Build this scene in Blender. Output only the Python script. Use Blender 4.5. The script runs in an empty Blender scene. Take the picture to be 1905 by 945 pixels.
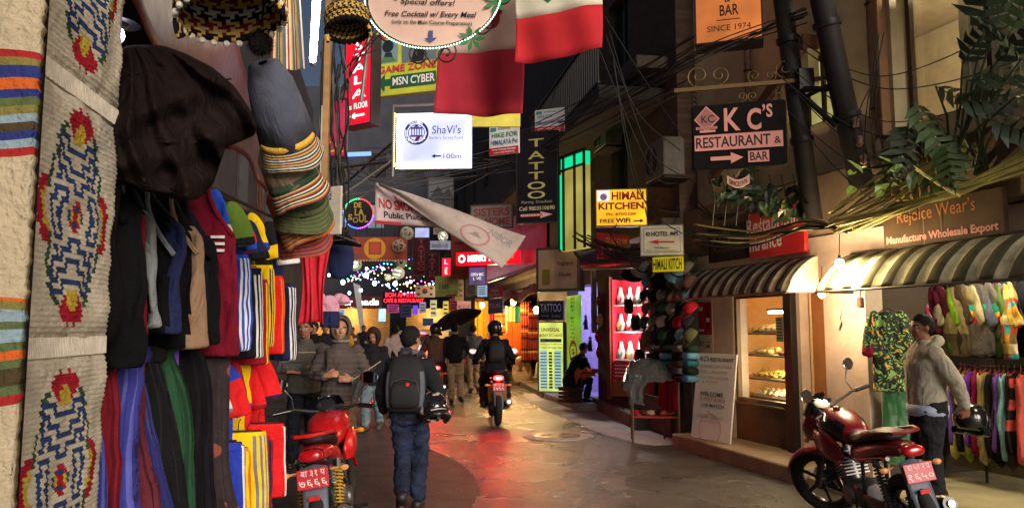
import bpy, math, random
from mathutils import Vector, Matrix, noise
random.seed(7)
SC = bpy.context.scene
COL = SC.collection
R = math.radians
# ---------------------------------------------------------------- camera
F, CX, CY, CAMZ, PITCH = 1400.0, 952.5, 472.5, 1.6, R(5.6)
cam = bpy.data.objects.new('camera', bpy.data.cameras.new('camera'))
COL.objects.link(cam)
cam.location = (0, 0, CAMZ)
cam.rotation_euler = (R(90) + PITCH, 0, 0)
cam.data.sensor_width = 36
cam.data.lens = 36 * F / 1905
cam.data.clip_start = 0.05
cam.data.clip_end = 800
SC.camera = cam
# ---------------------------------------------------------------- night sky and an added fill lamp for unseen shop light
world = bpy.data.worlds.new('World')
SC.world = world
world.use_nodes = True
nt = world.node_tree
bg = nt.nodes['Background']
sky = nt.nodes.new('ShaderNodeTexSky')
sky.sky_type = 'NISHITA'
sky.sun_disc = False; sky.air_density = .5; sky.dust_density = 6; sky.ozone_density = .3
SUN_DIR = Vector((0.44, -0.80, 0.30)).normalized()      # towards the light
sky.sun_elevation = R(14)
sky.sun_rotation = math.atan2(SUN_DIR.x, SUN_DIR.y)
nt.links.new(sky.outputs[0], bg.inputs[0])
bg.inputs[1].default_value = 0.05
sun = bpy.data.objects.new('sun', bpy.data.lights.new('sun', 'SUN'))  # added low fill from behind the camera, standing in for shops out of view
COL.objects.link(sun)
sun.rotation_euler = SUN_DIR.to_track_quat('Z', 'Y').to_euler()
sun.data.energy = 2.5
sun.data.angle = R(30)
sun.data.color = (1.0, 0.91, 0.84)
vs = SC.view_settings
vs.view_transform = 'Standard'
vs.look = 'None'
vs.exposure = 0.3
vs.gamma = 1.0
vs.use_curve_mapping = False
SC.cycles.use_denoising = True
SC.cycles.max_bounces = 6
SC.cycles.diffuse_bounces = 3
SC.cycles.glossy_bounces = 3
SC.cycles.transparent_max_bounces = 12
SC.cycles.sample_clamp_indirect = 3.0
# ---------------------------------------------------------------- pixels to the world
cp, sp = math.cos(PITCH), math.sin(PITCH)
def W(px, py, Y):
    a = (px - CX) / F; b = (CY - py) / F
    s = Y / (cp - b * sp)
    return Vector((a * s, Y, CAMZ + s * (sp + b * cp)))
def G(px, py, z=0.0):
    a = (px - CX) / F; b = (CY - py) / F
    s = (z - CAMZ) / (sp + b * cp)
    return Vector((a * s, s * (cp - b * sp), z))
def V(*a): return Vector(a)
def lin(c):
    return tuple((x / 255 / 12.92) if x / 255 <= .04045 else ((x / 255 + .055) / 1.055) ** 2.4 for x in c[:3])
# ---------------------------------------------------------------- materials
_M = {}
def mat(name, col, rough=.65, metal=0.0, var=.22, vs_=7.0, bump=0.0, bs=60.0, emit=0.0, coat=0.0, spec=.4, alpha=1.0, sheen=0.0, wave=None, wr=0.0):
    key = (name, tuple(col), rough, metal, var, vs_, bump, bs, emit, coat, spec, alpha, sheen, wave, wr)
    if key in _M: return _M[key]
    m = bpy.data.materials.new(name)
    m.use_nodes = True
    t = m.node_tree; N = t.nodes; L = t.links
    p = N['Principled BSDF']
    c = lin(col)
    tc = N.new('ShaderNodeTexCoord')
    nz = N.new('ShaderNodeTexNoise'); nz.inputs['Scale'].default_value = vs_; nz.inputs['Detail'].default_value = 5
    nz.inputs['Roughness'].default_value = .65
    L.new(tc.outputs['Object'], nz.inputs['Vector'])
    mr = N.new('ShaderNodeMapRange'); mr.inputs['From Min'].default_value = .28; mr.inputs['From Max'].default_value = .72
    mr.inputs['To Min'].default_value = 1 - var; mr.inputs['To Max'].default_value = 1 + var * .45
    L.new(nz.outputs['Fac'], mr.inputs['Value'])
    vm = N.new('ShaderNodeVectorMath'); vm.operation = 'SCALE'; vm.inputs[0].default_value = c
    L.new(mr.outputs[0], vm.inputs['Scale'])
    L.new(vm.outputs[0], p.inputs['Base Color'])
    p.inputs['Roughness'].default_value = rough
    p.inputs['Metallic'].default_value = metal
    p.inputs['Specular IOR Level'].default_value = spec
    p.inputs['Coat Weight'].default_value = coat
    p.inputs['Alpha'].default_value = alpha
    if sheen: p.inputs['Sheen Weight'].default_value = sheen
    if emit:
        p.inputs['Emission Color'].default_value = (*c, 1)
        p.inputs['Emission Strength'].default_value = emit
    if bump or wave:
        b = N.new('ShaderNodeBump'); b.inputs['Strength'].default_value = bump or .5
        b.inputs['Distance'].default_value = .01
        if wave:
            w = N.new('ShaderNodeTexWave'); w.bands_direction = wave[0]; w.inputs['Scale'].default_value = wave[1]
            w.inputs['Distortion'].default_value = 3.0; w.inputs['Detail'].default_value = 2
            L.new(tc.outputs['Object'], w.inputs['Vector']); L.new(w.outputs['Fac'], b.inputs['Height'])
        else:
            n2 = N.new('ShaderNodeTexNoise'); n2.inputs['Scale'].default_value = bs; n2.inputs['Detail'].default_value = 4
            L.new(tc.outputs['Object'], n2.inputs['Vector']); L.new(n2.outputs['Fac'], b.inputs['Height'])
        if wr:                                   # creases
            mp = N.new('ShaderNodeMapping'); mp.inputs['Scale'].default_value = (1, 1, .45); L.new(tc.outputs['Object'], mp.inputs[0])
            n3 = N.new('ShaderNodeTexNoise'); n3.inputs['Scale'].default_value = 11; n3.inputs['Detail'].default_value = 3; n3.inputs['Distortion'].default_value = .8
            L.new(mp.outputs[0], n3.inputs['Vector']); b2 = N.new('ShaderNodeBump'); b2.inputs['Strength'].default_value = wr; b2.inputs['Distance'].default_value = .05
            L.new(n3.outputs['Fac'], b2.inputs['Height']); L.new(b2.outputs[0], b.inputs['Normal'])
        L.new(b.outputs[0], p.inputs['Normal'])
    _M[key] = m
    return m
def patchy(name, cols, scale, rough=.85):
    """cloth printed with hard edged patches of colour"""
    m = bpy.data.materials.new(name); m.use_nodes = True; t = m.node_tree; p = t.nodes['Principled BSDF']; p.inputs['Roughness'].default_value = rough
    tc = t.nodes.new('ShaderNodeTexCoord'); n = t.nodes.new('ShaderNodeTexNoise'); n.inputs['Scale'].default_value = scale; n.inputs['Detail'].default_value = 1.5; n.inputs['Distortion'].default_value = 1.2
    r = t.nodes.new('ShaderNodeValToRGB'); r.color_ramp.interpolation = 'CONSTANT'
    pos = [0, .40, .47, .53, .58, .64]
    while len(r.color_ramp.elements) < len(cols): r.color_ramp.elements.new(.5)
    for k, e in enumerate(r.color_ramp.elements): e.position = pos[k]; e.color = (*lin(cols[k]), 1)
    t.links.new(tc.outputs['Object'], n.inputs['Vector']); t.links.new(n.outputs['Fac'], r.inputs[0]); t.links.new(r.outputs[0], p.inputs['Base Color'])
    b = t.nodes.new('ShaderNodeBump'); b.inputs['Strength'].default_value = .3; b.inputs['Distance'].default_value = .01; t.links.new(n.outputs['Fac'], b.inputs['Height']); t.links.new(b.outputs[0], p.inputs['Normal'])
    return m
def glow(name, col, s):
    key = (name, tuple(col), s)
    if key in _M: return _M[key]
    m = bpy.data.materials.new(name); m.use_nodes = True
    t = m.node_tree; t.nodes.clear()
    e = t.nodes.new('ShaderNodeEmission'); o = t.nodes.new('ShaderNodeOutputMaterial')
    e.inputs[0].default_value = (*lin(col), 1); e.inputs[1].default_value = s
    t.links.new(e.outputs[0], o.inputs[0])
    _M[key] = m
    return m
def lightbox(name, col, s, nscale=2.2):
    """a backlit panel, brighter where the tubes behind it are"""
    key = ('lb', name, tuple(col), s)
    if key in _M: return _M[key]
    m = bpy.data.materials.new(name); m.use_nodes = True
    t = m.node_tree; p = t.nodes['Principled BSDF']
    p.inputs['Base Color'].default_value = (*[x * .6 for x in lin(col)], 1); p.inputs['Roughness'].default_value = .3
    tc = t.nodes.new('ShaderNodeTexCoord'); nz = t.nodes.new('ShaderNodeTexNoise'); nz.inputs['Scale'].default_value = nscale
    mr = t.nodes.new('ShaderNodeMapRange'); mr.inputs['From Min'].default_value = .3; mr.inputs['From Max'].default_value = .7
    mr.inputs['To Min'].default_value = s * .55; mr.inputs['To Max'].default_value = s * 1.3
    t.links.new(tc.outputs['Object'], nz.inputs['Vector']); t.links.new(nz.outputs['Fac'], mr.inputs['Value'])
    p.inputs['Emission Color'].default_value = (*lin(col), 1)
    t.links.new(mr.outputs[0], p.inputs['Emission Strength'])
    _M[key] = m
    return m
def glass(name='window_glass', tint=(235, 240, 240), gl=.10, rough=.03):
    key = (name, tint, gl)
    if key in _M: return _M[key]
    m = bpy.data.materials.new(name); m.use_nodes = True
    t = m.node_tree; t.nodes.clear()
    a = t.nodes.new('ShaderNodeBsdfTransparent'); g = t.nodes.new('ShaderNodeBsdfGlossy'); x = t.nodes.new('ShaderNodeMixShader')
    o = t.nodes.new('ShaderNodeOutputMaterial')
    a.inputs[0].default_value = (*lin(tint), 1); g.inputs['Roughness'].default_value = rough; x.inputs[0].default_value = gl
    t.links.new(a.outputs[0], x.inputs[1]); t.links.new(g.outputs[0], x.inputs[2]); t.links.new(x.outputs[0], o.inputs[0])
    _M[key] = m
    return m
# ---------------------------------------------------------------- mesh builder
def frame_of(d, ref=None):
    d = d.normalized()
    ref = ref or (V(0, 0, 1) if abs(d.z) < .9 else V(0, 1, 0))
    x = d.cross(ref)
    if x.length < 1e-6: x = d.cross(V(1, 0, 0))
    x.normalize(); y = x.cross(d).normalized()
    return x, y
class MB:
    def __init__(s): s.v = []; s.f = []; s.m = []; s.cur = 0; s.T = None
    def add(s, vs, fs, mi=None):
        o = len(s.v)
        s.v += [(s.T @ Vector(p)) if s.T else Vector(p) for p in vs]
        s.f += [tuple(i + o for i in f) for f in fs]
        if isinstance(mi, (list, tuple)): s.m += list(mi)
        else: s.m += [s.cur if mi is None else mi] * len(fs)
        return s
    def box(s, c, d, M=None, mi=None):
        x, y, z = (k / 2 for k in d); c = Vector(c)
        p = [V(a * x, b * y, e * z) for a in (-1, 1) for b in (-1, 1) for e in (-1, 1)]
        p = [(M @ q if M else q) + c for q in p]
        return s.add(p, [(0, 1, 3, 2), (4, 6, 7, 5), (0, 4, 5, 1), (2, 3, 7, 6), (0, 2, 6, 4), (1, 5, 7, 3)], mi)
    def tube(s, pts, r, n=8, mi=None, ref=None, cap=True, sq=2.0):
        pts = [Vector(p) for p in pts]; k = len(pts)
        rr = r if isinstance(r, (list, tuple)) and len(r) == k else [r] * k
        vs = []; px = None
        for i, p in enumerate(pts):
            d = (pts[min(i + 1, k - 1)] - pts[max(i - 1, 0)])
            if d.length < 1e-9: d = V(0, 0, 1)
            if px is None or ref: x, y = frame_of(d, Vector(ref) if ref else None)
            else:
                dn = d.normalized(); x = px - dn * px.dot(dn)
                if x.length < 1e-6: x, y = frame_of(d)
                x.normalize(); y = x.cross(dn).normalized()
            px = x
            a, b = rr[i] if isinstance(rr[i], (list, tuple)) else (rr[i], rr[i])
            for j in range(n):
                t = 2 * math.pi * j / n; c_, s_ = math.cos(t), math.sin(t)
                if sq != 2: c_, s_ = math.copysign(abs(c_) ** (2 / sq), c_), math.copysign(abs(s_) ** (2 / sq), s_)
                vs.append(p + x * (a * c_) + y * (b * s_))
        return s.rings(vs, k, n, mi, cap)
    def rings(s, vs, k, n, mi=None, cap=True):
        fs = [(i * n + j, i * n + (j + 1) % n, (i + 1) * n + (j + 1) % n, (i + 1) * n + j) for i in range(k - 1) for j in range(n)]
        if cap: fs += [tuple(range(n - 1, -1, -1)), tuple((k - 1) * n + j for j in range(n))]
        return s.add(vs, fs, mi)
    def loft(s, secs, n=16, mi=None, sq=2.4, axis='y', cap=True):
        """secs: (along, x0, h0, half_w, half_h) rings across an axis"""
        vs = []
        for q in secs:
            a, x0, h0, hw, hh = q[:5]; e = q[5] if len(q) > 5 else sq
            for j in range(n):
                t = 2 * math.pi * j / n; c_, s_ = math.cos(t), math.sin(t)
                c_, s_ = math.copysign(abs(c_) ** (2 / e), c_), math.copysign(abs(s_) ** (2 / e), s_)
                vs.append(V(x0 + hw * c_, a, h0 + hh * s_) if axis == 'y' else V(x0 + hw * c_, h0 + hh * s_, a))
        return s.rings(vs, len(secs), n, mi, cap)
    def lathe(s, prof, n=16, M=None, mi=None, cap=True):
        vs = []
        for r_, z in prof:
            for j in range(n):
                t = 2 * math.pi * j / n; p = V(r_ * math.cos(t), r_ * math.sin(t), z)
                vs.append(M @ p if M else p)
        return s.rings(vs, len(prof), n, mi, cap)
    def ball(s, c, r, n=12, mi=None, M=None):
        c = Vector(c); r = r if isinstance(r, (tuple, list)) else (r, r, r); k = max(5, n // 2 + 1); vs = []
        for i in range(k):
            a = math.pi * (i + .02) / (k - 1 + .04)
            for j in range(n):
                t = 2 * math.pi * j / n
                p = V(r[0] * math.sin(a) * math.cos(t), r[1] * math.sin(a) * math.sin(t), r[2] * math.cos(a))
                vs.append((M @ p if M else p) + c)
        return s.rings(vs, k, n, mi)
    def torus(s, R_, r_, n=32, k=10, M=None, mi=None, sy=1.0):
        vs = []
        for i in range(n):
            a = 2 * math.pi * i / n
            for j in range(k):
                b = 2 * math.pi * j / k; rr = R_ + r_ * math.cos(b)
                p = V(rr * math.cos(a), rr * math.sin(a), r_ * sy * math.sin(b)); vs.append(M @ p if M else p)
        return s.add(vs, [(i * k + j, ((i + 1) % n) * k + j, ((i + 1) % n) * k + (j + 1) % k, i * k + (j + 1) % k) for i in range(n) for j in range(k)], mi)
    def grid(s, fn, nu, nv, mi=None, mfn=None):
        vs = [fn(i / nu, j / nv) for i in range(nu + 1) for j in range(nv + 1)]
        fs = []; ms = []
        for i in range(nu):
            for j in range(nv):
                a = i * (nv + 1) + j; fs.append((a, a + nv + 1, a + nv + 2, a + 1))
                ms.append(mfn((i + .5) / nu, (j + .5) / nv) if mfn else (s.cur if mi is None else mi))
        return s.add(vs, fs, ms)
    def prism(s, out, d, M=None, mi=None):
        """outline in x,z extruded along y from 0 to d"""
        n = len(out)
        vs = [V(x, 0, z) for x, z in out] + [V(x, d, z) for x, z in out]
        if M: vs = [M @ p for p in vs]
        fs = [tuple(range(n)), tuple(range(2 * n - 1, n - 1, -1))] + [(i, i + n, (i + 1) % n + n, (i + 1) % n) for i in range(n)]
        return s.add(vs, fs, mi)
    def build(s, name, mats, parent=None, smooth=True, bevel=0.0, solid=0.0, sub=0, M=None, ang=40):
        if not isinstance(mats, (list, tuple)): mats = [mats]
        me = bpy.data.meshes.new(name)
        me.from_pydata([tuple(p) for p in s.v], [], s.f)
        for m in mats: me.materials.append(m)
        me.polygons.foreach_set('material_index', [min(x, len(mats) - 1) for x in s.m])
        me.update()
        return link(name, me, parent, smooth, bevel, solid, sub, M, ang)
def link(name, me, parent=None, smooth=True, bevel=0.0, solid=0.0, sub=0, M=None, ang=40):
    o = bpy.data.objects.new(name, me); COL.objects.link(o)
    if smooth:
        me.polygons.foreach_set('use_smooth', [True] * len(me.polygons))
        if smooth != 'all':
            try: me.set_sharp_from_angle(angle=R(ang))
            except Exception: pass
    if parent: o.parent = parent
    if M: o.matrix_local = M
    if bevel:
        b = o.modifiers.new('bevel', 'BEVEL'); b.width = bevel; b.segments = 2; b.limit_method = 'ANGLE'
    if solid:
        b = o.modifiers.new('solid', 'SOLIDIFY'); b.thickness = solid; b.offset = 0
    if sub:
        b = o.modifiers.new('sub', 'SUBSURF'); b.levels = sub; b.render_levels = sub
    return o
def thing(name, label, cat, loc=(0, 0, 0), rz=0.0, group=None, M=None):
    o = bpy.data.objects.new(name, None); COL.objects.link(o)
    o.empty_display_size = .1
    if M: o.matrix_world = M
    else: o.location = loc; o.rotation_euler = (0, 0, rz)
    return tag(o, label, cat, group)
def tag(o, label, cat, group=None, kind=None):
    o['label'] = label; o['category'] = cat
    if group: o['group'] = group
    if kind: o['kind'] = kind
    return o
def struct(o): o['kind'] = 'structure'; return o
def dup(root, label, loc=None, rz=None, group=None, M=None):
    r = root.copy(); COL.objects.link(r)
    if M: r.matrix_world = M
    if loc is not None: r.location = loc
    if rz is not None: r.rotation_euler = (0, 0, rz)
    r['label'] = label
    if group: r['group'] = group
    for ch in list(root.children):
        c = ch.copy(); COL.objects.link(c); c.parent = r
        for g in list(ch.children):
            d = g.copy(); COL.objects.link(d); d.parent = c
    return r
def evalmesh(mb, mods):
    o = mb.build('tmp', mat('tmp', (128, 128, 128)), smooth=False)
    for typ, kw in mods:
        m = o.modifiers.new(typ, typ)
        for k, v in kw.items(): setattr(m, k, v)
    me = bpy.data.meshes.new_from_object(o.evaluated_get(bpy.context.evaluated_depsgraph_get()))
    bpy.data.objects.remove(o, do_unlink=True)
    me.materials.clear()
    return me
def remesh(mb, voxel, smooth=5, fold=0.0, fs=9.0, stretch=(1, 1, 1)):
    me = evalmesh(mb, [('REMESH', dict(mode='VOXEL', voxel_size=voxel)), ('SMOOTH', dict(iterations=smooth, factor=.5))])
    if fold:
        def fn(c):
            q = V(c.x * stretch[0], c.y * stretch[1], c.z * stretch[2]) * fs
            return (noise.noise(q) + .5 * abs(noise.noise(q * 2.1))) * fold
        puff(me, fn)
    return me
def puff(me, fn):
    """push every vertex along its normal by fn(co)"""
    vs = [(v.co.copy(), v.normal.copy()) for v in me.vertices]
    out = []
    for c, n_ in vs: out += list(c + n_ * fn(c))
    me.vertices.foreach_set('co', out); me.update()
# ---------------------------------------------------------------- lettering
_T = {}
def textgeo(s, bold=0.0):
    if (s, bold) in _T: return _T[s, bold]
    c = bpy.data.curves.new('t', 'FONT'); c.body = s; c.size = 1; c.offset = bold; c.resolution_u = 3
    o = bpy.data.objects.new('t', c); COL.objects.link(o)
    me = bpy.data.meshes.new_from_object(o.evaluated_get(bpy.context.evaluated_depsgraph_get()))
    vs = [(v.co.x, v.co.y) for v in me.vertices]; fs = [tuple(p.vertices) for p in me.polygons]
    bpy.data.objects.remove(o, do_unlink=True); bpy.data.meshes.remove(me)
    x0 = min(v[0] for v in vs); x1 = max(v[0] for v in vs); y0 = min(v[1] for v in vs); y1 = max(v[1] for v in vs)
    g = ([((x - x0) / (x1 - x0), (y - y0) / (y1 - y0)) for x, y in vs], fs)
    _T[s, bold] = g
    return g
def qframe(q):
    """(pxL, YL, pxR, YR, pyTop, pyBot) -> matrix with x along, z up, -y to the viewer, plus width and height"""
    pl, yl, pr, yr, pt, pb = q
    a = W(pl, pb, yl); b = W(pr, pb, yr); t = W(pl, pt, yl)
    x = V(b.x - a.x, b.y - a.y, 0); w = x.length; x.normalize()
    y = V(-x.y, x.x, 0)
    M = Matrix(((x.x, y.x, 0, a.x), (x.y, y.y, 0, a.y), (0, 0, 1, a.z), (0, 0, 0, 1)))
    return M, w, t.z - a.z
def paint(items, w, h, parent, y0=0.0, step=.0012, off=.003, surf=None, names=True):
    """flat lettering and marks on a board of w x h; every colour becomes one child"""
    by = {}
    for k, it in enumerate(items):
        kind = it[0]
        if isinstance(kind, str) and kind in ('rect', 'arrow', 'ring', 'disc', 'poly'): pass
        else: kind = 'text'
        e = it[-1] if isinstance(it[-1], dict) else {}
        yy = y0 - off - step * k
        def P(u, v): return surf(u, v, -(off + step * k)) if surf else V(u * w, yy, v * h)
        mb = MB()
        if kind == 'text':
            s, u0, v0, u1, v1, col = it[:6]
            vs, fs = textgeo(s, e.get('b', .012))
            sh = e.get('sh', 0.0); rot = e.get('tilt', 0.0)
            pts = [P(u0 + (u1 - u0) * x + sh * y * (v1 - v0), v0 + (v1 - v0) * y + rot * (x - .5)) for x, y in vs]
            mb.add(pts, fs)
        elif kind == 'rect':
            u0, v0, u1, v1, col = it[1:6]
            mb.add([P(u0, v0), P(u1, v0), P(u1, v1), P(u0, v1)], [(0, 1, 2, 3)])
        elif kind == 'arrow':
            u0, v0, u1, v1, col = it[1:6]; d = e.get('d', 'r')
            o = [(0, .33), (.62, .33), (.62, 0), (1, .5), (.62, 1), (.62, .67), (0, .67)]
            if d == 'l': o = [(1 - x, y) for x, y in o]
            if d == 'd': o = [(y, 1 - x) for x, y in o]
            mb.add([P(u0 + (u1 - u0) * x, v0 + (v1 - v0) * y) for x, y in o], [tuple(range(7))])
        elif kind == 'poly':
            pts, col = it[1:3]; mb.add([P(u, v) for u, v in pts], [tuple(range(len(pts)))])
        else:
            u, v, ru, col = it[1:5]; rv = ru * w / h; ri = e.get('ri', .85) if kind == 'ring' else 0
            n = 28; c_ = [(math.cos(2 * math.pi * i / n), math.sin(2 * math.pi * i / n)) for i in range(n)]
            if kind == 'disc': mb.add([P(u + ru * a, v + rv * b) for a, b in c_], [tuple(range(n))])
            else:
                mb.add([P(u + ru * a, v + rv * b) for a, b in c_] + [P(u + ru * ri * a, v + rv * ri * b) for a, b in c_],
                       [(i, (i + 1) % n, (i + 1) % n + n, i + n) for i in range(n)])
        key = (tuple(col), e.get('e', 0), kind == 'text')
        by.setdefault(key, []).append(mb)
    for (col, em, tx), l in by.items():
        m = MB()
        for q in l: m.add(q.v, q.f)
        mm = mat('sign_paint', col, rough=.5, emit=em, var=.12) if em < 3 else glow('lit_letters', col, em)
        m.build('lettering' if tx else 'sign_graphic', mm, parent, smooth=False)
def sign(name, label, q, col, items=(), th=.04, frame=None, fw=.02, emit=0.0, cat='sign', group=None, rough=.55, var=.32, back=True, hang=None):
    M, w, h = qframe(q)
    t = thing(name, label, cat, M=M, group=group)
    bm = lightbox('lit_panel', col, emit) if emit else mat('painted_board', col, rough=rough, var=var, vs_=3, spec=.15 if sum(col) < 200 else .4)
    MB().box((w / 2, th / 2, h / 2), (w, th, h)).build('panel', bm, t, bevel=.004)
    if frame:
        mb = MB(); y = th / 2; d = th + .016
        mb.box((w / 2, y, -fw / 2 + .001), (w + 2 * fw, d, fw)); mb.box((w / 2, y, h + fw / 2 - .001), (w + 2 * fw, d, fw))
        mb.box((-fw / 2 + .001, y, h / 2), (fw, d - .002, h)); mb.box((w + fw / 2 - .001, y, h / 2), (fw, d - .002, h))
        mb.build('sign_frame', mat('sign_frame', frame, rough=.45, metal=.3), t, bevel=.003)
    if items: paint(items, w, h, t)
    if hang:                                     # brackets or wires that carry it
        mb = MB()
        for (u, v, L_, dx, dy) in hang: mb.tube([V(u * w, th / 2, v * h), V(u * w + dx, th / 2 + dy, v * h + L_)], .008, 6)
        mb.build('bracket', mat('dark_steel', (45, 42, 40), rough=.5, metal=.6), t)
    return t, w, h
def bulb(label, p, power, col=(255, 214, 150), r=.035, e=60.0, cordlen=.25, group='bare bulbs', cat='bulb', name='light_bulb'):
    t = thing(name, label, cat, p, group=group)
    MB().ball((0, 0, 0), (r, r, r * 1.2), 12).build('glass_globe', glow('bulb_glow', col, e), t)
    MB().tube([V(0, 0, r * 1.05), V(0, 0, r * 1.05 + .04)], .014, 8).tube([V(0, 0, r + .04), V(.01, 0, r + cordlen)], .004, 5).build('lamp_socket', mat('black_plastic', (25, 25, 25)), t)
    if power:
        l = bpy.data.objects.new('bulb_light', bpy.data.lights.new('bulb_light', 'POINT'))
        COL.objects.link(l); l.parent = t; l.location = (0, 0, -r * 1.6); l.data.energy = power; l.data.color = lin(col); l.data.shadow_soft_size = .05
    return t
# ================================================================ ground
def road_material():
    m = bpy.data.materials.new('wet_asphalt'); m.use_nodes = True
    t = m.node_tree; N = t.nodes; L = t.links; p = N['Principled BSDF']
    tc = N.new('ShaderNodeTexCoord')
    def nz(s, d=5, r=.6):
        n = N.new('ShaderNodeTexNoise'); n.inputs['Scale'].default_value = s; n.inputs['Detail'].default_value = d; n.inputs['Roughness'].default_value = r
        L.new(tc.outputs['Object'], n.inputs['Vector']); return n
    def ramp(src, a, b, c0, c1):
        r = N.new('ShaderNodeMapRange'); r.inputs['From Min'].default_value = a; r.inputs['From Max'].default_value = b
        r.inputs['To Min'].default_value = c0; r.inputs['To Max'].default_value = c1
        L.new(src.outputs['Fac'], r.inputs['Value']); return r
    big = nz(.55, 6); mid = nz(5, 6); fine = nz(48, 6, .85)
    cr = N.new('ShaderNodeValToRGB'); e = cr.color_ramp.elements
    e[0].position = .3; e[0].position = .36; e[0].color = (.018, .017, .017, 1); e[1].position = .64; e[1].color = (.115, .107, .098, 1)
    mx = N.new('ShaderNodeMath'); mx.operation = 'MULTIPLY_ADD'; mx.inputs[1].default_value = .30
    L.new(mid.outputs['Fac'], mx.inputs[0])
    h = N.new('ShaderNodeMath'); h.operation = 'MULTIPLY'; h.inputs[1].default_value = .72; L.new(fine.outputs['Fac'], h.inputs[0])
    L.new(h.outputs[0], mx.inputs[2]); L.new(mx.outputs[0], cr.inputs[0]); L.new(cr.outputs[0], p.inputs['Base Color'])
    L.new(ramp(big, .35, .65, .17, .40).outputs[0], p.inputs['Roughness'])
    p.inputs['Specular IOR Level'].default_value = .6
    vo = N.new('ShaderNodeTexVoronoi'); vo.feature = 'DISTANCE_TO_EDGE'; vo.inputs['Scale'].default_value = .45
    wv = N.new('ShaderNodeVectorMath'); wv.operation = 'MULTIPLY_ADD'; wv.inputs[1].default_value = (.35, .35, .35)
    L.new(mid.outputs['Color'], wv.inputs[0]); L.new(tc.outputs['Object'], wv.inputs[2]); L.new(wv.outputs[0], vo.inputs['Vector'])
    ck = N.new('ShaderNodeMapRange'); ck.inputs['From Min'].default_value = 0; ck.inputs['From Max'].default_value = .018; ck.inputs['To Min'].default_value = .62; ck.inputs['To Max'].default_value = 1
    L.new(vo.outputs['Distance'], ck.inputs['Value'])
    st_ = ramp(nz(1.6, 7, .7), .36, .64, .62, 1.08)
    mm = N.new('ShaderNodeMath'); mm.operation = 'MULTIPLY'; L.new(ck.outputs[0], mm.inputs[0]); L.new(st_.outputs[0], mm.inputs[1])
    sc = N.new('ShaderNodeVectorMath'); sc.operation = 'SCALE'; L.new(cr.outputs[0], sc.inputs[0]); L.new(mm.outputs[0], sc.inputs['Scale']); L.new(sc.outputs[0], p.inputs['Base Color'])
    b1 = N.new('ShaderNodeBump'); b1.inputs['Strength'].default_value = .9; b1.inputs['Distance'].default_value = .012
    L.new(fine.outputs['Fac'], b1.inputs['Height'])
    b2 = N.new('ShaderNodeBump'); b2.inputs['Strength'].default_value = .5; b2.inputs['Distance'].default_value = .05
    L.new(mid.outputs['Fac'], b2.inputs['Height']); L.new(b1.outputs[0], b2.inputs['Normal']); L.new(b2.outputs[0], p.inputs['Normal'])
    return m
M_ROAD = road_material()
mb = MB(); mb.add([V(-300, -300, 0), V(300, -300, 0), V(300, 300, 0), V(-300, 300, 0)], [(0, 1, 2, 3)])
struct(mb.build('road', M_ROAD, smooth=False))
def sheet(name, pix, z, m, extra=()):
    pts = [G(a, b, z) for a, b in pix] + [Vector(e) for e in extra]
    mb = MB(); mb.add(pts, [tuple(range(len(pts)))]); return struct(mb.build(name, m, smooth=False))
def smooth_loop(pix, n=10):
    out = []; k = len(pix)
    for i in range(k):
        p0, p1, p2, p3 = (Vector(pix[(i + j) % k]) for j in (-1, 0, 1, 2))
        for q in range(n):
            t = q / n
            out.append(tuple(V(5 * noise.noise(V(len(out) * .9, k, 0)), 2.2 * noise.noise(V(len(out) * 1.3, 4, k)), 0).xy + .5 * ((2 * p1) + (p2 - p0) * t + (2 * p0 - 5 * p1 + 4 * p2 - p3) * t * t + (3 * p1 - p0 - 3 * p2 + p3) * t ** 3)))
    return out
M_DARK_GROUND = mat('dark_ground', (74, 67, 60), rough=.55, var=.55, vs_=3.5, bump=.9, bs=34)
sheet('dark_ground_patch', smooth_loop([(540, 760), (640, 752), (705, 770), (752, 822), (812, 840), (862, 866), (889, 898), (884, 930), (850, 975), (760, 1010), (560, 1010), (450, 900)]), .004, M_DARK_GROUND)  # darker rough sheet with an uneven edge, laid just over the road
M_CONC = mat('worn_concrete', (176, 172, 166), rough=.7, var=.45, vs_=2.2, bump=.5, bs=25)
M_CONC_D = mat('dirty_kerb', (112, 103, 92), rough=.8, var=.5, vs_=4, bump=.6, bs=30)
sheet('concrete_apron', smooth_loop([(975, 732), (1040, 738), (1100, 752), (1180, 792), (1285, 806), (1262, 824), (1200, 826), (1120, 806), (1048, 776), (1000, 756)]), .004, M_CONC)
# ================================================================ facade lines
FA, FB = V(2.68, 10.86, 0), V(4.60, 4.76, 0)              # bakery and clothes shop
GA, GB = V(-.37, 27, 0), V(2.42, 10.75, 0)                # the row beyond
def axes(A, B):
    x = (B - A); x.z = 0; L_ = x.length; x.normalize(); return x, V(-x.y, x.x, 0), L_
def hit(px, py, A, B, off=0.0):
    """ray through the pixel meets the wall plane (moved off metres towards the street): s along it, height, depth"""
    x, y, L_ = axes(A, B); A = A - y * off
    d = W(px, py, 10) - V(0, 0, CAMZ); o = V(0, 0, CAMZ)
    t = (A - o).dot(y) / d.dot(y); p = o + d * t
    return (p - A).dot(x), p.z, p.y
def qw(A, B, l, r, t, b, off=.05):
    return (l, hit(l, b, A, B, off)[2], r, hit(r, b, A, B, off)[2], t, b)
def wframe(A, B, s=0, z=0, off=0):
    x, y, _ = axes(A, B); o = A + x * s - y * off
    return Matrix(((x.x, y.x, 0, o.x), (x.y, y.y, 0, o.y), (0, 0, 1, z), (0, 0, 0, 1)))
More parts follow.
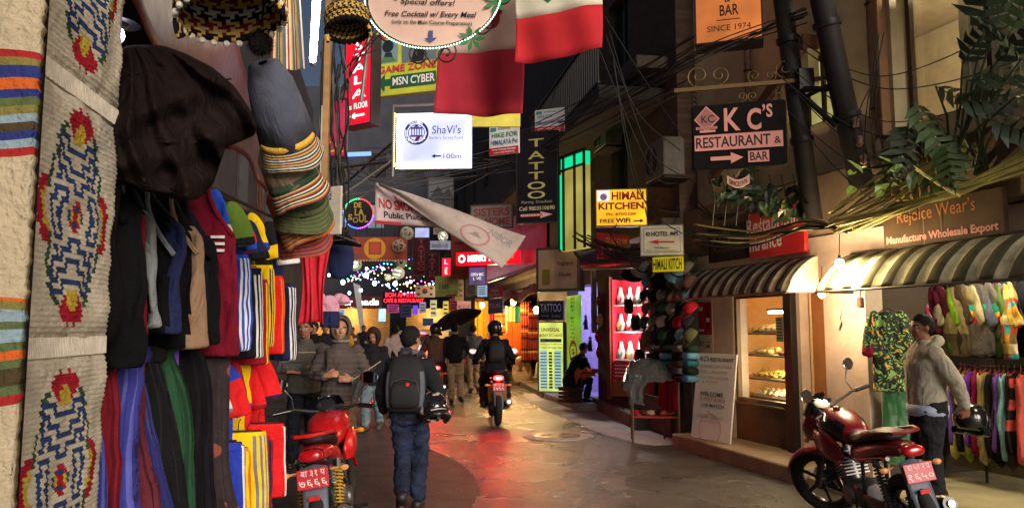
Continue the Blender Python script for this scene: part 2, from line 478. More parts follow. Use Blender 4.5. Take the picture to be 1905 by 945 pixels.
def wall_mesh(L_, z0, z1, th, ops, mb=None):
    mb = mb or MB()
    ss = sorted({0, L_} | {min(max(k, 0), L_) for o in ops for k in o[:2]}); zs = sorted({z0, z1} | {min(max(k, z0), z1) for o in ops for k in o[2:4]})
    for i in range(len(zs) - 1):
        zm = (zs[i] + zs[i + 1]) / 2; st = None
        for j in range(len(ss) - 1):
            sm = (ss[j] + ss[j + 1]) / 2
            hole = any(o[0] < sm < o[1] and o[2] < zm < o[3] for o in ops)
            if not hole and st is None: st = ss[j]
            if st is not None and (hole or j == len(ss) - 2):
                en = ss[j] if hole else ss[j + 1]
                mb.box(((st + en) / 2, th / 2, (zs[i] + zs[i + 1]) / 2), (en - st, th, zs[i + 1] - zs[i])); st = None
    return mb
def window_part(parent, s0, s1, z0, z1, fm, gm, name='window', mull=1, d=.12):
    mb = MB(); w = .05
    mb.box(((s0 + s1) / 2, d, z0 + w / 2), (s1 - s0, .06, w)); mb.box(((s0 + s1) / 2, d, z1 - w / 2), (s1 - s0, .06, w))
    for k in range(mull + 2):
        x = s0 + w / 2 + (s1 - s0 - w) * k / (mull + 1); mb.box((x, d, (z0 + z1) / 2), (w, .058, z1 - z0 - 2 * w + .002))
    f = mb.build(name, fm, parent, smooth=False)
    MB().box(((s0 + s1) / 2, d + .01, (z0 + z1) / 2), (s1 - s0 - .02, .012, z1 - z0 - .02)).build('pane', gm, f, smooth=False)
    return f
M_DARKPANE = mat('dark_window_pane', (26, 30, 38), rough=.12, spec=.6)
M_FRAME = mat('dark_wood_frame', (58, 42, 32), rough=.6)
M_STEEL = mat('dark_steel', (45, 42, 40), rough=.5, metal=.6)
M_PINKW = mat('grimy_pale_plaster', (196, 178, 166), rough=.75, var=.3, vs_=2.5, bump=.25, bs=20)
M_CREAM = mat('cream_plaster', (206, 190, 152), rough=.85, var=.35, vs_=1.6, bump=.3, bs=18)
M_FASC = mat('grimy_concrete_beam', (108, 92, 74), rough=.85, var=.45, vs_=3, bump=.4)
M_WOOD = mat('varnished_wood', (150, 96, 54), rough=.45, var=.3, vs_=4, wave=('X', 9.0), bump=.2)
M_DWOOD = mat('dark_panel_wood', (92, 58, 40), rough=.5, var=.35, vs_=6, wave=('X', 14.0), bump=.3)
# ================================================================ bakery and clothes shop building
fx, fy, FL = axes(FA, FB)
WF = wframe(FA, FB)
def sf(px, py=620, off=0): return hit(px, py, FA, FB, off)[0]
s_g0, s_g1, s_d0, s_d1, s_p1 = sf(1364), sf(1468), sf(1489), sf(1534), sf(1612)
bld = thing('shop_building', 'cream building with bakery window, timber door and open clothes shop under upper floor windows', 'building', M=WF)
Zc = 2.62
ops = [(s_g0, s_g1, .14, 2.2), (s_d0, s_d1, .14, 2.2), (s_p1, FL - .02, .05, 2.25)]
wall_mesh(FL, .0, Zc, .22, ops).build('ground_floor_wall', M_PINKW, bld, smooth=False)
MB().box((FL / 2 - .1, .02, 2.95), (FL + .5, .5, .62)).build('fascia_beam', M_FASC, bld, bevel=.02)
uw = [(hit(1664, 200, FA, FB)[0], FL + .9, 3.55, 5.0), (sf(1482, 220), sf(1550, 220), 3.9, 4.75)]
wall_mesh(FL + 1.5, 3.262, 9.5, .3, uw).build('upper_wall', M_CREAM, bld, smooth=False)
MB().box((uw[0][0] - .10, -.04, 4.3), (.12, .16, 1.6)).box(((uw[0][0] + FL + .9) / 2, -.04, 5.06), (FL + .9 - uw[0][0] + .4, .16, .12)).build('window_surround', mat('ochre_plaster', (150, 112, 78), rough=.8), bld, bevel=.01)
window_part(bld, uw[0][0] + .02, FL + .88, 3.56, 4.98, M_FRAME, glass(gl=.12), mull=3, d=.2)
window_part(bld, uw[1][0] + .01, uw[1][1] - .01, 3.91, 4.74, M_FRAME, lightbox('lit_pane', (205, 196, 120), .55), mull=1, d=.16)
mb = MB(); x0, x1 = uw[0][0] + .3, uw[0][0] + 1.25
mb.grid(lambda u, v: V(x0 + (x1 - x0) * u, .55 + .04 * math.sin(u * 40) + .03 * math.sin(u * 17), 3.6 + 1.3 * v), 60, 2)
mb.build('curtain', mat('net_curtain', (190, 190, 180), rough=.8), bld, solid=.006)
MB().box((FL / 2 + .6, 2.0, 4.3), (FL + 1.6, .1, 2.0)).box((FL / 2 + .6, 1.1, 5.35), (FL + 1.6, 1.8, .06)).box((FL / 2 + .6, 1.1, 3.2), (FL + 1.6, 1.8, .06)).build('upstairs_room', mat('room_wall', (170, 150, 120), rough=.8), bld, smooth=False)
l = bpy.data.objects.new('room_light', bpy.data.lights.new('room_light', 'POINT')); COL.objects.link(l); l.parent = bld
l.location = (uw[0][0] + .9, 1.2, 4.95); l.data.energy = 320; l.data.color = (1, .86, .62); l.data.shadow_soft_size = .1
# floor slabs
mb = MB(); a0 = G(1250, 829); a1 = G(1482, 902); d = (a1 - a0).normalized(); nrm = V(-d.y, d.x, 0)
if nrm.x < 0: nrm = -nrm
mb.add([p + V(0, 0, z) for z in (-.05, .17) for p in (a0, a1, a1 + nrm * 2.4, a0 + nrm * .95)], [(0, 1, 2, 3), (7, 6, 5, 4), (0, 4, 5, 1), (1, 5, 6, 2), (2, 6, 7, 3), (3, 7, 4, 0)])
struct(mb.build('bakery_step', mat('tiled_step', (150, 128, 104), rough=.6, var=.35, vs_=3, bump=.3), bevel=.02))
mb = MB(); b1 = a1 + d * .02; b2 = a1 + d * 3.4
mb.add([p + V(0, 0, z) for z in (-.05, .085) for p in (b1 + nrm * .12, b2 + nrm * .1, b2 + nrm * 4, b1 + nrm * 4)], [(0, 1, 2, 3), (7, 6, 5, 4), (0, 4, 5, 1), (1, 5, 6, 2), (2, 6, 7, 3), (3, 7, 4, 0)])
struct(mb.build('pavement', mat('shop_pavement', (176, 166, 128), rough=.55, var=.3, vs_=2.5, bump=.25), bevel=.02))
# bakery: counter front, glass, room
MB().box(((s_g0 + s_g1) / 2, .08, .395), (s_g1 - s_g0 - .01, .14, .45)).build('counter_front', M_DWOOD, bld, smooth=False)
MB().box(((s_g0 + s_g1) / 2, .06, .637), (s_g1 - s_g0 + .02, .2, .03)).build('window_sill', M_DWOOD, bld, bevel=.004)
window_part(bld, s_g0 + .005, s_g1 - .005, .655, 2.19, mat('shop_window_frame', (96, 74, 54), rough=.5), glass(gl=.05), name='bakery_window', mull=0, d=.05)
mb = MB(); mb.box(((s_g0 + s_g1) / 2, .04, 2.08), (s_g1 - s_g0 - .1, .02, .2)).build('espresso_panel', mat('maroon_panel', (96, 34, 34), rough=.4), bld)
MB().box((s_g1 + .07, -.02, 1.15), (.14, .12, 2.05)).build('door_jamb', mat('black_jamb', (34, 32, 32), rough=.45), bld, bevel=.005)
dr = MB().box(((s_d0 + s_d1) / 2 - .03, .16, 1.16), (s_d1 - s_d0 - .10, .04, 2.0)).build('door', mat('hardboard_door', (156, 104, 62), rough=.55, var=.35, vs_=2), bld)
MB().tube([V(s_d0 + .06, .1, .7), V(s_d0 + .06, .1, 2.06)], .014, 8).build('handle', mat('pale_handle', (196, 170, 130), rough=.4), dr)
room = mat('bakery_room', (226, 172, 106), rough=.7, var=.2)
mb = MB(); xm = (s_g0 + s_d1) / 2 + .05; wd = s_d1 - s_g0 + .4
mb.box((xm, 1.0, 1.25), (wd, .06, 2.6)); mb.box((xm - wd / 2, .62, 1.25), (.06, .8, 2.6)); mb.box((xm + wd / 2, .62, 1.25), (.06, .8, 2.6)); mb.box((xm, .62, 2.4), (wd, .8, .06)); mb.box((xm, .6, .12), (wd, .8, .06))
mb.build('bakery_room', room, bld, smooth=False)
# clothes shop recess
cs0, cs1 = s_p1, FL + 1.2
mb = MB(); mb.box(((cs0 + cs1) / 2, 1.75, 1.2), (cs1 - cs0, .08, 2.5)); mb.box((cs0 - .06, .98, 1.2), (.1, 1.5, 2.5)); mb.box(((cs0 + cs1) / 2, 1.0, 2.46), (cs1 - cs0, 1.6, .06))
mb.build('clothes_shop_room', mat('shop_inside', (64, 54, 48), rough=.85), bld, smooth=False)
MB().box(((cs0 + FL) / 2 + .1, -.02, 2.27), (FL - cs0 + .5, .1, .1)).build('lintel', mat('soot_black', (30, 26, 24), rough=.9), bld)
# ================================================================ the row beyond it
M_BRICK = None
def brick(col, mort, sc=1.0):
    m = bpy.data.materials.new('brickwork'); m.use_nodes = True; t = m.node_tree; p = t.nodes['Principled BSDF']
    tc = t.nodes.new('ShaderNodeTexCoord'); mp = t.nodes.new('ShaderNodeMapping'); mp.inputs['Rotation'].default_value = (R(90), 0, 0)
    b = t.nodes.new('ShaderNodeTexBrick'); b.inputs['Scale'].default_value = sc
    b.inputs['Color1'].default_value = (*lin(col), 1); b.inputs['Color2'].default_value = (*[x * .6 for x in lin(col)], 1); b.inputs['Mortar'].default_value = (*lin(mort), 1)
    b.inputs['Brick Width'].default_value = .23; b.inputs['Row Height'].default_value = .075; b.inputs['Mortar Size'].default_value = .008
    t.links.new(tc.outputs['Object'], mp.inputs[0]); t.links.new(mp.outputs[0], b.inputs['Vector']); t.links.new(b.outputs[0], p.inputs['Base Color']); p.inputs['Roughness'].default_value = .9
    bp = t.nodes.new('ShaderNodeBump'); bp.inputs['Distance'].default_value = .01; t.links.new(b.outputs[1], bp.inputs['Height']); bp.invert = True; t.links.new(bp.outputs[0], p.inputs['Normal'])
    return m
M_BRICK = brick((96, 74, 62), (72, 66, 60))
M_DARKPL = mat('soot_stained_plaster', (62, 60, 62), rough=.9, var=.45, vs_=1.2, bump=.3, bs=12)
GL = axes(GA, GB)[2]
def sg(px, py=620, off=0): return hit(px, py, GA, GB, off)[0]
row = thing('old_townhouse', 'dark brick and plaster townhouse with balcony above the cap and jewellery stalls', 'building', M=wframe(GA, GB))
jo0, jo1, lo0, lo1, mk0, mk1 = sg(1134), sg(1212), sg(1056), sg(1112), sg(884), sg(1000)
gops = [(jo0, jo1, .35, 2.45), (lo0, lo1, .12, 2.5), (mk0, mk1, .0, 2.7), (sg(1216), GL - .25, .35, 2.45)]
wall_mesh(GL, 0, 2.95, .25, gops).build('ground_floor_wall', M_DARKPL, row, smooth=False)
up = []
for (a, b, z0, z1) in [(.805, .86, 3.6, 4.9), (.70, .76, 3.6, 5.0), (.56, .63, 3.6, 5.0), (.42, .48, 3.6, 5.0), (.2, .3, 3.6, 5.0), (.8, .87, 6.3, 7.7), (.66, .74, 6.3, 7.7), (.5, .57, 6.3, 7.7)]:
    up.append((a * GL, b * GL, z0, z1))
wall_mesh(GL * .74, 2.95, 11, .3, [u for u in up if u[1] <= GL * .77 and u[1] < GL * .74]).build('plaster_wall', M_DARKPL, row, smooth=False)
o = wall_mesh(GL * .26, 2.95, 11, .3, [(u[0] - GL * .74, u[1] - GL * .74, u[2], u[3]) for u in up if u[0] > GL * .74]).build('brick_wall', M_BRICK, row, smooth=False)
o.location.x = GL * .74
for u in up:
    if GL * .735 < u[0] < GL * .74: continue
    window_part(row, u[0] + .02, u[1] - .02, u[2] + .02, u[3] - .02, M_FRAME, M_DARKPANE, mull=1, d=.15)
MB().box((GL * .8, -.5, 5.15), (GL * .34, 1.1, .22)).build('balcony_slab', mat('stained_concrete', (58, 54, 48), rough=.9, var=.5), row, bevel=.02)
MB().box((GL * .58, -.22, 5.6), (GL * .8, .55, .2)).box((GL * .5, -.12, 3.1), (GL, .3, .16)).build('cornice', mat('stained_concrete', (92, 84, 72), rough=.9, var=.4), row, bevel=.02)
mb = MB()
for k in range(40): mb.box((GL * .64 + k * GL * .32 / 39, -1.0, 5.76), (.022, .022, .95))
mb.box((GL * .8, -1.0, 6.25), (GL * .325, .05, .05)); mb.box((GL * .8, -1.0, 5.34), (GL * .325, .04, .04))
mb.build('balcony_railing', M_STEEL, row, smooth=False)
MB().box((GL * .755, -.14, 3.0), (.12, .10, 3.0)).build('drainpipe', mat('pale_pipe', (120, 116, 110), rough=.6), row, bevel=.02)
# rooms behind the openings
rm = mat('plum_room', (150, 30, 40), rough=.7, var=.15)
def roombox(s0, s1, z0, z1, d, m, name, parent):
    mb = MB(); xm = (s0 + s1) / 2; w = s1 - s0
    mb.box((xm, .27 + d, (z0 + z1) / 2), (w + .1, .05, z1 - z0)); mb.box((s0 - .03, .26 + d / 2, (z0 + z1) / 2), (.05, d, z1 - z0)); mb.box((s1 + .03, .26 + d / 2, (z0 + z1) / 2), (.05, d, z1 - z0))
    mb.box((xm, .26 + d / 2, z1 + .02), (w + .1, d, .05)); mb.box((xm, .26 + d / 2, z0 - .02), (w + .1, d, .05))
    return mb.build(name, m, parent, smooth=False)
roombox(jo0, jo1, .36, 2.5, .5, mat('red_velvet_back', (176, 34, 46), rough=.7), 'jewellery_alcove', row)
roombox(lo0, lo1, .13, 2.55, 1.6, mat('lilac_paint', (176, 160, 214), rough=.6), 'lilac_passage', row)
roombox(mk0, mk1, .01, 2.75, 2.2, mat('market_room', (150, 104, 70), rough=.8), 'textile_shop_room', row)
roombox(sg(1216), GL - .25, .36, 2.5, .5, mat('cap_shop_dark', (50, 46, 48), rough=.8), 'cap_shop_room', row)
def roomlight(parent, loc, e, col, r=.1):
    l = bpy.data.objects.new('room_light', bpy.data.lights.new('room_light', 'POINT')); COL.objects.link(l); l.parent = parent
    l.location = loc; l.data.energy = e; l.data.color = lin(col); l.data.shadow_soft_size = r
# steps and kerbs of the far pavement
def slab(name, a, b, w, h, m, bev=.02, side=1):
    a = Vector(a); b = Vector(b); d = (b - a).normalized(); n = V(d.y, -d.x, 0) * side
    if n.x < 0: n = -n
    mb = MB(); q = [a, b, b + n * w, a + n * w]
    mb.add([p + V(0, 0, z) for z in (-.05, h) for p in q], [(0, 1, 2, 3), (7, 6, 5, 4), (0, 4, 5, 1), (1, 5, 6, 2), (2, 6, 7, 3), (3, 7, 4, 0)])
    return struct(mb.build(name, m, bevel=bev))
slab('shop_step', G(1098, 757), G(1182, 800), .75, .22, M_CONC_D)
slab('upper_step', G(1112, 748) + V(.32, 0, 0), G(1182, 800) + V(.34, .5, 0), .6, .37, M_CONC_D)
slab('kerb', G(1012, 741), G(1074, 764), .9, .13, M_CONC)
slab('far_kerb', G(905, 682), G(1008, 740), 1.2, .13, M_CONC_D)
# manhole
t = thing('manhole_cover', 'round iron manhole cover in a ring of pale cement on the wet road', 'manhole', G(1035, 811, .004))
MB().lathe([(.50, 0), (.50, .010), (.36, .013), (.36, 0)], 40).build('cement_ring', M_CONC, t)
mb = MB().lathe([(.001, .017), (.30, .017), (.34, .015), (.35, 0)], 40)
for a in range(12): mb.box((.17 * math.cos(a * .5236), .17 * math.sin(a * .5236), .019), (.16, .018, .008), Matrix.Rotation(a * .5236, 3, 'Z'))
mb.build('lid', mat('worn_iron', (150, 140, 126), rough=.35, metal=.7, var=.4), t)
# ================================================================ left side buildings and the far end
LA, LB = V(-2.95, 0.2, 0), V(-7.6, 27, 0)
lb = thing('left_building', 'dark plaster building behind the clothes stalls along the street', 'building', M=wframe(LB, LA))
LL = axes(LA, LB)[2]
lops = [(LL * .1 + i * 3.4, LL * .1 + i * 3.4 + 1.2, 3.7, 5.2) for i in range(6)]
# the wall faces the street, so openings are cut and fitted with shuttered windows
x, y, _ = axes(LB, LA)
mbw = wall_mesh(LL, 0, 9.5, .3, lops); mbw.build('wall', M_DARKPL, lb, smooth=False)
for u in lops: window_part(lb, u[0] + .02, u[1] - .02, u[2] + .02, u[3] - .02, M_FRAME, M_DARKPANE, d=.1)
end = thing('end_building', 'tall dark building closing the far end of the street above the bread shop', 'building', (-9.5, 47, 0))
eops = [(1 + i * 2.4, 2.2 + i * 2.4, z, z + 1.6) for i in range(6) for z in (4.6, 7.8, 11.0)] + [(.6, 7.4, .2, 2.8), (8.4, 13.5, .2, 2.8)]
o = wall_mesh(15, 0, 17, .3, eops).build('wall', mat('slate_plaster', (58, 60, 70), rough=.9, var=.4, vs_=.6), end, smooth=False)
o.location.x = -5.5
for k, u in enumerate(eops[:-2]):
    w_ = window_part(end, u[0] - 5.5 + .02, u[1] - 5.5 - .02, u[2] + .02, u[3] - .02, M_FRAME, lightbox('far_lit_pane', (150, 170, 190), .12) if k in (4, 7, 13) else M_DARKPANE, d=.12)
mb = MB(); mb.box((-1.5, 2.2, 1.5), (7.6, .1, 2.9)).box((5.4, 2.2, 1.5), (6, .1, 2.9)); mb.build('shop_back', mat('warm_shop_back', (190, 150, 96), rough=.7, var=.4, vs_=4), end, smooth=False)
for xx in (-3.5, -.8, 4.4): roomlight(end, (xx, 1.2, 2.5), 150, (255, 214, 150), .2)
rb = thing('far_townhouse', 'narrow dark house on the right before the end of the street', 'building', M=wframe(V(-3.9, 46.5, 0), GA))
rl = axes(V(-3.9, 46.5, 0), GA)[2]
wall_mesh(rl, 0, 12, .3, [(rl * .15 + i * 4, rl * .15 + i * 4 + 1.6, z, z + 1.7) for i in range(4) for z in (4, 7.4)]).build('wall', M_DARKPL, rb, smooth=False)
for i in range(4):
    for z in (4, 7.4): window_part(rb, rl * .15 + i * 4 + .02, rl * .15 + i * 4 + 1.58, z + .02, z + 1.68, M_FRAME, M_DARKPANE, d=.12)
# ================================================================ signs over the street
WHT, BLK, RED, YEL = (236, 232, 226), (22, 20, 22), (190, 30, 40), (238, 200, 40)
sign('light_box_sign', 'narrow vertical red light box lettered down its face with 2nd FLOOR at the foot', (641, 8.2, 688, 8.0, 78, 236), (226, 22, 48),
     [('S', .38, .86, .66, .96, WHT, dict(e=1.2)), ('T', .30, .735, .78, .82, WHT, dict(e=1.2)), ('A', .28, .60, .82, .70, WHT, dict(e=1.2)), ('L', .36, .46, .78, .56, WHT, dict(e=1.2)), ('A', .26, .30, .84, .40, WHT, dict(e=1.2)),
      ('2nd FLOOR', .08, .175, .92, .245, WHT, dict(e=1.2)), ('arrow', .22, .06, .8, .135, WHT, dict(e=1.2, d='l'))], th=.14, frame=(70, 60, 60), emit=.95)
sign('hanging_sign', 'pink board with yellow capital L beside the tangled cables', (606, 7.0, 641, 7.0, 186, 290), (196, 44, 88), [('OL', .05, .06, .92, .26, YEL)], frame=(90, 30, 50))
t, w, h = sign('hanging_sign', 'lime green GAME ZONE board with two game pictures and dark green arrow', (697, 9.4, 817, 9.1, 62, 181), (196, 206, 66),
     [('rect', .05, .50, .36, .86, (120, 150, 160)), ('rect', .42, .47, .96, .86, (104, 116, 120)), ('disc', .20, .76, .09, (34, 40, 50)), ('poly', [(.12, .52), (.16, .66), (.26, .66), (.30, .52)], (40, 48, 60)), ('poly', [(.08, .52), (.14, .60), (.28, .58), (.34, .52)], (84, 130, 74)),
      ('poly', [(.56, .47), (.62, .66), (.70, .78), (.78, .66), (.76, .47)], (38, 36, 40)), ('disc', .70, .78, .05, (38, 36, 40)), ('rect', .05, .89, .5, .98, (200, 50, 80)), ('GAME ZONE', .06, .345, .96, .455, (200, 60, 70), dict(b=.02)), ('arrow', .06, .06, .34, .34, (30, 92, 70), dict(d='l')), ('rect', .26, .10, .96, .29, (30, 92, 70)), ('MSN CYBER', .29, .135, .94, .26, WHT, dict(b=.02))], frame=(140, 150, 50), fw=.012)
# oval menu board with a string of lights and iron scrolls
def oval_sign():
    M, w, h = qframe((683, 4.6, 928, 4.5, -95, 92))
    t = thing('oval_menu_sign', 'pinkish oval board announcing SNACKS and special offers, edged with iron scrolls and fairy lights', 'sign', M=M)
    n = 48; out = [(w / 2 + w / 2 * math.cos(2 * math.pi * i / n), h / 2 + h / 2 * math.sin(2 * math.pi * i / n)) for i in range(n)]
    MB().prism(out, .03).build('panel', mat('oval_board', (206, 172, 158), rough=.5, var=.15, vs_=3), t, smooth=False)
    mb = MB(); mb.tube([V(x, .015, z) for x, z in out + out[:1]], .012, 8, cap=False)
    mb.build('rim', M_STEEL, t)
    paint([('&', .52, .56, .60, .66, BLK, dict(sh=.1)), ('y', .20, .50, .27, .60, BLK), ('SNACKS!', .44, .485, .80, .585, BLK, dict(tilt=.02, sh=.15)), ('&', .82, .57, .86, .60, BLK), ('*', .20, .455, .235, .49, BLK), ('Special offers!', .25, .385, .66, .455, BLK, dict(tilt=-.05, sh=.2)),
           ('Free Cocktail w/ Every Meal', .13, .265, .82, .335, BLK, dict(tilt=-.06, sh=.2, b=.016)), ('(only on the Main Course Preparation)', .19, .195, .80, .245, BLK, dict(tilt=-.06)), ('arrow', .44, .03, .54, .145, (66, 76, 128), dict(d='d'))], w, h, t)
    mb = MB()
    for i in range(70):
        a = math.pi * (1.02 + .96 * i / 69)
        mb.ball((w / 2 + (w / 2 + .018) * math.cos(a), -.012, h / 2 + (h / 2 + .018) * math.sin(a)), .0055, 6)
    mb.build('fairy_lights', glow('fairy_glow', (200, 255, 220), 5.0), t)
    mb = MB()
    def spiral(c, r0, turns, a0, sgn, n=40, z=1):
        return [V(c[0] + (r0 * (1 - .82 * k / n)) * math.cos(a0 + sgn * turns * 6.283 * k / n), .015, c[1] + (r0 * (1 - .82 * k / n)) * math.sin(a0 + sgn * turns * 6.283 * k / n)) for k in range(n + 1)]
    for cx_, cz, r0, a0, sg_ in [(w * .40, -.045, .075, 1.57, 1), (w * .60, -.045, .075, 1.57, -1), (w * .16, .10, .08, 0, 1), (w * .86, .12, .085, 3.1, -1), (w * 1.02, .30, .08, 3.6, -1), (w * .03, .22, .07, 0, 1)]:
        mb.tube(spiral((cx_, cz), r0, 1.5, a0, sg_), .006, 6)
    mb.tube([V(w * .42, .015, -.02), V(w * .5, .015, -.12), V(w * .58, .015, -.02)], .006, 6)
    mb.build('iron_scroll', M_STEEL, t)
    for (cx_, cz) in [(w * .98, .26), (w * .80, .03)]:
        mb = MB()
        for k in range(7):
            a = k * .9; d = V(math.cos(a), -.2, math.sin(a)); p = V(cx_, -.005, cz)
            mb.add([p, p + d * .05 + V(-d.z, 0, d.x) * .015, p + d * .09, p + d * .05 - V(-d.z, 0, d.x) * .015], [(0, 1, 2, 3)])
        mb.build('leaf_trim', mat('painted_leaf', (50, 110, 60), rough=.5), t, smooth=False, solid=.004)
    mb = MB()
    for u in (.3, .7): mb.tube([V(u * w, .015, h * .95), V(u * w, .015, h + .8)], .006, 6)
    mb.build('hanging_wire', M_STEEL, t)
oval_sign()
def flag(label, q, items, waves, name='hanging_flag', m=None, cat='flag', extra=None):
    """cloth with stripes: items (v0, v1, colour)"""
    M, w, h = qframe(q); t = thing(name, label, cat, M=M)
    rnd = random.Random(len(label))
    ph = rnd.random() * 6
    def S(u, v, off=0):
        k = 1 - v
        return V(u * w + .012 * k * math.sin(v * 7 + ph), .05 * math.sin(u * waves + ph + v * 2) * (.25 + .75 * k) + .02 * math.sin(u * waves * 2.3 + v * 5) * k + off, v * h - .03 * h * math.sin(u * 3.1 + ph) * k * .6)
    for nm, v0, v1, col in items:
        MB().grid(lambda a, b: S(a, v0 + (v1 - v0) * b), 36, max(3, int(22 * (v1 - v0)))).build(nm, mat('flag_cloth', col, rough=.85, bump=.35, bs=220, var=.12), t, smooth='all', solid=.003)
    if extra: paint(extra, w, h, t, surf=S, off=.004, step=.002)
    MB().tube([S(0, 1) + V(-.1, 0, .01), S(1, 1) + V(.1, 0, .01)], .006, 6).build('cord', mat('grey_cord', (90, 86, 80)), t)
    return t
rose = [('disc', .62, .61, .11, (150, 26, 44)), ('disc', .52, .64, .07, (168, 34, 50)), ('disc', .70, .66, .06, (140, 22, 40)), ('poly', [(.42, .70), (.52, .78), (.66, .75), (.54, .72)], (40, 96, 56)), ('poly', [(.62, .76), (.74, .84), (.82, .77), (.7, .74)], (40, 96, 56))]
flag('big cloth flag hanging lower, white over faded red with dark red flower emblem', (812, 6.9, 976, 6.7, -60, 219), [('red_stripe', 0, .41, (176, 40, 58)), ('white_stripe', .41, .74, (220, 188, 178)), ('green_stripe', .74, 1, (40, 110, 70))], 6, extra=rose)
flag('big cloth flag hanging highest, clean white stripe over bright red', (955, 6.0, 1121, 5.8, -165, 112), [('red_stripe', 0, .29, (190, 34, 42)), ('white_stripe', .29, .64, (226, 218, 196)), ('green_stripe', .64, 1, (40, 110, 70))], 5, extra=[('disc', .40, .50, .10, (120, 90, 60)), ('poly', [(.28, .42), (.40, .36), (.56, .42), (.44, .39)], (50, 110, 60))])
# white light box
def shavi():
    q = (737, 8.4, 875, 8.35, 212, 310); M, w, h = qframe(q)
    t = thing('light_box_sign', "glowing white light box reading ShaVi's with a round blue crest and arrow 100m", 'sign', M=M)
    MB().box((w / 2, .09, h / 2), (w, .16, h)).build('panel', lightbox('white_lit_panel', (198, 204, 255), 1.05, 1.6), t, bevel=.01)
    mb = MB(); b = .03
    for c_, d_ in [((w / 2, .0, h - .02), (w + .02, .03, .035)), ((w / 2, .0, .02), (w + .02, .03, .035)), ((.02, 0, h / 2), (.035, .03, h - .04)), ((w - .02, 0, h / 2), (.035, .03, h - .04))]: mb.box(c_, d_)
    mb.build('led_border', glow('led_white', (250, 252, 255), 3.5), t, bevel=.006)
    mb = MB()
    for k in range(40): mb.ball((w * k / 39, -.01, -.022), .008, 6)
    for k in range(26): mb.ball((-.022, -.01, h * k / 25), .008, 6)
    mb.build('fairy_lights', glow('fairy_yellow', (250, 240, 130), 4.0), t)
    BL = (58, 62, 128)
    it = [('ring', .27, .63, .165, BL, dict(ri=.80)), ('ring', .27, .63, .115, BL, dict(ri=.9)), ('rect', .185, .55, .355, .585, (110, 80, 150)), ('rect', .19, .70, .35, .735, (110, 80, 150))]
    it += [('rect', .20 + k * .034, .585, .215 + k * .034, .70, (110, 80, 150)) for k in range(5)] + [('poly', [(.23, .735), (.27, .79), (.31, .735)], (90, 60, 130)), ('poly', [(.24, .46), (.31, .5), (.33, .56), (.27, .54)], (120, 40, 90))]
    it += [("ShaVi's", .48, .60, .87, .76, BL, dict(b=.0, sh=.05)), ("Berlin's Street Food", .45, .50, .90, .555, (90, 92, 150), dict(b=-.004)), ('arrow', .48, .14, .61, .22, BLK, dict(d='l')), ('100m', .64, .13, .88, .22, (50, 52, 100), dict(b=0))]
    for k, ch in enumerate("SHAVI'S"):
        a = 2.2 - k * .2; it.append((ch, .27 + .14 * math.cos(a) - .012, .63 + .14 * w / h * math.sin(a) - .02, .27 + .14 * math.cos(a) + .012, .63 + .14 * w / h * math.sin(a) + .02, (250, 250, 255), dict(e=.8)))
    for k, ch in enumerate("BERLINER FRITZ"):
        if ch == ' ': continue
        a = 3.0 + k * .24; it.append((ch, .27 + .14 * math.cos(a) - .012, .63 + .14 * w / h * math.sin(a) - .02, .27 + .14 * math.cos(a) + .012, .63 + .14 * w / h * math.sin(a) + .02, (250, 250, 255), dict(e=.8)))
    paint(it, w, h, t)
    mb = MB(); mb.tube([V(-.06, .09, -.1), V(-.06, .09, h + .12), V(w * 1.6, .09, h + .16)], .02, 8); mb.tube([V(-.06, .09, .1), V(-.7, .09, -.35)], .012, 8)
    mb.build('bracket', mat('galvanised_pipe', (140, 136, 124), rough=.5, metal=.5), t)
shavi()
sign('hanging_sign', 'plain yellow strip board hidden behind the red flag', (868, 9.6, 968, 9.6, 205, 236), (206, 196, 70), [])
hk = lambda: [('rect', .0, 0, 1, .24, (176, 40, 54)), ('www trekking himalaya', .1, .13, .9, .2, WHT), ('tours and trekking', .16, .04, .86, .10, WHT), ('rect', .05, .80, .25, .93, (50, 130, 130)), ('ADVENTURE', .3, .84, .72, .92, (90, 120, 130))]
sign('hanging_sign', 'white trekking board reading HIKE FOR HIMALAYA in green and blue over a red strip', (910, 10.6, 965, 10.4, 236, 290), (216, 218, 216), hk() + [('HIKE FOR', .1, .58, .98, .74, (40, 120, 80)), ('HIMALAYA Pvt', .08, .33, .98, .50, (60, 100, 150))], hang=[(.3, 1, .12, 0, 0), (.8, 1, .12, 0, 0)])
sign('hanging_sign', 'smaller dim trekking board under the balcony wires with HIMALAYA in blue', (995, 12.6, 1050, 12.4, 206, 249), (196, 198, 204), hk() + [('HIKE FOR', .1, .62, .6, .76, (110, 120, 150)), ('HIMALAYA RAFTING', .06, .36, .94, .50, (70, 80, 150))], hang=[(.5, 1, .3, .1, 0)])
sign('vertical_signboard', 'tall black board spelling TATTOO downwards in dull gold letters with phone number', (962, 11.4, 1036, 11.2, 250, 414), (26, 24, 30),
     [('T', .3, .84, .68, .93, (178, 168, 100)), ('A', .28, .70, .7, .79, (178, 168, 100)), ('T', .3, .58, .68, .665, (178, 168, 100)), ('T', .3, .47, .68, .555, (178, 168, 100)), ('O', .27, .36, .72, .445, (186, 180, 120)), ('O', .27, .255, .72, .34, (186, 180, 120)), ('Piercing  Dreadlock', .12, .195, .9, .235, (150, 146, 130)), ('Cell 9803510690', .06, .125, .95, .17, (206, 196, 150)), ('arrow', .1, .035, .9, .11, (226, 180, 176)), ('1st FLOOR', .14, .052, .66, .092, (176, 40, 50))], th=.08, frame=(40, 38, 40), fw=.02)
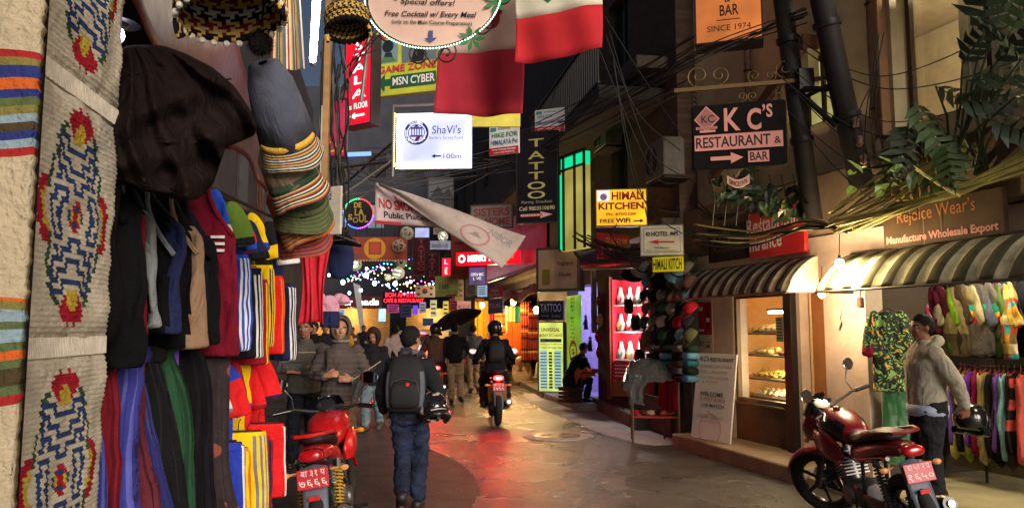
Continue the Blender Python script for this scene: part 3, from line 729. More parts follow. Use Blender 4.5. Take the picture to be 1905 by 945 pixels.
# window lit green beside it
M, w, h = qframe((1040, 13.4, 1086, 12.7, 296, 468))
t = thing('lit_stair_window', 'tall window glowing green along the top with pale yellow panes', 'window', M=M)
MB().box((w / 2, .1, h * .43), (w, .1, h * .86)).build('pane', lightbox('yellow_pane', (206, 192, 96), .55, 1.2), t, smooth=False)
MB().box((w / 2, .1, h * .93), (w, .1, h * .135)).box((w * .08, .03, h * .42), (w * .14, .02, h * .8)).build('green_pane', glow('green_tube', (20, 226, 150), .9), t, smooth=False)
mb = MB()
for u in (0, .16, .62, 1.0): mb.box((w * u, .02, h / 2), (.014, .05, h))
mb.box((w / 2, .02, h * .86), (w, .048, .03)); mb.box((w / 2, .02, h + .01), (w + .06, .06, .04)); mb.build('window_frame', M_STEEL, t, smooth=False)
sign('light_box_sign', 'yellow light box HIMALI KITCHEN with red letters and FREE WiFi arrow', (1110, 10.9, 1203, 10.8, 354, 420), (244, 178, 26),
     [('rect', .02, .69, .27, .98, (214, 220, 240), dict(e=.8)), ('disc', .145, .80, .07, (170, 150, 200)), ('HIMALI', .31, .71, .95, .94, (170, 28, 30), dict(b=.03)), ('KITCHEN', .04, .44, .95, .64, (160, 26, 28), dict(b=.035)), ('Ph: 4700388', .2, .27, .79, .35, (160, 30, 26), dict(b=.02)), ('FREE', .07, .07, .36, .18, BLK, dict(b=.02)), ('WiFi', .38, .07, .68, .20, BLK, dict(b=.04)), ('arrow', .74, .06, .95, .17, BLK)], th=.16, frame=(120, 116, 100), fw=.014, emit=.95, hang=[(.98, .5, .02, .5, .3)])
sign('hanging_sign', 'tilted dark red board with yellow Chinese characters in two lines', (1112, 10.6, 1172, 11.0, 432, 480), (168, 38, 42), [('喜马拉雅', .22, .56, .92, .86, (220, 160, 70), dict(b=0)), ('喜马拉雅 餐厅', .08, .14, .92, .44, (220, 160, 70), dict(b=0))], hang=[(.5, 1, .2, .1, 0)])
sign('hanging_sign', 'white HOTEL API board with green border and long red arrow pointing left', (1193, 9.6, 1271, 9.5, 421, 475), (222, 220, 212),
     [('rect', .06, .08, .94, .10, (50, 110, 90)), ('rect', .06, .90, .94, .92, (50, 110, 90)), ('rect', .06, .10, .07, .90, (50, 110, 90)), ('rect', .93, .10, .94, .90, (50, 110, 90)), ('ring', .17, .72, .05, BLK, dict(ri=.6)), ('h', .14, .66, .18, .78, BLK), ('HOTEL API', .25, .64, .88, .80, BLK, dict(b=.015)), ('arrow', .17, .36, .80, .52, (200, 40, 48), dict(d='l')), ('(20 Meter)', .32, .20, .68, .27, (60, 60, 60)), ('Near the main square', .12, .12, .86, .17, (110, 120, 110))], th=.03, frame=(150, 150, 146), fw=.012, hang=[(.2, 1, .25, -.05, 0), (.8, 1, .25, .05, 0)])
sign('hanging_sign', 'narrow yellow board HIMALI KITCH under the hotel board', (1214, 9.5, 1270, 9.3, 479, 506), (216, 200, 30), [('HIMALI KITCH', .02, .12, .98, .88, (40, 34, 20), dict(b=.02))], th=.05, emit=.35)
# black wooden restaurant sign on a scrolled bracket
def kc():
    q = (1290, 7.6, 1466, 7.35, 199, 316); M, w, h = qframe(q)
    t = thing('restaurant_sign', "black board KC'S RESTAURANT & BAR with pink lettering and arrow on chains", 'sign', M=M)
    r = .03; out = []
    for cx_, cz, a0 in ((w - r, r, -90), (w - r, h - r, 0), (r, h - r, 90), (r, r, 180)):
        out += [(cx_ + r * math.cos(R(a0 + k * 18)), cz + r * math.sin(R(a0 + k * 18))) for k in range(6)]
    MB().prism(out, .05).build('panel', mat('black_board', (13, 11, 12), rough=.6, spec=.1), t, bevel=.004)
    MB().tube([V(x, .025, z) for x, z in out + out[:1]], .011, 6, cap=False).build('rim', M_STEEL, t)
    PK = (206, 138, 126)
    paint([('poly', [(.02, .78), (.155, .99), (.30, .78), (.155, .57)], PK), ('poly', [(.035, .78), (.155, .965), (.285, .78), (.155, .595)], (150, 96, 92)), ('KC', .10, .72, .24, .84, BLK), ('rect', .04, .62, .27, .66, PK), ('rect', .08, .57, .25, .605, PK), ('RESTAURANT', .05, .628, .26, .652, BLK),
           ('K', .345, .57, .52, .93, PK, dict(b=.02)), ('C', .59, .56, .74, .90, PK, dict(b=.03)), ('’', .755, .84, .785, .95, PK), ('S', .795, .74, .86, .95, PK, dict(b=.03)), ('rect', .02, .28, .96, .525, PK), ('RESTAURANT', .035, .32, .83, .49, BLK, dict(b=.02)), ('&', .87, .33, .94, .44, BLK), ('arrow', .19, .06, .54, .235, PK), ('rect', .59, .06, .81, .235, PK), ('BAR', .61, .085, .80, .215, BLK, dict(b=.02))], w, h, t)
    mb = MB()
    for u in (.04, .94):
        for k in range(5): mb.torus(.016, .005, 10, 5, Matrix.Translation((u * w, .025, h + .03 + k * .026)) @ Matrix.Rotation(R(90 if k % 2 else 0), 4, 'Z') @ Matrix.Rotation(R(90), 4, 'X'))
    mb.build('chain', M_STEEL, t)
    mb = MB(); zb = h + .19; mb.box((w / 2 + .2, .025, zb), (w + .75, .035, .04))
    def sp(cx_, cz, r0, a0, s_, tr=1.4, n=36): return [V(cx_ + r0 * (1 - .8 * k / n) * math.cos(a0 + s_ * tr * 6.283 * k / n), .025, cz + r0 * (1 - .8 * k / n) * math.sin(a0 + s_ * tr * 6.283 * k / n)) for k in range(n + 1)]
    mb.tube(sp(.07, zb + .14, .12, -1.57, -1), .008, 6); mb.tube(sp(.28, zb + .13, .10, -1.57, 1), .008, 6)
    for k, (x_, z_, r_) in enumerate([(.62, zb + .09, .07), (.78, zb + .08, .06), (.92, zb + .14, .10), (.5, zb - .12, .05), (.6, zb - .12, .05), (.85, zb - .11, .05)]): mb.tube(sp(x_, z_, r_, -1.57, 1 if k % 2 else -1), .006, 6)
    mb.build('scroll_bracket', mat('bronze_iron', (112, 88, 52), rough=.5, metal=.4), t)
    n = 14; top = [(.36 * w + .24 * w * i / n, -.075 - .05 * math.sin(math.pi * i / n)) for i in range(n + 1)]; bot = [(x, z - .085) for x, z in reversed(top)]
    s = MB().prism(top + bot, .02).build('ribbon_plate', mat('sign_pink', (196, 150, 132), rough=.5), t, smooth=False)
    vs, fs = textgeo('SINCE1976', .01); mbt = MB()
    mbt.add([V(.385 * w + .19 * w * x, -.004, -.145 - .05 * math.sin(math.pi * (.1 + .8 * x)) + .05 * y) for x, y in vs], fs); mbt.build('lettering', mat('sign_paint', BLK), s, smooth=False)
    mb = MB(); [mb.tube([V(u * w, .01, .005), V(u * w, .01, -.08)], .004, 5) for u in (.37, .59)]; mb.build('hook', M_STEEL, t)
kc()
sign('restaurant_sign', 'amber light box RESTAURANT & BAR SINCE 1974 cut by the top edge', (1296, 8.3, 1418, 8.1, -70, 82), (226, 128, 62), [('KC’S', .3, .80, .7, .93, BLK, dict(b=.02)), ('RESTAURANT', .10, .60, .90, .70, BLK, dict(b=.012)), ('&', .45, .46, .54, .55, BLK), ('BAR', .37, .30, .66, .43, BLK, dict(b=.012)), ('rect', .32, .245, .68, .255, BLK), ('SINCE 1974', .17, .12, .84, .19, BLK, dict(b=.0))], th=.3, emit=.5, frame=(56, 50, 52), fw=.02)
# shop boards on the facade
sign('shop_sign', 'glossy red board with white words Restaurant Entrance behind the hanging plant', qw(FA, FB, 1394, 1498, 400, 482, .28), (186, 34, 40), [('Restaurant', -.03, .56, .90, .90, (230, 200, 200), dict(tilt=.05, b=.02)), ('ntrance', .02, .16, .62, .45, (236, 214, 210), dict(tilt=.04, b=.02))], th=.05, rough=.3)
sign('shop_sign', 'dark grimy board left of the red entrance board with faded painted letters', qw(FA, FB, 1318, 1392, 428, 490, .26), (46, 38, 36), [('KC’s', .1, .55, .6, .85, (110, 90, 70), dict(sh=.3)), ('Pumpernickel', .15, .2, .95, .42, (110, 60, 40))], th=.04)
t, w, h = sign('shop_sign', 'weathered brown board Rejoice Wears above the striped awning', qw(FA, FB, 1645, 1872, 390, 465, .27), (82, 64, 46), [('Rejoice Wear’s', .14, .50, .80, .90, (176, 112, 62), dict(b=0, tilt=.02)), ('Manufacture Wholesale Export', .03, .06, .96, .30, (206, 140, 130), dict(b=.03)), ('rect', .375, .0, .38, .75, (130, 120, 80)), ('rect', .525, .15, .53, .9, (120, 112, 76))], th=.05, rough=.55, var=.4)
# banners and boards farther down the street
def no_smoking():
    M, w, h = qframe((697, 12.0, 980, 11.6, 342, 500)); t = thing('cloth_banner', 'long white NO SMOKING banner twisted and hanging by one corner over the street', 'banner', M=M)
    P = lambda px, py, Y: M.inverted() @ W(px, py, Y)
    A0, A1, B0, B1 = P(699, 340, 12.0), P(697, 416, 12.0), P(800, 372, 11.9), P(838, 424, 11.9)
    C0, C1, D0, D1 = P(700, 339, 11.95), P(705, 346, 11.9), P(978, 438, 11.4), P(935, 500, 11.3)
    def S1(u, v, off=0):
        a = A1.lerp(A0, v); b = B1.lerp(B0, v); p = a.lerp(b, u); return p + V(0, .05 * math.sin(u * 8) + off, 0)
    def S2(u, v, off=0):
        a = C1.lerp(C0, v); b = D1.lerp(D0, v); p = a.lerp(b, u); return p + V(0, .06 * math.sin(v * 4 + u * 5) + off - .02, .015 * math.sin(u * 9 + v * 3))
    MB().grid(S1, 24, 8).build('printed_face', mat('banner_vinyl', (216, 196, 196), rough=.5, var=.1), t, smooth='all', solid=.004)
    MB().grid(S2, 30, 12).build('banner_back', mat('banner_cloth', (196, 180, 170), rough=.7, var=.2), t, smooth='all', solid=.004)
    paint([('rect', .0, .0, 1, .08, (196, 50, 60)), ('ring', .44, .80, .13, (190, 50, 60), dict(ri=.8)), ('NO SMOKING', .05, .40, .86, .66, (186, 40, 50), dict(b=.03)), ('Public Places', .12, .17, .76, .34, BLK, dict(b=.015)), ('rect', .80, .12, .81, .5, (196, 50, 60))], w * .38, h * .5, t, surf=S1, off=.006)
    paint([('ring', .74, .40, .10, (190, 130, 130), dict(ri=.85)), ('poly', [(.70, .34), (.74, .52), (.79, .38)], (150, 140, 136)), ('NIBOR', .80, .60, .96, .80, (150, 144, 140), dict(tilt=-.1))], w * .9, h * .5, t, surf=S2, off=.006)
no_smoking()
M, w, h = qframe((641, 13.0, 692, 13.0, 370, 425))
t = thing('round_sign', 'round black DE LA SOUL sign ringed with coloured lights', 'sign', M=M)
n = 40; out = [(w / 2 + w / 2 * math.cos(6.2832 * i / n), h / 2 + w / 2 * math.sin(6.2832 * i / n)) for i in range(n)]
MB().prism(out, .08).build('panel', mat('black_board', (28, 24, 26)), t, smooth=False)
paint([('DE', .33, .70, .60, .88, (214, 180, 90), dict(b=.03)), ('LA', .36, .43, .70, .66, (214, 180, 90), dict(b=.03)), ('S', .10, .28, .28, .48, (214, 180, 90), dict(b=.03)), ('ring', .40, .28, .10, (214, 180, 90), dict(ri=.65)), ('UL', .52, .2, .86, .45, (214, 180, 90), dict(b=.03))], w, h, t)
for nm, cs in (('coloured_lights', [(255, 60, 60), (60, 255, 110), (80, 120, 255), (200, 90, 255)]),):
    mb = MB()
    for i in range(44): mb.cur = i * 4 // 44; mb.ball((w / 2 + (w / 2 + .02) * math.cos(6.2832 * i / 44), -.01, h / 2 + (w / 2 + .02) * math.sin(6.2832 * i / 44)), .014, 6)
    mb.build(nm, [glow('led_' + str(k), c_, 3.0) for k, c_ in enumerate(cs)], t)
t, w, h = sign('hanging_banner', 'orange banner with yellow disc and checked border strung across the street', (650, 19, 757, 19, 441, 486), (170, 70, 46), [('rect', 0, 0, 1, .06, (220, 200, 170)), ('disc', .44, .52, .19, (222, 160, 50)), ('rect', .33, .28, .55, .80, (176, 60, 40)), ('rect', .36, .33, .52, .75, (200, 84, 54)), ('rect', .06, .15, .22, .3, (120, 80, 90))] + [('rect', .02 + k * .05, .005, .04 + k * .05, .055, (90, 30, 30)) for k in range(20)], th=.02, hang=[(.3, 1, .8, 0, 0), (.55, 1, .8, 0, 0), (.6, 1, .8, 0, 0)])
sign('vertical_signboard', 'dark red vertical TATTOO board, the longer of the far pair', (768, 21, 797, 21, 443, 511), (64, 22, 32), [(c, .3, .86 - .15 * k, .75, .97 - .15 * k, (150, 50, 60)) for k, c in enumerate('TATTOO')], frame=(90, 30, 40))
sign('vertical_signboard', 'dark red vertical TATTOO board, the shorter of the far pair', (790, 20, 816, 20, 470, 521), (70, 34, 40), [(c, .3, .84 - .15 * k, .75, .95 - .15 * k, (160, 70, 70)) for k, c in enumerate('TATTOO')], frame=(90, 50, 50))
sign('light_box_sign', 'pale blue picture light box above the far tattoo boards', (772, 24, 798, 24, 424, 444), (170, 180, 230), [], emit=.8)
sign('light_box_sign', 'bluish shop sign box hanging above the small red music sign', (800, 25, 838, 25, 448, 464), (150, 160, 190), [('handicraft', .1, .2, .9, .7, (70, 70, 110))], emit=.35)
sign('hanging_sign', 'big faded mountain picture board high over the street', (795, 26, 844, 26, 330, 410), (92, 98, 112), [('rect', .05, .55, .95, .95, (120, 126, 140)), ('poly', [(.1, .55), (.4, .8), (.6, .62), (.8, .75), (.95, .55)], (70, 74, 90)), ('rect', 0, .47, 1, .5, (50, 54, 62))])
sign('hanging_sign', 'white board with shadowed red SISTERS HOME lettering behind the banner', (877, 16.5, 952, 16.2, 384, 425), (186, 170, 166), [('SISTERS', .05, .52, .95, .88, (190, 90, 80), dict(b=.03)), ('HOME', .35, .1, .95, .44, (190, 90, 80), dict(b=.03))], frame=(120, 110, 110), fw=.03)
sign('hanging_sign', 'tall orange-brown board beside the glowing red sign', (838, 17.5, 905, 17.3, 430, 518), (132, 62, 40), [('rect', .1, .72, .7, .76, (70, 30, 26)), ('CARPET', .08, .80, .8, .95, (170, 90, 60)), ('handmade', .1, .1, .9, .22, (110, 50, 34))])
sign('light_box_sign', 'glowing red sign with white letters MERRY half covered by the banner', (848, 16.8, 962, 16.2, 470, 494), (222, 14, 34), [('ring', .10, .5, .06, WHT, dict(ri=.55, e=2)), ('MERRY H', .2, .25, .62, .75, WHT, dict(b=.05, e=2.2)), ('nightclub', .66, .3, .95, .7, (220, 120, 60), dict(e=1))], th=.2, emit=1.1)
sign('shop_sign', 'slanted crimson EMPORIUM fascia board over the lit textile shop', (906, 20.5, 1012, 14.6, 436, 526), (160, 34, 50), [('HANDICRAFTS', .05, .62, .55, .78, (196, 96, 96)), ("S EMPORIUM", .52, .60, .97, .86, (196, 100, 96), dict(b=0)), ('rect', 0, 0, 1, .05, (120, 90, 90))], th=.06, rough=.4, emit=.3)
sign('light_box_sign', 'small bright red vertical light box with white script and MUSIC', (822, 23, 838, 23, 480, 514), (220, 20, 50), [('L', .3, .66, .7, .92, (190, 190, 255), dict(e=1.3)), ('MUSIC', .36, .1, .64, .5, WHT, dict(e=1.3))], emit=1.0)
sign('hanging_flag', 'small white Korean flag hung over the road', (772, 22, 809, 22, 531, 553), (210, 206, 204), [('disc', .5, .52, .14, (206, 40, 60)), ('poly', [(.36, .52), (.43, .56), (.5, .52), (.57, .48), (.64, .52), (.6, .36), (.5, .30), (.4, .36)], (50, 70, 150)), ('rect', .12, .68, .25, .84, (60, 60, 60)), ('rect', .75, .68, .88, .84, (60, 60, 60)), ('rect', .12, .16, .25, .34, (60, 60, 60)), ('rect', .75, .16, .88, .34, (60, 60, 60))], th=.015, cat='flag')
sign('hanging_sign', 'green and pink board LAUNDRY SERVICE 100 tilted over the traffic', (809, 18, 852, 17.6, 514, 552), (176, 196, 110), [('LAUNDRY', .1, .78, .95, .94, (190, 80, 70)), ('SERVICE', .1, .6, .8, .74, (200, 100, 80)), ('100', .2, .36, .6, .58, (60, 70, 90), dict(b=.02)), ('3 Days Service', .1, .14, .95, .28, (150, 130, 60)), ('rect', .5, .0, .95, .10, (180, 70, 70))])
sign('hanging_sign', 'square violet OPEN MIC screen with wooden rim', (873, 17, 903, 16.8, 498, 530), (110, 100, 160), [('OPEN MIC', .1, .5, .9, .68, WHT, dict(e=.9)), ('LIVE', .25, .28, .75, .44, WHT, dict(e=.9))], emit=.5, frame=(140, 110, 70))
sign('hanging_sign', 'small blue-white price list under the violet screen', (888, 17, 905, 16.9, 530, 552), (170, 200, 226), [('rect', .15, .2 + .18 * k, .85, .27 + .18 * k, (90, 110, 160)) for k in range(4)], emit=.6)
sign('hanging_sign', 'grey slanting poster left of the violet screen', (866, 18, 884, 16.9, 520, 552), (150, 140, 130), [('rect', .2, .1, .8, .5, (90, 90, 80))])
sign('shop_sign', 'small red shop board with white text at the textile shop corner', (908, 19, 934, 18, 535, 556), (176, 40, 60), [('China', .2, .5, .8, .8, WHT), ('Boutique', .1, .15, .9, .42, WHT)])
sign('shop_sign', 'small blue board directly beneath the red shop board', (908, 19, 934, 18, 558, 584), (60, 90, 160), [('TOURS', .1, .4, .9, .7, WHT)])
sign('hanging_sign', 'tan streaked lightbox board unlit over the tattoo door', (1002, 13.9, 1074, 13.5, 466, 538), (214, 180, 160), [('rect', .0, 0, .42, 1, (226, 196, 160)), ('rect', .1, .1, .3, .5, (150, 150, 70)), ('Fragrance', .5, .55, .9, .7, (110, 70, 80)), ('House', .55, .3, .85, .42, (110, 70, 80))], th=.2, frame=(110, 104, 98), fw=.05)
sign('shop_sign', 'black board with pale TATTOO lettering over the money exchange board', (1003, 17.6, 1047, 17.3, 562, 594), (36, 42, 54), [('TATTOO', .06, .42, .94, .9, (190, 196, 206), dict(b=.01)), ('Piercing', .1, .12, .4, .28, (140, 150, 160)), ('Dreadlock', .55, .12, .92, .28, (140, 150, 160))], frame=(90, 96, 100), fw=.03)
it = [('UNIVERSAL', .1, .87, .88, .925, (196, 50, 70), dict(b=.02)), ('MONEY EXCHANGE', .03, .79, .97, .835, (196, 60, 60)), ('rect', .06, .715, .94, .765, (40, 130, 110)), ('No Commission', .14, .725, .86, .755, WHT), ('FOREIGN EXCHANGER', .05, .675, .95, .70, (200, 110, 60)), ('Today’s Exchange Rate', .05, .615, .95, .655, (40, 110, 150)), ('rect', .06, .04, .36, .60, (170, 214, 206), dict(e=.6)), ('rect', .64, .04, .94, .60, (170, 214, 206), dict(e=.6))]
for k in range(12):
    it.append(('rect', .43, .05 + k * .045, .57, .08 + k * .045, [(60, 80, 160), (190, 50, 50), (220, 190, 60), (60, 130, 80)][k % 4]))
    it.append(('rect', .08, .055 + k * .045, .34, .07 + k * .045, (110, 160, 170))); it.append(('rect', .66, .055 + k * .045, .92, .07 + k * .045, (110, 160, 170)))
sign('standing_light_box', 'tall lit yellow-green UNIVERSAL MONEY EXCHANGE board standing on the kerb', (1003, 17.9, 1048, 17.7, 600, 728), (214, 226, 110), it, th=.22, frame=(110, 116, 110), fw=.03, emit=.85)
it = [('ring', .5, .31, .3, (200, 40, 50), dict(ri=.72)), ('$', .36, .27, .64, .35, (200, 40, 50), dict(b=.02))]
for k, ch in enumerate('ONEY EXCHANGE'):
    if ch != ' ': it.append((ch, .36, .945 - k * .047, .66, .975 - k * .047, (40, 90, 60)))
sign('vertical_signboard', 'bright green vertical banner of money exchange letters with red dollar ring', (1055, 16.6, 1079, 15.8, 551, 700), (140, 226, 50), it, th=.05, emit=.35)
sign('hanging_sign', 'dim poster light panel behind the umbrella', (1000 - 150, 24, 876, 24, 560, 580), (150, 120, 140), [('MUSEUM', .1, .3, .9, .7, (100, 70, 90))], emit=.25)
sign('advert_board', 'red soft-drink style sticker panel hung among far signs', (822, 27, 838, 27, 590, 616), (196, 190, 200), [('rect', .1, .55, .9, .9, (200, 50, 50)), ('rect', .1, .1, .9, .45, (60, 90, 180))], emit=.4)
# end of the street
sign('shop_sign', 'maroon fascia with glowing white Hot Breads letters at the street end', (604, 44, 708, 44, 551, 572), (92, 24, 36), [('Hot', .1, .2, .30, .8, WHT, dict(e=2.0, b=.03)), ('Br', .36, .2, .5, .8, WHT, dict(e=2.0, b=.03)), ('eads', .60, .2, .97, .8, WHT, dict(e=2.0, b=.03))], th=.3, emit=.4)
sign('shop_sign', 'red neon café and restaurant letters beside the bread shop', (712, 43, 790, 43, 543, 564), (40, 14, 22), [('BON APPETIT', .06, .55, .8, .95, (255, 40, 60), dict(e=2.5, b=.02)), ('CAFE & RESTAURANT', .02, .06, .98, .42, (255, 40, 60), dict(e=2.5, b=.02))], th=.2)
sign('light_box_sign', 'violet neon window figure near the car', (768, 40, 777, 40, 568, 585), (100, 60, 220), [], emit=1.2)
sign('light_box_sign', 'pale blue menu light box by the bread shop door', (704, 42, 717, 42, 574, 598), (180, 220, 240), [], emit=1.1)
# ================================================================ rugs on the left
def cloth(name, col, **k): return mat(name, col, rough=k.pop('rough', .95), spec=k.pop('spec', .12), wr=k.pop('wr', .55), bump=k.pop('bump', .35), bs=k.pop('bs', 180), var=k.pop('var', .2), **k)
QUAD = ["RYB..BB.B..YRR", "BR...B..B..YRR", "R...BB.BB.YYRR", "....B..B..YRR.", "BB..BBBB.GRRR.", ".B.......GRR..", ".BBBB.BB.G....", "....B.B..G....", "BBB.BBBB.G....", "..B....B.G....", "..BBBB.BG.....", ".....B.BG.....", "BBBB.BBB......", "...B...BG.....", "YY.BBBBB......", "YYR...GG......", "YYRR.GG.......", "YRRRR.........", "RRRRR.........", "RRRR..........", ".R............"]
RM = [mat('undyed_wool', (198, 188, 168), rough=.95, bump=.5, var=.3, vs_=14, bs=150), cloth('blue_wool', (42, 66, 112), bump=.9, bs=90), cloth('red_wool', (164, 30, 48), bump=.9, bs=90), cloth('yellow_wool', (190, 164, 60), bump=.9, bs=90), cloth('green_wool', (52, 82, 58), bump=.9, bs=90)]
KEY = {'.': 0, 'B': 1, 'R': 2, 'Y': 3, 'G': 4}
RA, RB = V(-1.085, 1.63, 0), V(-1.165, 2.17, 0)
rd = (RB - RA).normalized(); rn = V(rd.y, -rd.x, 0)      # rn points to the street
def rug(label, z0, z1, ph):
    Lr = (RB - RA).length
    M = Matrix(((rd.x, -rn.x, 0, RA.x), (rd.y, -rn.y, 0, RA.y), (0, 0, 1, z0), (0, 0, 0, 1)))
    t = thing('wool_rug', label, 'rug', M=M, group='patterned wool rugs hung in a column')
    NU, NV = 36, 46; h = z1 - z0
    def S(u, v):
        e = min(u, 1 - u, v * 1.2, (1 - v) * 1.2); r = .012 * min(1, e * 18)
        x = u * Lr; n_ = noise.noise(V(u * 30, v * 44, ph)) * .003 + noise.noise(V(u * 5, v * 6, ph)) * .012
        row = .0022 * math.sin(v * NV * 2 * math.pi)
        return V(x + .004 * noise.noise(V(v * 30, ph, 0)), -(r + n_ + row) , v * h)
    def mf(u, v):
        i = int(u * NU) - NU // 2; j = int(v * NV) - NV // 2
        a = i if i >= 0 else -i - 1; b = j if j >= 0 else -j - 1
        return KEY[QUAD[b][a]] if b < len(QUAD) and a < 14 else 0
    mb = MB(); mb.grid(S, NU * 2, NV * 3, mfn=mf)
    mb.box((Lr / 2, .008, h / 2), (Lr - .004, .016, h - .004), mi=0)
    mb.build('woven_pile', RM, t, smooth='all')
    mb = MB(); rnd = random.Random(int(ph))
    for k in range(64):
        x = Lr * (k + .5) / 64; mb.box((x, -.002, -.022), (.004, .005, .048), Matrix.Rotation(rnd.uniform(-.12, .12), 3, 'Y'))
    mb.grid(lambda u, v: V(u * Lr, .004, -.05 + v * .05), 6, 2)
    mb.build('fringe', mat('cotton_fringe', (214, 204, 186), rough=.9, var=.3, vs_=20), t, smooth=False)
    mb = MB()
    for s_ in (0.0,): mb.tube([V(-.006, -.006 + .003 * math.sin(k), h * k / 30) for k in range(31)], [.010 + .003 * math.sin(k * 2.3) for k in range(31)], 7)
    mb.build('bound_edge', RM[0], t)
    for k in range(1):
        mb = MB()
        for q in range(9): mb.tube([V(0, -.01, 0), V(-.012 + .003 * q, -.012, -.05 - .004 * (q % 3))], .002, 4)
        mb.build('tassel', mat('cotton_fringe', (214, 204, 186), rough=.9, var=.3, vs_=20), t, smooth=False)
rug('cream wool rug with red and blue medallion, uppermost of the column', 2.235, 2.86, 1)
rug('cream wool rug with red and blue medallion, middle of the column', 1.575, 2.185, 2)
rug('cream wool rug with red and blue medallion, lowest of the column', .93, 1.525, 3)
t = thing('striped_rug', 'thick cream rug with woven blue, green, orange and red stripes at the picture edge', 'rug', (0, 0, 0))
cols = [(176, 162, 134), (44, 52, 110), (84, 96, 60), (190, 90, 40), (120, 112, 60), (150, 40, 40), (130, 150, 160), (70, 60, 40)]
bands = []; z = .7; rnd = random.Random(5)
while z < 3:
    if (z * 2.1) % 1 < .45: hgt = rnd.uniform(.012, .022); bands.append((z, z + hgt, rnd.randrange(1, 8)))
    else: hgt = rnd.uniform(.05, .09); bands.append((z, z + hgt, 0))
    z += hgt
A_, B_ = V(-1.45, 1.36, 0), V(-.935, 1.45, 0)
def sidx(z):
    for a, b, c_ in bands:
        if a <= z < b: return c_
    return 0
mb = MB(); mb.grid(lambda u, v: A_.lerp(B_, u) + V(.006 * noise.noise(V(u * 12, v * 130, 0)) + .02 * (1 - abs(2 * u - 1) ** 6), 0, .7 + 2.3 * v + .008 * math.sin(u * 9 + v * 30)), 30, 300, mfn=lambda u, v: sidx(.7 + 2.3 * v))
mb.build('woven_pile', [cloth('stripe_wool_%d' % k, c_, bump=1.0, bs=80) for k, c_ in enumerate(cols)], t, smooth='all', solid=.03)
MB().grid(lambda u, v: A_.lerp(B_, 1.02) + V(-.02 - .1 * u, .02 + .08 * u, .7 + 2.3 * v), 2, 8).build('dark_strip', cloth('near_black', (22, 18, 18)), t, solid=.01)  # near-black strip along the right edge of the striped rug
# ================================================================ stall frame, tarp and valance
st = thing('clothes_stall', 'dark clothes stall frame of rails and boards behind the garments', 'stall')
mb = MB(); mb.tube([V(-1.50, 2.0, 2.42), V(-2.0, 5.7, 2.46)], .014, 8); mb.tube([V(-1.50, 2.0, 1.56), V(-2.0, 5.7, 1.5)], .014, 8); mb.tube([V(-1.78, 4.0, 1.5), V(-1.78, 5.6, 1.5)], .012, 8); mb.tube([V(-1.78, 4.0, 2.42), V(-1.78, 5.6, 2.42)], .012, 8)
mb.build('rail', M_STEEL, st)
MB().box((-2.35, 3.9, 1.6), (.06, 4.2, 3.4), Matrix.Rotation(R(7.5), 3, 'Z')).build('back_board', mat('stall_back', (44, 38, 36), rough=.9), st)
mb = MB()
for x, y in ((-1.95, 5.75), (-1.42, 1.95)): mb.box((x, y, 1.6), (.05, .05, 3.2))
mb.build('post', M_DWOOD, st)
mb = MB(); mb.grid(lambda u, v: V(-1.18 - .42 * u + .02 * math.sin(u * 20) - (1 - v) * .10, 2.2 + 3.1 * u, (2.72 - .22 * u) + v * (.42 - .05 * u) + .015 * math.sin(u * 30)), 40, 8)
tag(mb.build('tarp_valance', mat('maroon_tarp', (74, 30, 36), rough=.42, bump=.5, bs=14, var=.3), smooth='all', solid=.006), 'glossy maroon tarp valance sloping back over the hanging jackets', 'tarp')
mb = MB(); mb.grid(lambda u, v: V(-1.35 - 1.0 * v - .45 * u, 1.0 + 4.9 * u, 3.12 + .25 * v - .2 * u + .02 * math.sin(u * 25 + v * 9)), 30, 12)
tag(mb.build('stall_tarp', mat('dark_tarp', (38, 30, 32), rough=.6, bump=.4, bs=12), smooth='all', solid=.006), 'dark plastic tarp roof stretched over the clothes stall', 'tarp')
# ================================================================ garments
def folds(mb, amp, kx=16, kz=5, ph=0.0):
    """soft drape plus sharper creases; strongest away from the hanger"""
    for v in mb.v:
        g = min(1, -v.z * 6 + .1); q = V(v.x * kx, ph, v.z * kz)
        n_ = noise.noise(q) + .55 * (1 - 2.6 * abs(noise.noise(q * 1.9 + V(3, 1, 0)))) * .6 + .35 * noise.noise(q * 3.7)
        v.x += amp * .5 * noise.noise(V(ph, v.z * kz, v.x * kx)); v.y += amp * n_ * g
    return mb
def paintf(mb, fn):
    for i, f in enumerate(mb.f):
        c = sum((mb.v[k] for k in f), V(0, 0, 0)) / len(f); mb.m[i] = fn(c)
def hanger(t, w=.2):
    MB().tube([V(-w, 0, -.05), V(0, 0, .015), V(w, 0, -.05)], .006, 6).tube([V(0, 0, .01), V(0, 0, .05), V(.012, 0, .075), V(0, 0, .095), V(-.014, 0, .08)], .003, 5).build('hanger', mat('black_plastic', (25, 25, 25)), t)
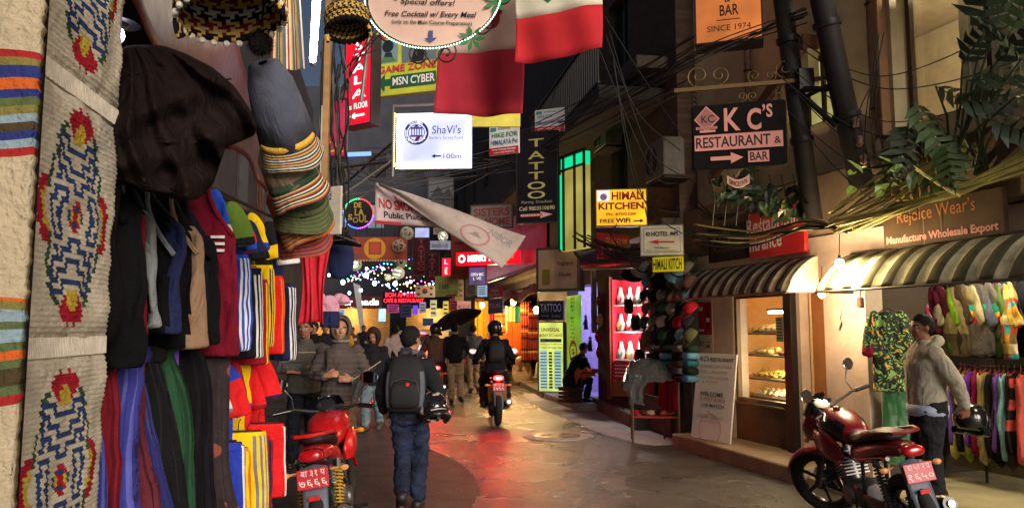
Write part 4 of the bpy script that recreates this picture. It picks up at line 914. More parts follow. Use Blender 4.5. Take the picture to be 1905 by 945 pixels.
def shirt(name, label, loc, rz, mats, w=.2, L=.45, sl=.2, d=.045, stripes=None, group=None, collar=None, sag=.7, cat='shirt', patch=None, seed=0, cuff=0):
    t = thing(name, label, cat, loc, rz, group)
    mb = MB(); secs = []
    for k in range(25):
        q = k / 24; z = -.02 - L * q
        hw = w * (.36 + .6 * min(1, q * 9)) if q < .12 else w * (.96 + .12 * q)
        secs.append((z, 0, 0, hw, d * (.5 + .6 * min(1, q * 4) + .2 * math.sin(q * 9 + seed)), 2.6))
    mb.loft(secs, 44, axis='z')
    for s in (-1, 1):
        a = V(s * w * .78, 0, -.07); b = a + V(s * sl * math.cos(sag), 0, -sl * math.sin(sag)) + V(0, -.02, 0)
        kk = [a + V(-s * .04, 0, .02)] + [a.lerp(b, q / 9) + V(s * .014 * math.sin(q / 9 * 3.14), 0, .008) for q in range(10)]; mb.tube(kk, [(.05, d * .7)] + [(.068 + .014 * q / 9, d * (.85 - .2 * math.sin(q * .9 + seed))) for q in range(10)], 22, ref=(0, 1, 0))
        nf = len(mb.f); mb.m[nf - 2 - cuff * 22:nf - 2] = [1] * (cuff * 22)
    for f in range(2):
        vs_n = []
    fine = mb
    folds(fine, .03, 14, 6, seed * 1.7)
    if stripes: paintf(fine, stripes)
    fine.build('fabric', mats, t, smooth='all', sub=1)
    if collar: MB().torus(.062, .011, 18, 6, Matrix.Translation((0, -.004, -.02)) @ Matrix.Diagonal((1, .62, .8, 1))).build('collar', collar, t)
    if patch:
        pm = MB().box((w * .78, -d * 1.0 - .012, -.16), (.07, .004, .07)); pm.build('patch', patch, t)
    hanger(t, w * .7)
    return t
def pants(name, label, loc, rz, mats, w=.15, L=.55, d=.04, stripes=None, group=None, cat='trousers', seed=0, flare=1.0):
    t = thing(name, label, cat, loc, rz, group); mb = MB()
    for s in (-1, 1):
        secs = []
        for k in range(24):
            q = k / 23; secs.append((-.0 - L * q, s * w * (.30 + .18 * q), 0, w * (.62 - .06 * q) * (1 + (flare - 1) * q), d * (1 - .25 * math.sin(q * 7 + seed)), 2.6))
        n0 = len(mb.f); mb.loft(secs, 36, axis='z')
        for i in range(23 * 36):
            j = (i % 36 + (18 if s < 0 else 0)) % 36
            if stripes and j in stripes: mb.m[n0 + i] = 1
    folds(mb, .02, 14, 5, seed * 2.3)
    mb.build('fabric', mats, t, smooth='all', sub=1)
    MB().loft([(.012, 0, 0, w * .86, d * .9), (-.028, 0, 0, w * .9, d * 1.12)], 16, axis='z').build('waistband', mats[0] if isinstance(mats, list) else mats, t)
    MB().tube([V(-w * .7, 0, .02), V(w * .7, 0, .02)], .005, 6).tube([V(0, 0, .02), V(0, 0, .07), V(.012, 0, .09)], .003, 5).build('hanger', mat('black_plastic', (25, 25, 25)), t)
    return t
C = {n: cloth(n + '_jersey', c_, rough=.7, bump=.15) for n, c_ in dict(blue=(38, 78, 188), royal=(40, 60, 170), green=(90, 118, 40), red=(214, 30, 34), crimson=(150, 22, 38), navy=(30, 36, 70), yellow=(236, 196, 20), black=(22, 22, 26), white=(224, 222, 218), lblue=(140, 190, 216), grey=(120, 122, 130), orange=(232, 120, 20), purple=(92, 50, 130)).items()}
side = lambda a, b, m=1: (lambda c: m if a < c.x < b else 0)
WB = cloth('badge_white', (224, 220, 216))
UP = [('blue', 'white', 'blue football shirt with white shoulder stripes on the upper rail'), ('green', 'black', 'olive green shirt with black hem beside the blue one'), ('red', 'blue', 'red football shirt with white badge and blue cuffs'), ('navy', 'black', 'navy shirt squeezed between red and yellow ones'), ('yellow', 'royal', 'yellow football shirt with badge and blue trim'), ('black', 'yellow', 'black football shirt with broad yellow hem and cuffs'), ('navy', 'white', 'dark navy shirt with a white badge at the rail end')]
PX = [468, 486, 498, 510, 524, 548, 566]
for k, (a, b, lab) in enumerate(UP):
    Y = 4.15 + .21 * k; x = (PX[k] - CX) / F * Y - .34
    shirt('football_shirt', lab, (x, Y, 2.37 - .02 * (k % 4)), R((-22, 12, -6, 24, -14, 6, 18)[k]), [C[a], C[b]], w=.17, L=.40, sl=.23, d=.03, sag=1.22, group='football shirts on the upper rail', collar=C[b], patch=WB if k in (2, 4, 6) else None, seed=k,
          cuff=2 if b != 'yellow' else 4)
LP = [('blue', 'white', 'bright blue shorts with white side stripe under the upper shirts'), ('black', 'white', 'black track trousers with white stripes under the upper shirts'), ('crimson', 'yellow', 'dark red track trousers with yellow side stripe'), ('yellow', 'navy', 'yellow track trousers with a navy stripe'), ('red', 'orange', 'red track trousers with orange stripes hung beside the yellow pair'), ('navy', 'white', 'navy track trousers with three white stripes at the rail end')]
PX2 = [476, 490, 502, 516, 530, 556]
for k, (a, b, lab) in enumerate(LP):
    Y = 4.18 + .23 * k; x = (PX2[k] - CX) / F * Y - .17
    pants('track_trousers', lab, (x, Y, 1.99 - .05 * (k % 3)), R((-20, 10, 26, -12, 16, -8)[k]), [C[a], C[b]], w=.17, L=.52, d=.03, group='track trousers on the upper rail', seed=k, stripes={30, 32, 34} if b == 'white' else {32, 34})
LO = [('white', 'grey', 'white shirt at the near end of the lower rail'), ('lblue', 'navy', 'pale blue shirt on the lower rail'), ('royal', 'red', 'blue football shirt with large red sleeve ends on the lower rail'), ('crimson', 'black', 'dark red shirt pressed behind the blue and red one'), ('yellow', 'royal', 'yellow shirt with blue cuffs on the lower rail'), ('red', 'crimson', 'plain red shirt with long sleeve on the lower rail'), ('red', 'navy', 'red shirt with striped collar at the end of the lower rail')]
PX3 = [448, 462, 486, 494, 506, 526, 540]
for k, (a, b, lab) in enumerate(LO):
    Y = 4.10 + .16 * k; x = (PX3[k] - CX) / F * Y - .36
    shirt('football_shirt', lab, (x, Y, 1.44 - .02 * (k % 3)), R((14, -18, 8, -10, 22, -16, 10)[k]), [C[a], C[b]], w=.2, L=.52, sl=.27, d=.032, sag=1.25, group='football shirts on the lower rail', collar=C[b], seed=k + 9,
          cuff=7 if (a, b) == ('royal', 'red') else 1)
LP2 = [('royal', 'white', 'long royal blue shorts below the lower shirts'), ('orange', 'yellow', 'orange track trousers with yellow stripe below the lower shirts'), ('yellow', 'grey', 'yellow track trousers with grey stripes below the lower shirts'), ('crimson', 'navy', 'dark red track trousers low on the stall'), ('red', 'white', 'red track trousers with pale flash low on the stall')]
PX4 = [466, 486, 508, 522, 540]
for k, (a, b, lab) in enumerate(LP2):
    Y = 4.16 + .2 * k; x = (PX4[k] - CX) / F * Y - .18
    pants('track_trousers', lab, (x, Y, .97 - .05 * (k % 2)), R((12, -16, 20, -10, 14)[k]), [C[a], C[b]], w=.18, L=.46, d=.035, group='track trousers below the lower rail', seed=k + 20, stripes={28, 30, 32, 34} if a == 'yellow' else {33, 34})
# dark vests and gilets, the street edge showing a pale lining
D = {n: cloth(n + '_fleece', c_, bump=.5, bs=120) for n, c_ in dict(black=(15, 14, 17), dnavy=(20, 23, 38), maroon=(110, 20, 38), grey=(126, 132, 132), beige=(140, 112, 88), brown=(46, 34, 32), rust=(110, 50, 34), navy=(36, 42, 76)).items()}
VS = [('black', 'black', 268, 2.42, 2.28, .78, 'black fleece gilet nearest to the rugs'), ('black', 'maroon', 276, 2.52, 2.23, .64, 'black gilet with a maroon edge'), ('black', 'grey', 300, 2.66, 2.22, .62, 'black gilet with pale grey lining at its edge'), ('black', 'navy', 340, 2.84, 2.22, .62, 'black gilet with navy blue lining'), ('black', 'beige', 378, 3.0, 2.24, .70, 'black gilet with beige lining and sandy hem'), ('dnavy', 'black', 400, 3.15, 2.24, .70, 'dark navy gilet behind the beige lined one'), ('maroon', 'maroon', 436, 3.35, 2.36, .88, 'maroon sleeveless gilet with small white stripes')]
for k, (a, b, px, Y, zt, L, lab) in enumerate(VS):
    t = thing('gilet', lab, 'gilet', ((px - CX) / F * Y - .27, Y, zt), R(-14 + 3 * k), 'gilets on the dark end of the stall')
    mb = MB(); secs = []
    for i in range(34):
        q = i / 33; hw = .10 + .04 * q * 20 if q < .05 else (.14 - .02 * math.sin((q - .05) / .35 * 3.14) + .12 * max(0, (q - .22) / .2) if q < .4 else .25 + .03 * (q - .4))
        if .05 <= q < .4: hw = .13 + .12 * max(0, (q - .12) / .28) ** 1.6
        secs.append((-L * q, 0 + .03 * q, 0, hw, .03 + .02 * math.sin(q * 3), 2.5))
    mb.loft(secs, 56, axis='z'); folds(mb, .05, 9, 3.0, k * 3.1)
    for v in mb.v: v.z -= .07 * max(0, v.x) * (1 if v.z < -L * .8 else 0) - .04 * noise.noise(V(v.x * 6, k, 0)) * (1 if v.z < -L * .9 else 0)
    paintf(mb, lambda c: 1 if c.x > .232 + .02 * math.sin(c.z * 9) else 0)
    mb.build('fabric', [D[a], D[b]], t, smooth='all', sub=1)
    mb = MB(); mb.tube([V(.15 + .0 * q, -.03, -.03 - .32 * q / 8) + V(.05 * math.sin(q / 8 * 3.1) * -1 + .11 * (q / 8), 0, 0) for q in range(9)], .010, 6); mb.build('armhole_edge', D['grey' if b in ('grey', 'navy') else b], t)
    if k == 6:
        for z in (-.36, -.39, -.42): MB().box((.20, -.055, z), (.06, .006, .012)).build('white_stripe', WB, t)
    hanger(t, .12)
# black coat filling the corner by the rugs
t = thing('black_coat', 'long black coat hanging in shadow beside the rugs', 'coat', (-1.44, 2.32, 2.3), R(-30))
mb = MB(); mb.loft([(-.0, 0, 0, .10, .05), (-.08, 0, 0, .26, .09), (-.3, 0, 0, .28, .10), (-.45, 0, 0, .28, .1), (-.6, 0, 0, .28, .10), (-.7, 0, 0, .285, .1), (-.78, .0, 0, .29, .10)], 50, axis='z'); folds(mb, .07, 8, 4, 4); mb.build('fabric', D['black'], t, smooth='all', sub=1); hanger(t, .15)
# big dark jacket draped on top
t = thing('draped_jacket', 'large dark brown jacket draped over the top of the rail', 'jacket', (0, 0, 0))
mb = MB(); PRF = [(84, 236, 300), (100, 216, 345), (125, 208, 395), (160, 206, 436), (200, 204, 463), (232, 202, 480), (252, 202, 474), (262, 202, 452), (275, 202, 420), (310, 206, 408), (340, 214, 398), (362, 290, 380), (372, 330, 366)]
def fold_(px, py):
    dx, dy = px - 226, py - 40; r = math.hypot(dx, dy) / 300; a = math.atan2(dy, dx) + .25 * noise.noise(V(px * .006, py * .006, 2))
    w1 = abs((a * 3.4) % 1 - .5) * 2; w2 = abs((a * 7.3 + .3) % 1 - .5) * 2
    d2 = abs(((px * .5 + py * 1.1) / 92 + .4 * noise.noise(V(px * .01, py * .01, 9))) % 1 - .5) * 2
    return .16 * r * w1 + .07 * r * w2 + .07 * d2 * min(1, r)
PR2 = []
for (p, q) in zip(PRF, PRF[1:]):
    for k in range(4): PR2.append(tuple(p[e] + (q[e] - p[e]) * k / 4 for e in range(3)))
PRF = PR2 + PRF[-1:]
vs = []; n = 90
for i, (y, l_, r_) in enumerate(PRF):
    for j in range(n):
        a = 6.2832 * j / n; cx_ = (l_ + r_) / 2 + (r_ - l_) / 2 * math.copysign(abs(math.cos(a)) ** .7, math.cos(a))
        q = (cx_ - 210) / 270
        dep = 2.35 + .55 * q + .16 * math.copysign(abs(math.sin(a)) ** .8, math.sin(a)) * (1 if i not in (0, len(PRF) - 1) else .3)
        dep += .05 * noise.noise(V(cx_ * .012, y * .016, 3)) + .10 * noise.noise(V(cx_ * .006 + y * .008, y * .003, 7)) - fold_(cx_, y)
        vs.append(W(cx_, y, dep))
mb.rings(vs, len(PRF), n); mb.build('fabric', cloth('brown_canvas', (36, 28, 27), rough=1.0, spec=.04, wr=.8, bump=.5, bs=260, var=.5, vs_=3), t, smooth='all', sub=1)
mb = MB()
for (p, q) in [((214, 130), (430, 150)), ((300, 250), (410, 300))]:
    mb.tube([W(p[0] + (q[0] - p[0]) * k / 10, p[1] + (q[1] - p[1]) * k / 10 + 5 * math.sin(k), 2.18 + .55 * ((p[0] + (q[0] - p[0]) * k / 10) - 210) / 270) for k in range(11)], .003, 5)
mb.build('seam', D['black'], t)
# long trousers on the low rail
TR = [((52, 56, 120), (80, 86, 160), 212, 2.30, 1.42, 'blue striped cotton trousers nearest to the lowest rug'), ((120, 30, 40), (90, 20, 30), 240, 2.5, 1.50, 'dark red trousers between two blue pairs'), ((60, 62, 140), (92, 94, 176), 285, 2.62, 1.52, 'broad blue striped trousers hanging in full light'), ((96, 40, 50), (70, 26, 36), 305, 2.78, 1.52, 'maroon pleated trousers beside the blue pair'), ((44, 46, 100), (70, 72, 130), 318, 2.9, 1.5, 'narrow dark blue trousers half hidden'), ((24, 24, 26), (36, 36, 38), 345, 3.0, 1.5, 'black pleated trousers in shadow'), ((40, 76, 50), (30, 56, 38), 358, 3.1, 1.52, 'dark green trousers with gathered waist'), ((16, 15, 18), (24, 22, 28), 398, 3.2, 1.5, 'black trousers with lilac drawstring bow'), ((46, 30, 34), (150, 66, 46), 440, 3.45, 1.5, 'dark brown velvet trousers printed with rust flowers')]
for k, (c0, c1, px, Y, zt, lab) in enumerate(TR):
    t = thing('long_trousers', lab, 'trousers', ((px - CX) / F * Y - .15, Y, zt), R(-10 + 2 * k), 'long trousers on the low rail')
    mb = MB(); secs = []
    for i in range(22):
        q = i / 21; secs.append((-1.15 * q, .02 * math.sin(q * 3 + k), 0, .085 + .10 * min(1, q * 1.6) + .02 * math.sin(q * 8 + k), .045 + .03 * q, 2.2))
    mb.loft(secs, 64, axis='z')
    for v in mb.v:
        a = math.atan2(v.y * 2.5, v.x); f = 1 + .10 * math.sin(a * 17 + k + v.z * 2) * (.4 + .6 * min(1, -v.z)); v.x *= f; v.y *= f
    folds(mb, .04, 7, 3, k)
    for i in range(21 * 64): mb.m[i] = 1 if (i % 64) % 5 == 0 else 0
    mb.build('fabric', [patchy('flower_velvet', [(30, 20, 24), (40, 26, 28), (30, 20, 24), (36, 24, 26), (34, 22, 26), (126, 60, 44)], 9)] if k == 8 else [cloth('trouser_cotton', c0, bump=.3), cloth('trouser_stripe', c1, bump=.3)], t, smooth='all')
    MB().loft([(.03, 0, 0, .075, .04), (0, 0, 0, .088, .045), (-.03, 0, 0, .08, .045)], 24, axis='z').build('waistband', cloth('trouser_cotton', c0, bump=.3), t)
    if k == 7:
        LM = cloth('lilac_ribbon', (112, 84, 176), bump=.1); mb = MB()
        pts = [V(.02, -.07, .02), V(.03, -.10, -.2), V(.0, -.12, -.32)]; mb.tube(pts, (.018, .006), 8)
        for s in (-1, 1):
            mb.tube([V(0, -.12, -.32), V(s * .05 - .03, -.13, -.27 + .03 * s), V(s * .09 - .05, -.13, -.34), V(-.01, -.12, -.33)], [(.012, .006), (.028, .008), (.03, .008), (.01, .006)], 8)
        mb.tube([V(-.02, -.12, -.33), V(-.12, -.11, -.36), V(-.19, -.1, -.44)], [(.012, .005)] * 3, 8); mb.tube([V(-.02, -.12, -.35), V(-.1, -.11, -.41), V(-.18, -.1, -.47)], [(.012, .005)] * 3, 8)
        mb.build('ribbon_bow', LM, t)
# ================================================================ hats, knitwear and the tube lamp
def hat(label, c, M, band, crown, brim_cols, r=.115, hgt=.2):
    t = thing('sun_hat', label, 'hat', M=Matrix.Translation(c) @ M, group='hats stacked on a string')
    mb = MB(); mb.lathe([(.02, hgt), (r * .55, hgt * .97), (r * .82, hgt * .75), (r * .93, hgt * .4), (r, 0)], 36, cap=False)
    for v in mb.v: v += V(0, 0, .012 * noise.noise(v * 14)) + V(v.x, v.y, 0) * .12 * noise.noise(v * 9 + V(5, 0, 0))
    mb.build('crown', cloth('hat_felt', crown, bump=.5, bs=300, rough=.95), t, smooth='all', solid=.004)
    nb = len(brim_cols); mb = MB()
    mb.grid(lambda u, v: V((r + .022 * v) * math.cos(u * 6.2832), (r + .022 * v) * math.sin(u * 6.2832), -.085 * v + .012 * math.sin(u * 19) * v), 60, 14, mfn=lambda u, v: int(v * 14) % nb)
    mb.build('brim', [cloth('brim_stripe', q, bump=.5, bs=260) for q in brim_cols], t, smooth='all', solid=.005)
    MB().lathe([(r * 1.005, -.004), (r * 1.02, .012), (r * .99, .03)], 36, cap=False).build('hat_band', cloth('hat_band', band), t, solid=.004)
ST1 = [(40, 34, 36), (200, 190, 160), (150, 40, 50), (210, 180, 80), (60, 90, 110), (226, 220, 206)]
ST2 = [(226, 216, 190), (60, 60, 66), (176, 70, 50), (200, 180, 120), (40, 60, 50)]
TL = Matrix.Rotation(R(34), 4, 'X') @ Matrix.Rotation(R(-8), 4, 'Y')
hat('tall grey felt hat with striped woven brim, topmost of the hanging stack', W(536, 262, 3.2), Matrix.Rotation(R(44), 4, 'X') @ Matrix.Rotation(R(-6), 4, 'Y'), (214, 170, 70), (92, 96, 112), ST1, hgt=.36)
hat('hat with red, black and cream striped brim under the grey one', W(548, 342, 3.36), Matrix.Rotation(R(30), 4, 'X') @ Matrix.Rotation(R(-22), 4, 'Y'), (60, 80, 60), (150, 130, 110), ST2[::-1])
hat('olive green felt hat in the hanging stack', W(562, 380, 3.5), Matrix.Rotation(R(42), 4, 'X') @ Matrix.Rotation(R(4), 4, 'Y'), (96, 106, 70), (96, 106, 70), [(96, 106, 70), (110, 118, 84), (84, 96, 60)])
hat('hat with orange and checked brim near the bottom of the stack', W(560, 412, 3.62), Matrix.Rotation(R(26), 4, 'X') @ Matrix.Rotation(R(-26), 4, 'Y'), (190, 100, 50), (196, 104, 50), [(210, 120, 60), (196, 104, 50), (220, 190, 150)])
hat('lowest hat of the stack, rust coloured with purple patch', W(560, 432, 3.72), TL, (86, 66, 110), (120, 70, 60), [(190, 92, 60), (180, 84, 56), (86, 66, 110)])
MB().tube([W(536, -30, 3.2), W(534, 110, 3.2)], .004, 6)
t = thing('woven_strap', 'flat striped woven strap hanging above the grey hat', 'strap')
mb = MB(); mb.grid(lambda u, v: W(508 + 50 * u + 14 * (1 - v) * (u - .3), -20 + 150 * (1 - v), 3.12) + V(0, .01 * math.sin(u * 12), 0), 24, 6, mfn=lambda u, v: int(u * 24) % 6)
mb.build('webbing', [cloth('strap_stripe', q) for q in ((150, 60, 60), (216, 200, 170), (210, 180, 70), (110, 120, 110), (90, 96, 120), (226, 210, 190))], t, smooth=False, solid=.006)
def knit(label, c, r, cols, zz, tilt):
    t = thing('knitted_cap', label, 'cap', M=Matrix.Translation(c) @ Matrix.Rotation(R(tilt), 4, 'X') @ Matrix.Rotation(R(-10), 4, 'Y'), group='knitted caps along the stall top')
    mb = MB(); NU = 72
    def S(u, v):
        a = u * 6.2832; rr = r * (1.0 if v < .5 else math.cos((v - .5) * 2.6)); e = .07 * max(0, math.cos(2 * a)) ** 4 * max(0, .3 - v) * 3
        return V(rr * math.cos(a), rr * .8 * math.sin(a), r * 1.5 * v - e) * (1 + .03 * noise.noise(V(u * 40, v * 25, r)))
    mb.grid(S, NU, 24, mfn=lambda u, v: (int(v * 24) * 7 // 12 + (1 if (int(u * NU) + int(v * 24)) % zz == 0 else 0)) % len(cols))
    mb.build('knitted_shell', [cloth('knit_wool', q, bump=1.0, bs=130) for q in cols], t, smooth='all', solid=.012)
    mb = MB()
    for k in range(26):
        a = k * .2417; mb.ball((r * math.cos(a), r * .8 * math.sin(a), -.012), .013, 6)
    mb.build('bobble_edge', cloth('knit_wool', cols[-1], bump=1.0, bs=130), t)
knit('black cap knitted with maroon and yellow bands, at the top edge', W(430, 28, 2.6), .19, [(26, 22, 24), (200, 170, 90), (120, 30, 50), (210, 180, 100), (30, 26, 28), (226, 216, 200)], 4, -14)
knit('yellow and black knitted cap beside the tube lamp', W(648, 52, 2.9), .085, [(206, 170, 90), (30, 26, 26), (196, 160, 80), (36, 32, 32), (24, 22, 24)], 3, -20)
t = thing('fur_pompom', 'black fluffy pompom hanging beneath the knitted cap', 'pompom', W(484, 80, 2.75))
mb = MB(); rnd = random.Random(3)
for k in range(500):
    d = V(rnd.gauss(0, 1), rnd.gauss(0, 1), rnd.gauss(0, 1)).normalized(); s_ = d.orthogonal().normalized() * .006
    mb.add([d * .02 + s_, d * .02 - s_, d * rnd.uniform(.05, .062)], [(0, 1, 2)])
mb.ball((0, 0, 0), .045, 12); mb.build('fur', cloth('black_fur', (24, 22, 22), rough=.9), t, smooth=False)
MB().tube([V(0, 0, .04), V(.01, 0, .16)], .004, 5).build('cord', D['black'], t)
# tube lamp on its post
t = thing('tube_lamp', 'bare glowing fluorescent tube over the stall edge', 'lamp')
a, b = W(592, -60, 3.05), W(582, 112, 3.9)
MB().tube([a, b], .017, 12).build('tube', glow('tube_glow', (255, 240, 214), 34), t)
d = (b - a).normalized(); MB().tube([b, b + d * .04], .018, 10).tube([a + V(.0, .03, .035), b + V(.0, .03, .035)], (.02, .014), 8).build('fitting', mat('white_metal', (190, 186, 176), rough=.4), t)
t = thing('timber_post', 'pale timber stall post below the fluorescent tube', 'post', W(597, 610, 4.2).xy.to_3d())
MB().box((0, 0, 2.85), (.035, .035, 1.3)).build('post', mat('raw_timber', (150, 112, 70), rough=.7, wave=('Z', 4.0)), t, bevel=.003)
t = thing('spot_lamp', 'small bright lamp glimpsed above the draped jacket', 'lamp', W(219, 66, 2.5))
MB().ball((0, 0, 0), (.022, .022, .028), 12).build('glass_globe', glow('cold_bulb', (220, 224, 255), 30), t)
MB().lathe([(.02, .02), (.045, .05), (.07, .04)], 20).build('shade', M_STEEL, t)
# things at the far end of the stall
t = thing('price_board', 'white price board lettered d and Price in a pale frame', 'board', M=qframe((590, 5.6, 632, 5.5, 350, 438))[0])
_, w, h = qframe((590, 5.6, 632, 5.5, 350, 438)); MB().box((w / 2, .01, h / 2), (w, .02, h)).build('panel', mat('off_white_card', (196, 190, 172), rough=.6), t)
paint([('Fixed', .02, .72, .6, .92, (50, 60, 110)), ('poly', [(.05, .42), (.55, .48), (.40, .70), (.25, .60)], (210, 110, 60)), ('rect', .05, .12, .55, .32, (56, 70, 130)), ('Price', .1, .16, .5, .28, WHT)], w, h, t)
sign('hanging_sign', 'narrow pale strip sign with green edge by the post', (594, 4.9, 609, 4.9, 196, 335), (186, 196, 176), [('poly', [(.1, .4), (.7, .5), (.9, .3), (.3, .2)], (40, 50, 90))], th=.01)
t = thing('red_towel', 'long plain red cloth hanging at the end of the stall', 'cloth')
mb = MB(); mb.grid(lambda u, v: W(561 + 62 * u - (6 + 14 * u) * (1 - v) + 5 * math.sin(v * 5 + u * 3), 386 + (604 - 386) * (1 - v) - 5 * math.sin(u * 3.1), 5.75) + V(0, .03 * math.sin(u * 11 + v * 2) + .02 * math.sin(u * 23), 0), 40, 24)
mb.build('fabric', cloth('coral_cotton', (206, 48, 62), bump=.4), t, smooth='all', solid=.006)
MB().tube([W(558, 386, 5.75), W(628, 384, 5.75)], .008, 6).build('pole', M_STEEL, t)
t = thing('shoulder_bag', 'dark blue bag hanging past the red cloth', 'bag', W(634, 520, 7.2)); mb = MB()
mb.loft([(0, 0, 0, .05, .05), (.05, 0, 0, .12, .07), (.25, 0, 0, .13, .08), (.36, 0, 0, .10, .05), (.38, 0, 0, .04, .02)], 18, axis='z'); mb.build('body', cloth('blue_canvas', (40, 48, 84)), t, sub=1)
MB().tube([V(-.08, 0, .35), V(-.04, 0, .5), V(.04, 0, .5), V(.08, 0, .35)], .012, 8).build('strap', D['black'], t)
t = thing('folded_umbrella', 'black folded umbrella jutting from the stall with pale ribs', 'umbrella', M=Matrix.Identity(4)); mb = MB()
mb.tube([W(612, 440, 7), W(640, 444, 6.9), W(672, 458, 6.8)], [.07, .06, .012], 12); mb.build('canopy', cloth('black_nylon', (26, 28, 34), rough=.5), t)
mb = MB(); mb.tube([W(612, 432, 6.9), W(668, 452, 6.72)], .007, 6); mb.tube([W(612, 448, 6.9), W(640, 446, 6.75)], .006, 6); mb.build('rib', mat('pale_metal', (170, 160, 140), metal=.6, rough=.4), t)
shirt('hanging_shirt', 'pink and navy shirt hanging low past the red cloth', (W(614, 548, 7).x, 7, W(614, 545, 7).z), 0.2, [cloth('pink_cotton', (206, 150, 170)), C['navy']], w=.085, L=.30, sl=.06, stripes=lambda c: 1 if c.z < -.17 else 0)
# ================================================================ awnings and lamps of the right side
def WP(s, off, z):                      # point on the bakery facade, off metres into the street
    return FA + fx * s - fy * off + V(0, 0, z)
def awning(label, s0, s1, zt, zb, pr, ns, c0, c1, endcap, grime=.35):
    t = thing('awning', label, 'awning', M=wframe(FA, FB, s0, 0, .0)); w = s1 - s0
    def S(u, v):
        a = v * R(84)
        sag = .012 * math.sin(u * ns * 3.14) * v
        return V(u * w, -.24 - pr * (.6 * math.sin(a) / math.sin(R(84)) + .4 * v), zb + (zt - zb) * (1 - .6 * (1 - math.cos(a)) / (1 - math.cos(R(84))) - .4 * v) - sag + .012 * noise.noise(V(u * 14, v * 4, ns)))
    NU = ns * 6
    MB().grid(S, NU, 12, mfn=lambda u, v: int(u * ns) % 2).build('striped_cover', [mat('awning_pale', c0, rough=.95, spec=.08, var=grime + .25, vs_=4, bump=.3, bs=20), mat('awning_dark', c1, rough=.95, spec=.08, var=grime, vs_=5, bump=.3, bs=20)], t, smooth='all', solid=.01)
    for u, nm in ((0, 'end_panel'), (1, 'end_panel')):
        pts = [S(u, k / 12) for k in range(13)] + [V(u * w, -.24, zb)]
        MB().add(pts, [tuple(range(len(pts)))]).build(nm, mat('awning_end', endcap, rough=.6, var=.3), t, smooth=False, solid=.008)
    mb = MB(); mb.tube([V(0, -.24 - pr, zb + .0), V(w, -.24 - pr, zb)], .012, 8); mb.tube([V(0, -.25, zt), V(w, -.25, zt)], .014, 8); mb.tube([V(.0, -.24, zb), V(0, -.24 - pr, zb)], .01, 6); mb.tube([V(w, -.24, zb), V(w, -.24 - pr, zb)], .01, 6)
    mb.build('frame_tube', mat('grey_tube', (110, 104, 98), metal=.5, rough=.5), t)
awning('small curved awning with dark and pale stripes over the bakery window', sf(1316, 540), sf(1556, 510), 2.37, 1.98, .40, 23, (196, 184, 164), (82, 66, 62), (198, 160, 142))
awning('long curved awning with yellowed pale and grey stripes over the clothes shop', sf(1622, 520), FL + .7, 2.34, 1.95, .46, 31, (226, 218, 174), (104, 100, 76), (130, 116, 70))
bulb('bare glowing bulb above the gap of the two striped awnings', W(1562, 491, 7.15), 105, (255, 224, 170), r=.042, e=60, name='light_bulb')
bulb('bare glowing bulb beneath the bakery awning by the door', W(1529, 547, 7.75), 60, (255, 214, 160), r=.036, e=60)
# bakery shelves, lamp and pastry
sh = thing('bakery_shelves', 'four glass shelves of bread and pastry lit by a white tube in the bakery window', 'shelves', M=wframe(FA, FB, s_g0, 0, 0)); gw = s_g1 - s_g0
SHZ = [.70, .93, 1.235, 1.52]
for z in SHZ:
    MB().box((gw / 2, .47, z), (gw + .1, .42, .018)).build('shelf', mat('dark_shelf_edge', (110, 84, 60), rough=.3), sh, smooth=False)
    MB().box((gw / 2, .47, z + .014), (gw - .02, .38, .008)).build('tray', mat('white_tray', (224, 216, 200), rough=.3), sh)
t = thing('tube_lamp', 'short white tube lamp glowing inside the bakery window', 'lamp', M=wframe(FA, FB, s_g0, 0, 0))
MB().tube([V(gw * .25, .36, 1.80), V(gw * .85, .36, 1.80)], .018, 10).build('tube', glow('bakery_tube', (255, 244, 220), 40), t)
MB().box((gw * .55, .36, 1.835), (gw * .64, .05, .03)).build('fitting', mat('white_metal', (190, 186, 176), rough=.4), t)
for (z, e) in ((1.45, 15), (1.15, 15), (.88, 14)): roomlight(sh, (gw / 2, .32, z), e, (255, 222, 170), .06)
roomlight(bld, ((s_g0 + s_d1) / 2 + .3, .55, 2.2), 24, (255, 214, 150))
SF = wframe(FA, FB, s_g0, 0, 0); rnd = random.Random(11)
PC = {'loaf': (206, 160, 96), 'roll': (222, 190, 120), 'donut': (96, 52, 30), 'twist': (214, 164, 70), 'slice': (232, 210, 160)}
def pastry(kind):
    mb = MB()
    if kind == 'loaf': mb.loft([(-.07, 0, .02, .01, .015), (-.05, 0, .03, .035, .03), (0, 0, .035, .042, .035), (.05, 0, .03, .035, .03), (.07, 0, .02, .01, .015)], 12)
    elif kind == 'roll': mb.ball((0, 0, .025), (.045, .04, .032), 10)
    elif kind == 'donut': mb.torus(.032, .018, 16, 8, Matrix.Translation((0, 0, .018)))
    elif kind == 'twist': mb.tube([V(.032 * math.cos(a), .026 * math.sin(a), .012 + .014 * (1 + math.sin(2 * a))) for a in [k * .5 for k in range(13)]], .011, 6)
    else: mb.box((0, 0, .022), (.07, .05, .03)); mb.ball((0, 0, .042), (.03, .022, .014), 8)
    return mb
NM = {'loaf': 'bread_loaf', 'roll': 'bread_roll', 'donut': 'chocolate_doughnut', 'twist': 'pastry_twist', 'slice': 'cream_slice'}
LBL = {'loaf': 'pale crusty loaf on the top bakery shelf under the tube', 'roll': 'round golden roll on the second bakery shelf', 'donut': 'dark chocolate doughnut on the second bakery shelf', 'twist': 'golden fried twist heaped on the third bakery shelf', 'slice': 'cream topped slice on the lowest bakery shelf'}
protos = {}
